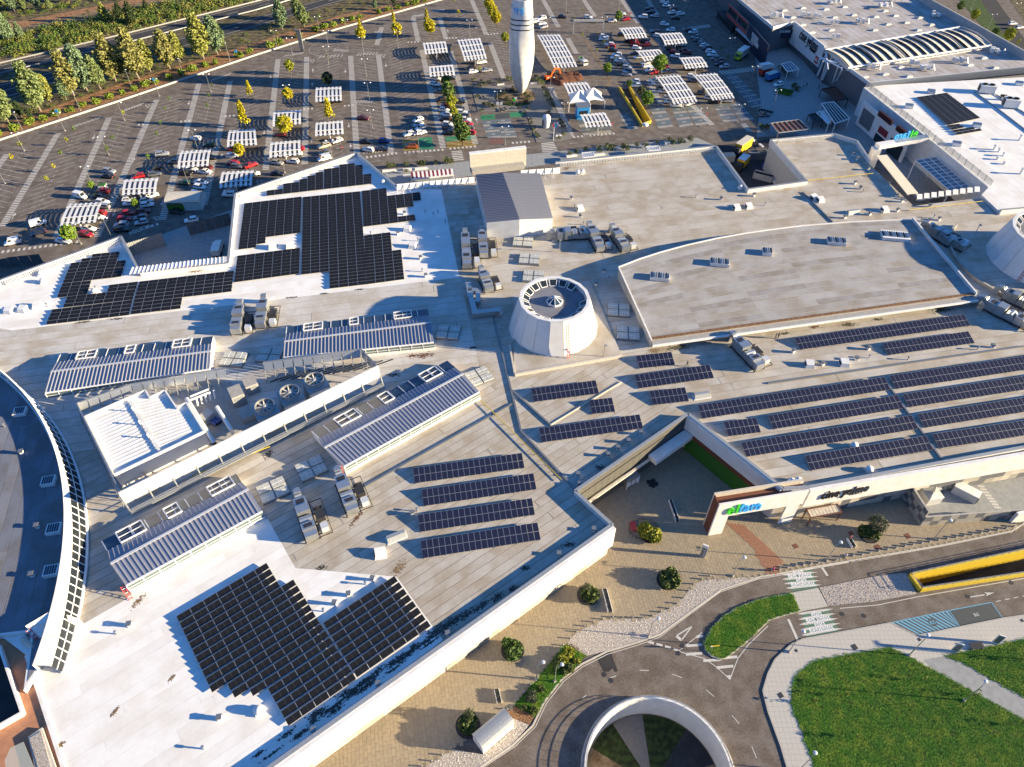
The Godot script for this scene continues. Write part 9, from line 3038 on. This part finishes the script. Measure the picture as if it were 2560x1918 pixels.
	t=thing("bottle_bank","small white and green recycling bank between parked cars","container",p)
	box_part(t,"body",Vector3(0,0.9,0),Vector3(2.2,1.8,1.6),mats.whitepaint)
	box_part(t,"lid",Vector3(0,1.9,0),Vector3(2.0,0.3,1.4),mats.green_wall)

# ---------------------------------------------------------------- cars
func car_proto(kind: String) -> Node3D:
	var t=thing("parked_car","car","car")
	var L: float={"hatch": 4.1,"sedan": 4.6,"suv": 4.5,"van": 4.5}[kind]
	var W: float={"hatch": 1.76,"sedan": 1.8,"suv": 1.88,"van": 1.85}[kind]
	var H: float={"hatch": 1.48,"sedan": 1.45,"suv": 1.68,"van": 1.9}[kind]
	var belt=0.92 if kind != "suv" else 1.05
	var hl=L*0.5; var hw=W*0.5
	var rings=[]
	# stations from tail to nose: x, top height, half width
	for s in [[-hl,0.62,hw*0.80],[-hl+0.12,belt*0.95,hw*0.93],[-hl*0.55,belt,hw],[0.0,belt,hw],[hl*0.45,belt*0.98,hw],[hl*0.78,belt*0.88,hw*0.95],[hl-0.1,belt*0.74,hw*0.86],[hl,0.55,hw*0.72]]:
		var r=[]
		var yt: float=s[1]; var w: float=s[2]
		for p in [[-w*0.92,0.28],[-w,0.45],[-w,yt*0.78],[-w*0.86,yt],[w*0.86,yt],[w,yt*0.78],[w,0.45],[w*0.92,0.28]]:
			r.append(Vector3(s[0],minf(p[1],yt),p[0]))
		rings.append(r)
	var mb=MB.new(); mb.loft(rings); part(t,"body",mb,mats.whitepaint)
	# cabin: base and roof outlines
	var rx0=-hl+(0.12 if kind != "sedan" else 0.75); var fx0=hl*(0.46 if kind != "van" else 0.62)
	var rx1=rx0+(0.42 if kind in ["hatch","suv"] else (0.75 if kind=="sedan" else 0.12)); var fx1=fx0-(0.78 if kind != "van" else 0.55)
	var bw=hw*0.88; var tw=hw*(0.72 if kind != "van" else 0.82)
	var B=[Vector3(rx0,belt-0.02,-bw),Vector3(fx0,belt-0.04,-bw),Vector3(fx0,belt-0.04,bw),Vector3(rx0,belt-0.02,bw)]
	var T=[Vector3(rx1,H,-tw),Vector3(fx1,H,-tw),Vector3(fx1,H,tw),Vector3(rx1,H,tw)]
	mb=MB.new(); mb.loft([B,T]); part(t,"roof",mb,mats.whitepaint)
	var face=func(a: Vector3,b: Vector3,c: Vector3,d: Vector3,k0: float,k1: float,h0: float,h1: float) -> MB:
		# inset window on the face a b (lower) c d (upper)
		var m=MB.new()
		var n=(b-a).cross(d-a).normalized()*0.012
		var ctr=(a+b+c+d)*0.25
		if n.dot(ctr-Vector3(0,ctr.y,0))<0 and absf(n.x)+absf(n.z)>0.001:
			n=-n
		var P=func(u: float,v: float) -> Vector3: return a.lerp(b,u).lerp(d.lerp(c,u),v)+n
		m.quad(P.call(k0,h1),P.call(k1,h1),P.call(k1,h0),P.call(k0,h0))
		return m
	part(t,"windscreen",face.call(B[1],B[2],T[2],T[1],0.05,0.95,0.08,0.93),mats.window_dark)
	part(t,"rear_window",face.call(B[3],B[0],T[0],T[3],0.08,0.92,0.25,0.9),mats.window_dark)
	for s in 2:
		var a: Vector3=B[0] if s==0 else B[3]; var b: Vector3=B[1] if s==0 else B[2]; var c: Vector3=T[1] if s==0 else T[2]; var d: Vector3=T[0] if s==0 else T[3]
		if kind=="van":
			part(t,"side_window",face.call(a,b,c,d,0.66,0.95,0.3,0.88),mats.window_dark)
		else:
			part(t,"side_window",face.call(a,b,c,d,0.12,0.5,0.2,0.88),mats.window_dark)
			part(t,"side_window",face.call(a,b,c,d,0.54,0.93,0.2,0.88),mats.window_dark)
	for e in [[hl*0.62,1],[hl*0.62,-1],[-hl*0.6,1],[-hl*0.6,-1]]:
		part(t,"wheel",wheel_mesh(0.32,0.24),mats.tyre,Transform3D(Basis.IDENTITY,Vector3(e[0],0.32,e[1]*(hw-0.1))))
	for s in [-1,1]:
		box_part(t,"headlight",Vector3(hl-0.1,0.62,s*hw*0.62),Vector3(0.18,0.14,0.34),mats.rib_light)
		box_part(t,"tail_light",Vector3(-hl+0.05,0.78,s*hw*0.72),Vector3(0.14,0.2,0.26),mats.red_paint)
	return t
func build_cars() -> void:
	var paint={"white": lin(0.78,0.78,0.78),"silver": lin(0.42,0.43,0.45),"grey": lin(0.16,0.165,0.175),"black": lin(0.012,0.012,0.014),"navy": lin(0.015,0.02,0.05),"blue": lin(0.02,0.05,0.22),"red": lin(0.42,0.012,0.015),"wine": lin(0.12,0.01,0.014),"green": lin(0.01,0.06,0.04),"orange": lin(0.36,0.09,0.02),"beige": lin(0.5,0.45,0.36)}
	var pm_={}
	for k in paint:
		var m=StandardMaterial3D.new()
		m.albedo_color=paint[k]; m.roughness=0.32; m.metallic=0.35 if k in ["silver","grey","blue"] else 0.0
		m.clearcoat_enabled=true; m.clearcoat=0.7; m.clearcoat_roughness=0.08
		pm_[k]=m
	var protos={}
	var kinds={"h": "hatch","s": "sedan","u": "suv","v": "van"}
	var kname={"h": "hatchback","s": "saloon car","u": "tall estate car","v": "panel van"}
	# area, tile, then x, y, image angle, kind, colour
	var W="white"; var Bk="black"
	var lists=[
		["in the left rows of the car park",0,[[1690,1200,8,"h",W],[1805,1255,0,"h","green"],[1400,1335,-8,"u","silver"],[1330,1460,-20,"s",Bk],[1195,1525,-10,"h","red"],[1335,1508,-8,"h","grey"],[945,1480,10,"h","silver"],[930,1522,8,"s",Bk],[1645,1462,6,"s",W],[1780,1450,5,"h","wine"],[1765,1485,6,"s",W],[1605,1500,5,"h",Bk],[1735,1578,8,"s",W],[1725,1618,8,"h",W],[1590,1582,5,"h","green"],[2010,1288,0,"h","red"],[2005,1348,-4,"h",W],[2010,1412,6,"h","red"],[2045,1440,4,"h","grey"],[2165,1430,-20,"s","red"],[1812,1365,0,"h",Bk],[890,1652,4,"h","red"],[1985,1655,-5,"h",W],[2110,1635,-20,"h","grey"],[2190,1505,-10,"h",W],[1500,1400,0,"h","grey"]]],
		["near the far left corner of the white roof",4,[[695,40,14,"v",W],[860,40,4,"s",Bk],[885,90,5,"h",W],[900,128,5,"h","silver"],[860,188,5,"h","red"],[845,222,5,"h",W],[330,275,-15,"v",W],[335,355,-15,"h","navy"],[112,438,-12,"v",W],[575,318,5,"h",W],[765,318,9,"s",W],[745,370,10,"h","red"],[548,425,9,"s",W],[560,372,8,"h",W],[1115,70,-4,"h",W],[1120,102,-4,"h",W],[1265,78,-8,"h",W],[1270,115,-8,"h",W],[1312,35,-15,"h",W],[1098,185,-4,"s","red"],[1235,170,-8,"h","wine"],[1075,236,-4,"h","red"],[1215,225,-8,"h","grey"],[1225,265,-10,"h","silver"],[1050,292,-3,"u","silver"],[1055,330,-5,"u",Bk],[1535,125,9,"h","silver"],[1525,172,8,"s",Bk],[1652,246,-10,"h",W],[1980,26,0,"u",W],[1700,15,0,"h",W]]],
		["in the middle rows of the car park",1,[[925,1022,6,"s","wine"],[950,1225,6,"s",Bk],[1105,1220,0,"h","blue"],[970,1296,8,"h",W],[1085,1288,-3,"s","navy"],[1320,1160,-15,"h",W],[1340,1266,0,"u","orange"],[1400,1038,-20,"h",W],[1400,1078,-18,"h","silver"],[1420,1108,-18,"h",W],[1425,1148,-15,"h",W],[700,1218,-20,"h",W],[590,1264,-15,"u","beige"],[600,1322,-14,"s","grey"],[590,1372,-14,"v",W],[185,1408,9,"h","silver"],[318,1396,6,"h",W],[185,1502,5,"s",Bk],[225,1345,0,"h",W],[366,1290,-5,"h","red"],[348,1332,-5,"h",W],[205,1165,0,"h","wine"],[690,876,-5,"s",Bk],[1945,540,-8,"u",W],[1875,622,-10,"h",W],[1850,592,-8,"h",Bk],[1990,611,-8,"s","silver"]]],
		["in the tree lined row of the car park",1,[[1555,682,6,"h",W],[1545,730,8,"h",W],[1580,792,5,"h","grey"],[1590,862,-12,"h",Bk],[1580,655,5,"h","red"],[1640,918,5,"h","red"],[1625,952,5,"h",W],[1640,992,5,"h",W],[1630,1032,5,"h",Bk],[1655,1076,5,"h",W],[1655,1108,5,"h","navy"],[1660,1150,5,"u",Bk],[1685,672,5,"h","grey"],[1755,882,-5,"s",Bk],[1755,942,-5,"h",Bk],[1775,972,5,"h",W],[1800,1002,5,"h","grey"],[1805,1036,5,"h",W],[1825,1076,5,"h","red"],[1836,1112,5,"h","grey"],[1846,1148,5,"h","red"]]],
		["behind the tower",2,[[190,190,-10,"u",W],[255,163,-12,"u",W],[262,207,-10,"h",W],[272,236,-12,"h","silver"],[435,148,4,"h",Bk],[655,152,3,"h",W],[700,187,3,"h","silver"],[865,182,-5,"h",W],[945,122,0,"h",W],[980,168,-5,"h","red"],[1130,150,4,"u",W],[1230,142,4,"h","silver"],[1190,78,4,"h","navy"],[1200,108,4,"h","navy"],[1315,20,0,"v",W],[1335,52,0,"h",W],[1390,78,4,"h","wine"],[1378,112,-8,"h",W],[1410,158,4,"h",Bk],[1315,212,5,"h",W],[1455,122,-5,"h",W]]],
		["in the row beside the trench",2,[[795,318,5,"h",W],[790,340,5,"h",W],[840,388,5,"h",W],[852,406,5,"h","red"],[875,438,5,"h",Bk],[905,475,4,"h",W],[890,502,4,"h",W],[925,527,4,"h",W],[950,557,5,"h","navy"],[990,587,5,"h","silver"],[995,617,5,"h","grey"],[990,645,5,"h","silver"],[1050,362,5,"h","red"],[1062,388,5,"h","red"],[1075,418,4,"h",W],[1150,388,-8,"h","red"],[1130,358,0,"h",Bk],[1010,352,0,"h",Bk],[950,303,0,"h",Bk],[1060,468,0,"h",Bk],[1090,498,0,"h",W],[1150,546,-4,"h",W],[1165,572,-10,"h",W],[1190,608,-10,"h",W],[1222,628,-10,"h","red"],[1315,583,-14,"h","red"],[1330,622,-8,"h","grey"]]],
		["in the shaded row before the cinema",2,[[1240,278,5,"h",Bk],[1262,313,5,"h",W],[1370,262,0,"h",W],[1350,398,5,"h",W],[1460,388,-4,"h",W],[1370,423,5,"h",Bk],[1480,438,5,"h","wine"],[1510,458,5,"h","wine"],[1410,488,5,"h",W],[1400,453,5,"h","wine"],[1530,263,-8,"h",Bk],[1562,280,-4,"h",W],[1585,323,-5,"h","grey"],[1605,348,-5,"h","grey"],[1660,397,-5,"h",W],[1682,418,-5,"h",Bk],[1710,447,-5,"h",W],[1725,475,-5,"h",W],[1755,507,-5,"h","grey"],[1785,527,-5,"h","wine"],[1790,556,-4,"h",Bk],[1832,578,-4,"h","silver"],[1640,377,-5,"h","grey"],[1520,597,0,"h",Bk],[1610,602,0,"h","grey"]]],
		["around the yellow ramp",2,[[1060,706,5,"h",W],[1075,743,0,"h",W],[1225,703,5,"h",W],[1250,728,5,"h",W],[1305,793,4,"h",W],[1345,852,4,"h",W],[1358,882,4,"h",W],[1415,914,2,"u",W],[1530,898,-14,"h",W],[1290,767,4,"h","grey"],[1550,663,5,"h",W],[1560,698,5,"h","grey"],[1735,883,5,"h",Bk],[1855,873,0,"h","silver"],[1640,807,5,"h","grey"],[1700,847,5,"h",W],[2178,995,-5,"h","grey"]]],
		["on the side road and the forecourt",3,[[90,732,-14,"h",W],[2110,207,-5,"h",W],[2165,242,-8,"h","silver"],[-30,995,-5,"h","grey"]]]]
	for l in lists:
		for c in l[2]:
			var a=deg_to_rad(c[2])
			var p=g(l[1],c[0],c[1],0.35)
			var q=g(l[1],c[0]+cos(a)*20,c[1]+sin(a)*20,0.35)
			var d=q-p
			p=Vector3(p.x,0.02,p.z)
			var turn=-atan2(d.z,d.x)
			if int(c[0]*7+c[1]) % 2==0:
				turn+=PI
			var label: String="%s %s parked %s" % [{"wine": "dark red","navy": "dark blue"}.get(c[4],c[4]),kname[c[3]],l[0]]
			var o: Node3D
			if not protos.has(c[3]):
				o=car_proto(kinds[c[3]])
				protos[c[3]]=o
				o.position=p; o.rotation.y=turn
				o.set_meta("label",label); o.set_meta("group","cars parked " + l[0])
			else:
				o=dup(protos[c[3]],p,turn,label,"cars parked " + l[0])
			for ch in o.get_children():
				if String(ch.name) in ["body","roof"]:
					ch.material_override=pm_[c[4]]

# ---------------------------------------------------------------- trees
func build_trees() -> void:
	# young trees of the car park: a few crowns, scaled and turned
	var crowns={"thin": [],"full": [],"cone": [],"gum": []}
	for i in 3:
		crowns["thin"].append([crown_mesh(700+i,2.0,3.6,0.75,"ball",26,9,0.16),trunk_mesh(700+i,3.0,0.06,6,0.5)])
		crowns["full"].append([crown_mesh(720+i,1.6,4.8,1.7,"ball",110,14,0.24),trunk_mesh(720+i,3.6,0.13,7,1.1)])
		crowns["cone"].append([crown_mesh(740+i,1.6,6.4,1.35,"cone",95,14,0.24),trunk_mesh(740+i,5.4,0.12,7,0.7)])
		crowns["gum"].append([crown_mesh(760+i,2.4,14.0,3.2,"gum",210,20,0.42),trunk_mesh(760+i,11.5,0.30,9,1.8,0.3)])
	var col={"g": lin(0.12,0.19,0.03),"y": lin(0.50,0.44,0.012),"yg": lin(0.34,0.36,0.02),"d": lin(0.04,0.07,0.02),"o": lin(0.13,0.15,0.07),"b": lin(0.19,0.30,0.025),"e1": lin(0.21,0.27,0.10),"e2": lin(0.28,0.275,0.085),"e3": lin(0.18,0.26,0.14),"e4": lin(0.32,0.34,0.08)}
	var cname={"g": "green","y": "golden yellow","yg": "yellow green","d": "dark green","o": "grey green","b": "bright green"}
	var hname={"thin": "slender tree with small %s crown","full": "round topped %s tree","cone": "upright pointed %s tree"}
	# tile, base x, base y, top x?, top y, kind, colour
	var lot=[[0,1467,893,830,"thin","g"],[0,1440,987,920,"thin","g"],[0,1800,957,890,"thin","g"],[0,1815,870,800,"thin","g"],[0,1840,780,715,"thin","o"],[0,1400,1105,1035,"thin","g"],[0,1370,1205,1130,"thin","g"],[0,1030,1135,1085,"thin","o"],[0,1085,1025,945,"thin","yg"],[0,655,1163,1085,"thin","g"],[0,600,1265,1188,"thin","yg"],[0,545,1378,1290,"thin","g"],[0,490,1490,1410,"thin","y"],[0,432,1607,1520,"thin","yg"],[0,990,1235,1160,"thin","g"],[0,945,1345,1255,"thin","g"],[0,1300,1412,1330,"thin","b"],[0,200,1302,1220,"thin","yg"],[0,130,1415,1325,"thin","y"],[0,805,1640,1565,"full","b"],[0,2165,835,690,"cone","y"],[0,2120,1100,868,"cone","y"],[0,2085,1368,1240,"full","y"],[1,300,640,515,"full","yg"],[1,290,885,757,"full","y"],[1,268,1190,1000,"full","y"],[1,640,1045,838,"cone","y"],[1,628,760,622,"full","d"],[1,915,365,235,"full","y"],[1,905,290,155,"cone","y"],[1,1190,210,98,"cone","y"],[1,1220,335,195,"full","y"],[1,1475,190,72,"cone","y"],[1,1505,320,165,"full","y"],[1,1750,178,85,"thin","y"],[1,1710,52,-25,"thin","yg"],[1,2012,110,-20,"full","y"],[1,2045,180,40,"full","y"],[1,2075,235,90,"full","y"],[1,2150,385,278,"full","yg"],[1,1640,762,650,"full","g"],[1,1665,885,708,"full","g"],[1,1690,955,818,"full","yg"],[1,1712,1025,922,"full","yg"],[1,1745,1125,983,"full","g"],[1,1782,1262,1058,"full","g"],[1,625,545,468,"thin","o"],[1,1935,652,570,"thin","yg"],[2,605,115,68,"thin","g"],[2,535,205,148,"thin","g"],[2,915,195,92,"full","b"],[2,480,125,85,"thin","yg"],[2,655,178,138,"thin","g"],[2,605,345,278,"thin","yg"],[2,790,402,338,"thin","g"],[2,730,475,418,"thin","yg"],[2,830,445,400,"thin","yg"],[2,820,648,542,"full","b"],[2,940,615,558,"thin","b"],[2,885,535,488,"thin","g"],[2,1262,645,470,"full","b"],[2,1010,765,688,"full","g"],[2,1110,850,738,"full","o"],[2,1158,940,785,"full","b"],[2,1855,535,475,"thin","g"],[2,1797,455,405,"thin","g"],[2,740,305,268,"thin","yg"],[4,640,445,288,"full","b"],[4,1178,138,60,"full","b"],[3,1760,190,80,"full","yg"],[3,2050,380,240,"full","yg"],[3,1640,110,10,"full","g"],[3,2130,420,330,"thin","yg"],[3,1940,330,240,"full","g"]]
	var base_h={"thin": 3.7,"full": 5.1,"cone": 6.7}
	var areas={0: "in the left part of the car park",1: "in the middle of the car park",2: "in the right part of the car park",3: "along the side road",4: "by the far left white roof corner"}
	var k=0
	for e in lot:
		var p=g(e[0],e[1],e[2],0)
		# height from the pixel of the top, straight above the base
		var h=1.0
		var lo=0.5; var hi=16.0
		for it in 24:
			h=(lo+hi)*0.5
			var y=proj_y(Vector3(p.x,h,p.z))
			var want: float=[0,480,960,1438][int(e[0])/4]+e[3]/3.451563
			if y>want:
				lo=h
			else:
				hi=h
		var s=clampf(h/base_h[e[4]],0.45,1.9)
		var v=crowns[e[4]][k % 3]
		var t=thing("%s_tree" % {"thin": "young","full": "round","cone": "pointed"}[e[4]],(hname[e[4]] % cname[e[5]])+" " + areas[int(e[0])],"tree",p,k*1.3,"trees " + areas[int(e[0])])
		var xf=Transform3D(Basis().scaled(Vector3(s,s,s)),Vector3.ZERO)
		part(t,"trunk",v[1],mats.trunk,xf)
		part(t,"crown",v[0],leaf_mat("tree_" + e[5],col[e[5]]),xf)
		k+=1
	# eucalyptus beside the highway
	for e in [[0,75,1060,700,"e1"],[0,190,1010,870,"d"],[0,270,1030,930,"d"],[0,350,960,530,"e1"],[0,440,880,640,"e4"],[0,575,860,660,"e3"],[0,640,830,440,"e2"],[0,760,790,380,"e3"],[0,870,770,480,"e1"],[0,1000,700,290,"e2"],[0,1060,660,420,"e1"],[0,1200,680,250,"e2"],[0,1300,620,340,"e4"],[0,1470,595,250,"e2"],[0,1560,540,270,"e4"],[0,1760,510,110,"e4"],[0,1880,470,130,"e3"],[0,1900,440,150,"e1"],[1,230,255,-10,"e3"],[1,420,235,30,"e1"],[1,370,170,-40,"e1"],[1,1030,85,-10,"e3"],[1,1190,40,-60,"d"],[0,90,370,90,"e3"],[0,190,340,190,"e3"],[0,20,60,-120,"e1"],[0,130,100,-90,"e3"],[0,220,90,-60,"e1"],[0,330,80,-60,"e3"],[0,440,90,-20,"e1"],[0,920,200,20,"e4"],[0,1050,170,20,"d"],[0,1150,210,10,"d"],[0,1270,100,0,"d"],[0,-60,200,0,"e3"],[0,600,20,-130,"d"]]:
		var p=g(e[0],e[1],e[2],0.05)
		var lo=1.0; var hi=26.0; var h=8.0
		for it in 24:
			h=(lo+hi)*0.5
			if proj_y(Vector3(p.x,h,p.z))>e[3]/3.451563:
				lo=h
			else:
				hi=h
		var s=clampf(h/14.6,0.2,1.4)
		var v=crowns["gum"][k % 3]
		var far: bool=e[2]<400 and e[0]==0 and e[1]<1300
		var t=thing("eucalyptus_tree",(("%s eucalyptus with a ragged %%s crown " % ("very tall" if s>0.95 else ("tall" if s>0.72 else ("middling" if s>0.5 else "low")))) % {"e1": "olive green","e2": "brownish green","e3": "grey green","e4": "yellowish green","d": "dark green"}[e[4]])+("on the far side of the highway" if far else "between the car park and the highway"),"tree",p,k*2.1,"eucalyptus trees by the highway")
		var xf=Transform3D(Basis().scaled(Vector3(s*0.95,s,s*0.95)),Vector3.ZERO)
		part(t,"trunk",v[1],mats.trunk_pale,xf)
		part(t,"crown",v[0],leaf_mat("tree_" + e[4],col[e[4]]),xf)
		k+=1
	# cypresses and thin poplars on the far bank
	var cyp=crown_mesh(801,0.3,7.0,0.7,"column",60,14,0.2); var ctr=trunk_mesh(801,5.0,0.1,2,0.2)
	for e in [[0,690,290],[0,810,230],[0,1020,190],[0,770,260],[0,1140,170]]:
		var p=g(e[0],e[1],e[2],0.05)
		var t=thing("cypress_tree","narrow dark cypress on the far highway bank","tree",p,0,"cypresses on the far bank")
		part(t,"trunk",ctr,mats.trunk); part(t,"crown",cyp,leaf_mat("tree_cyp",lin(0.045,0.075,0.02)))
func proj_y(p: Vector3) -> float:
	var a=deg_to_rad(PITCH)
	var q=p-Vector3(0,CAM_H,0)
	var y=q.y*cos(a)-q.z*sin(a); var z=-q.y*sin(a)-q.z*cos(a)
	return 959.0-FPX*y/z
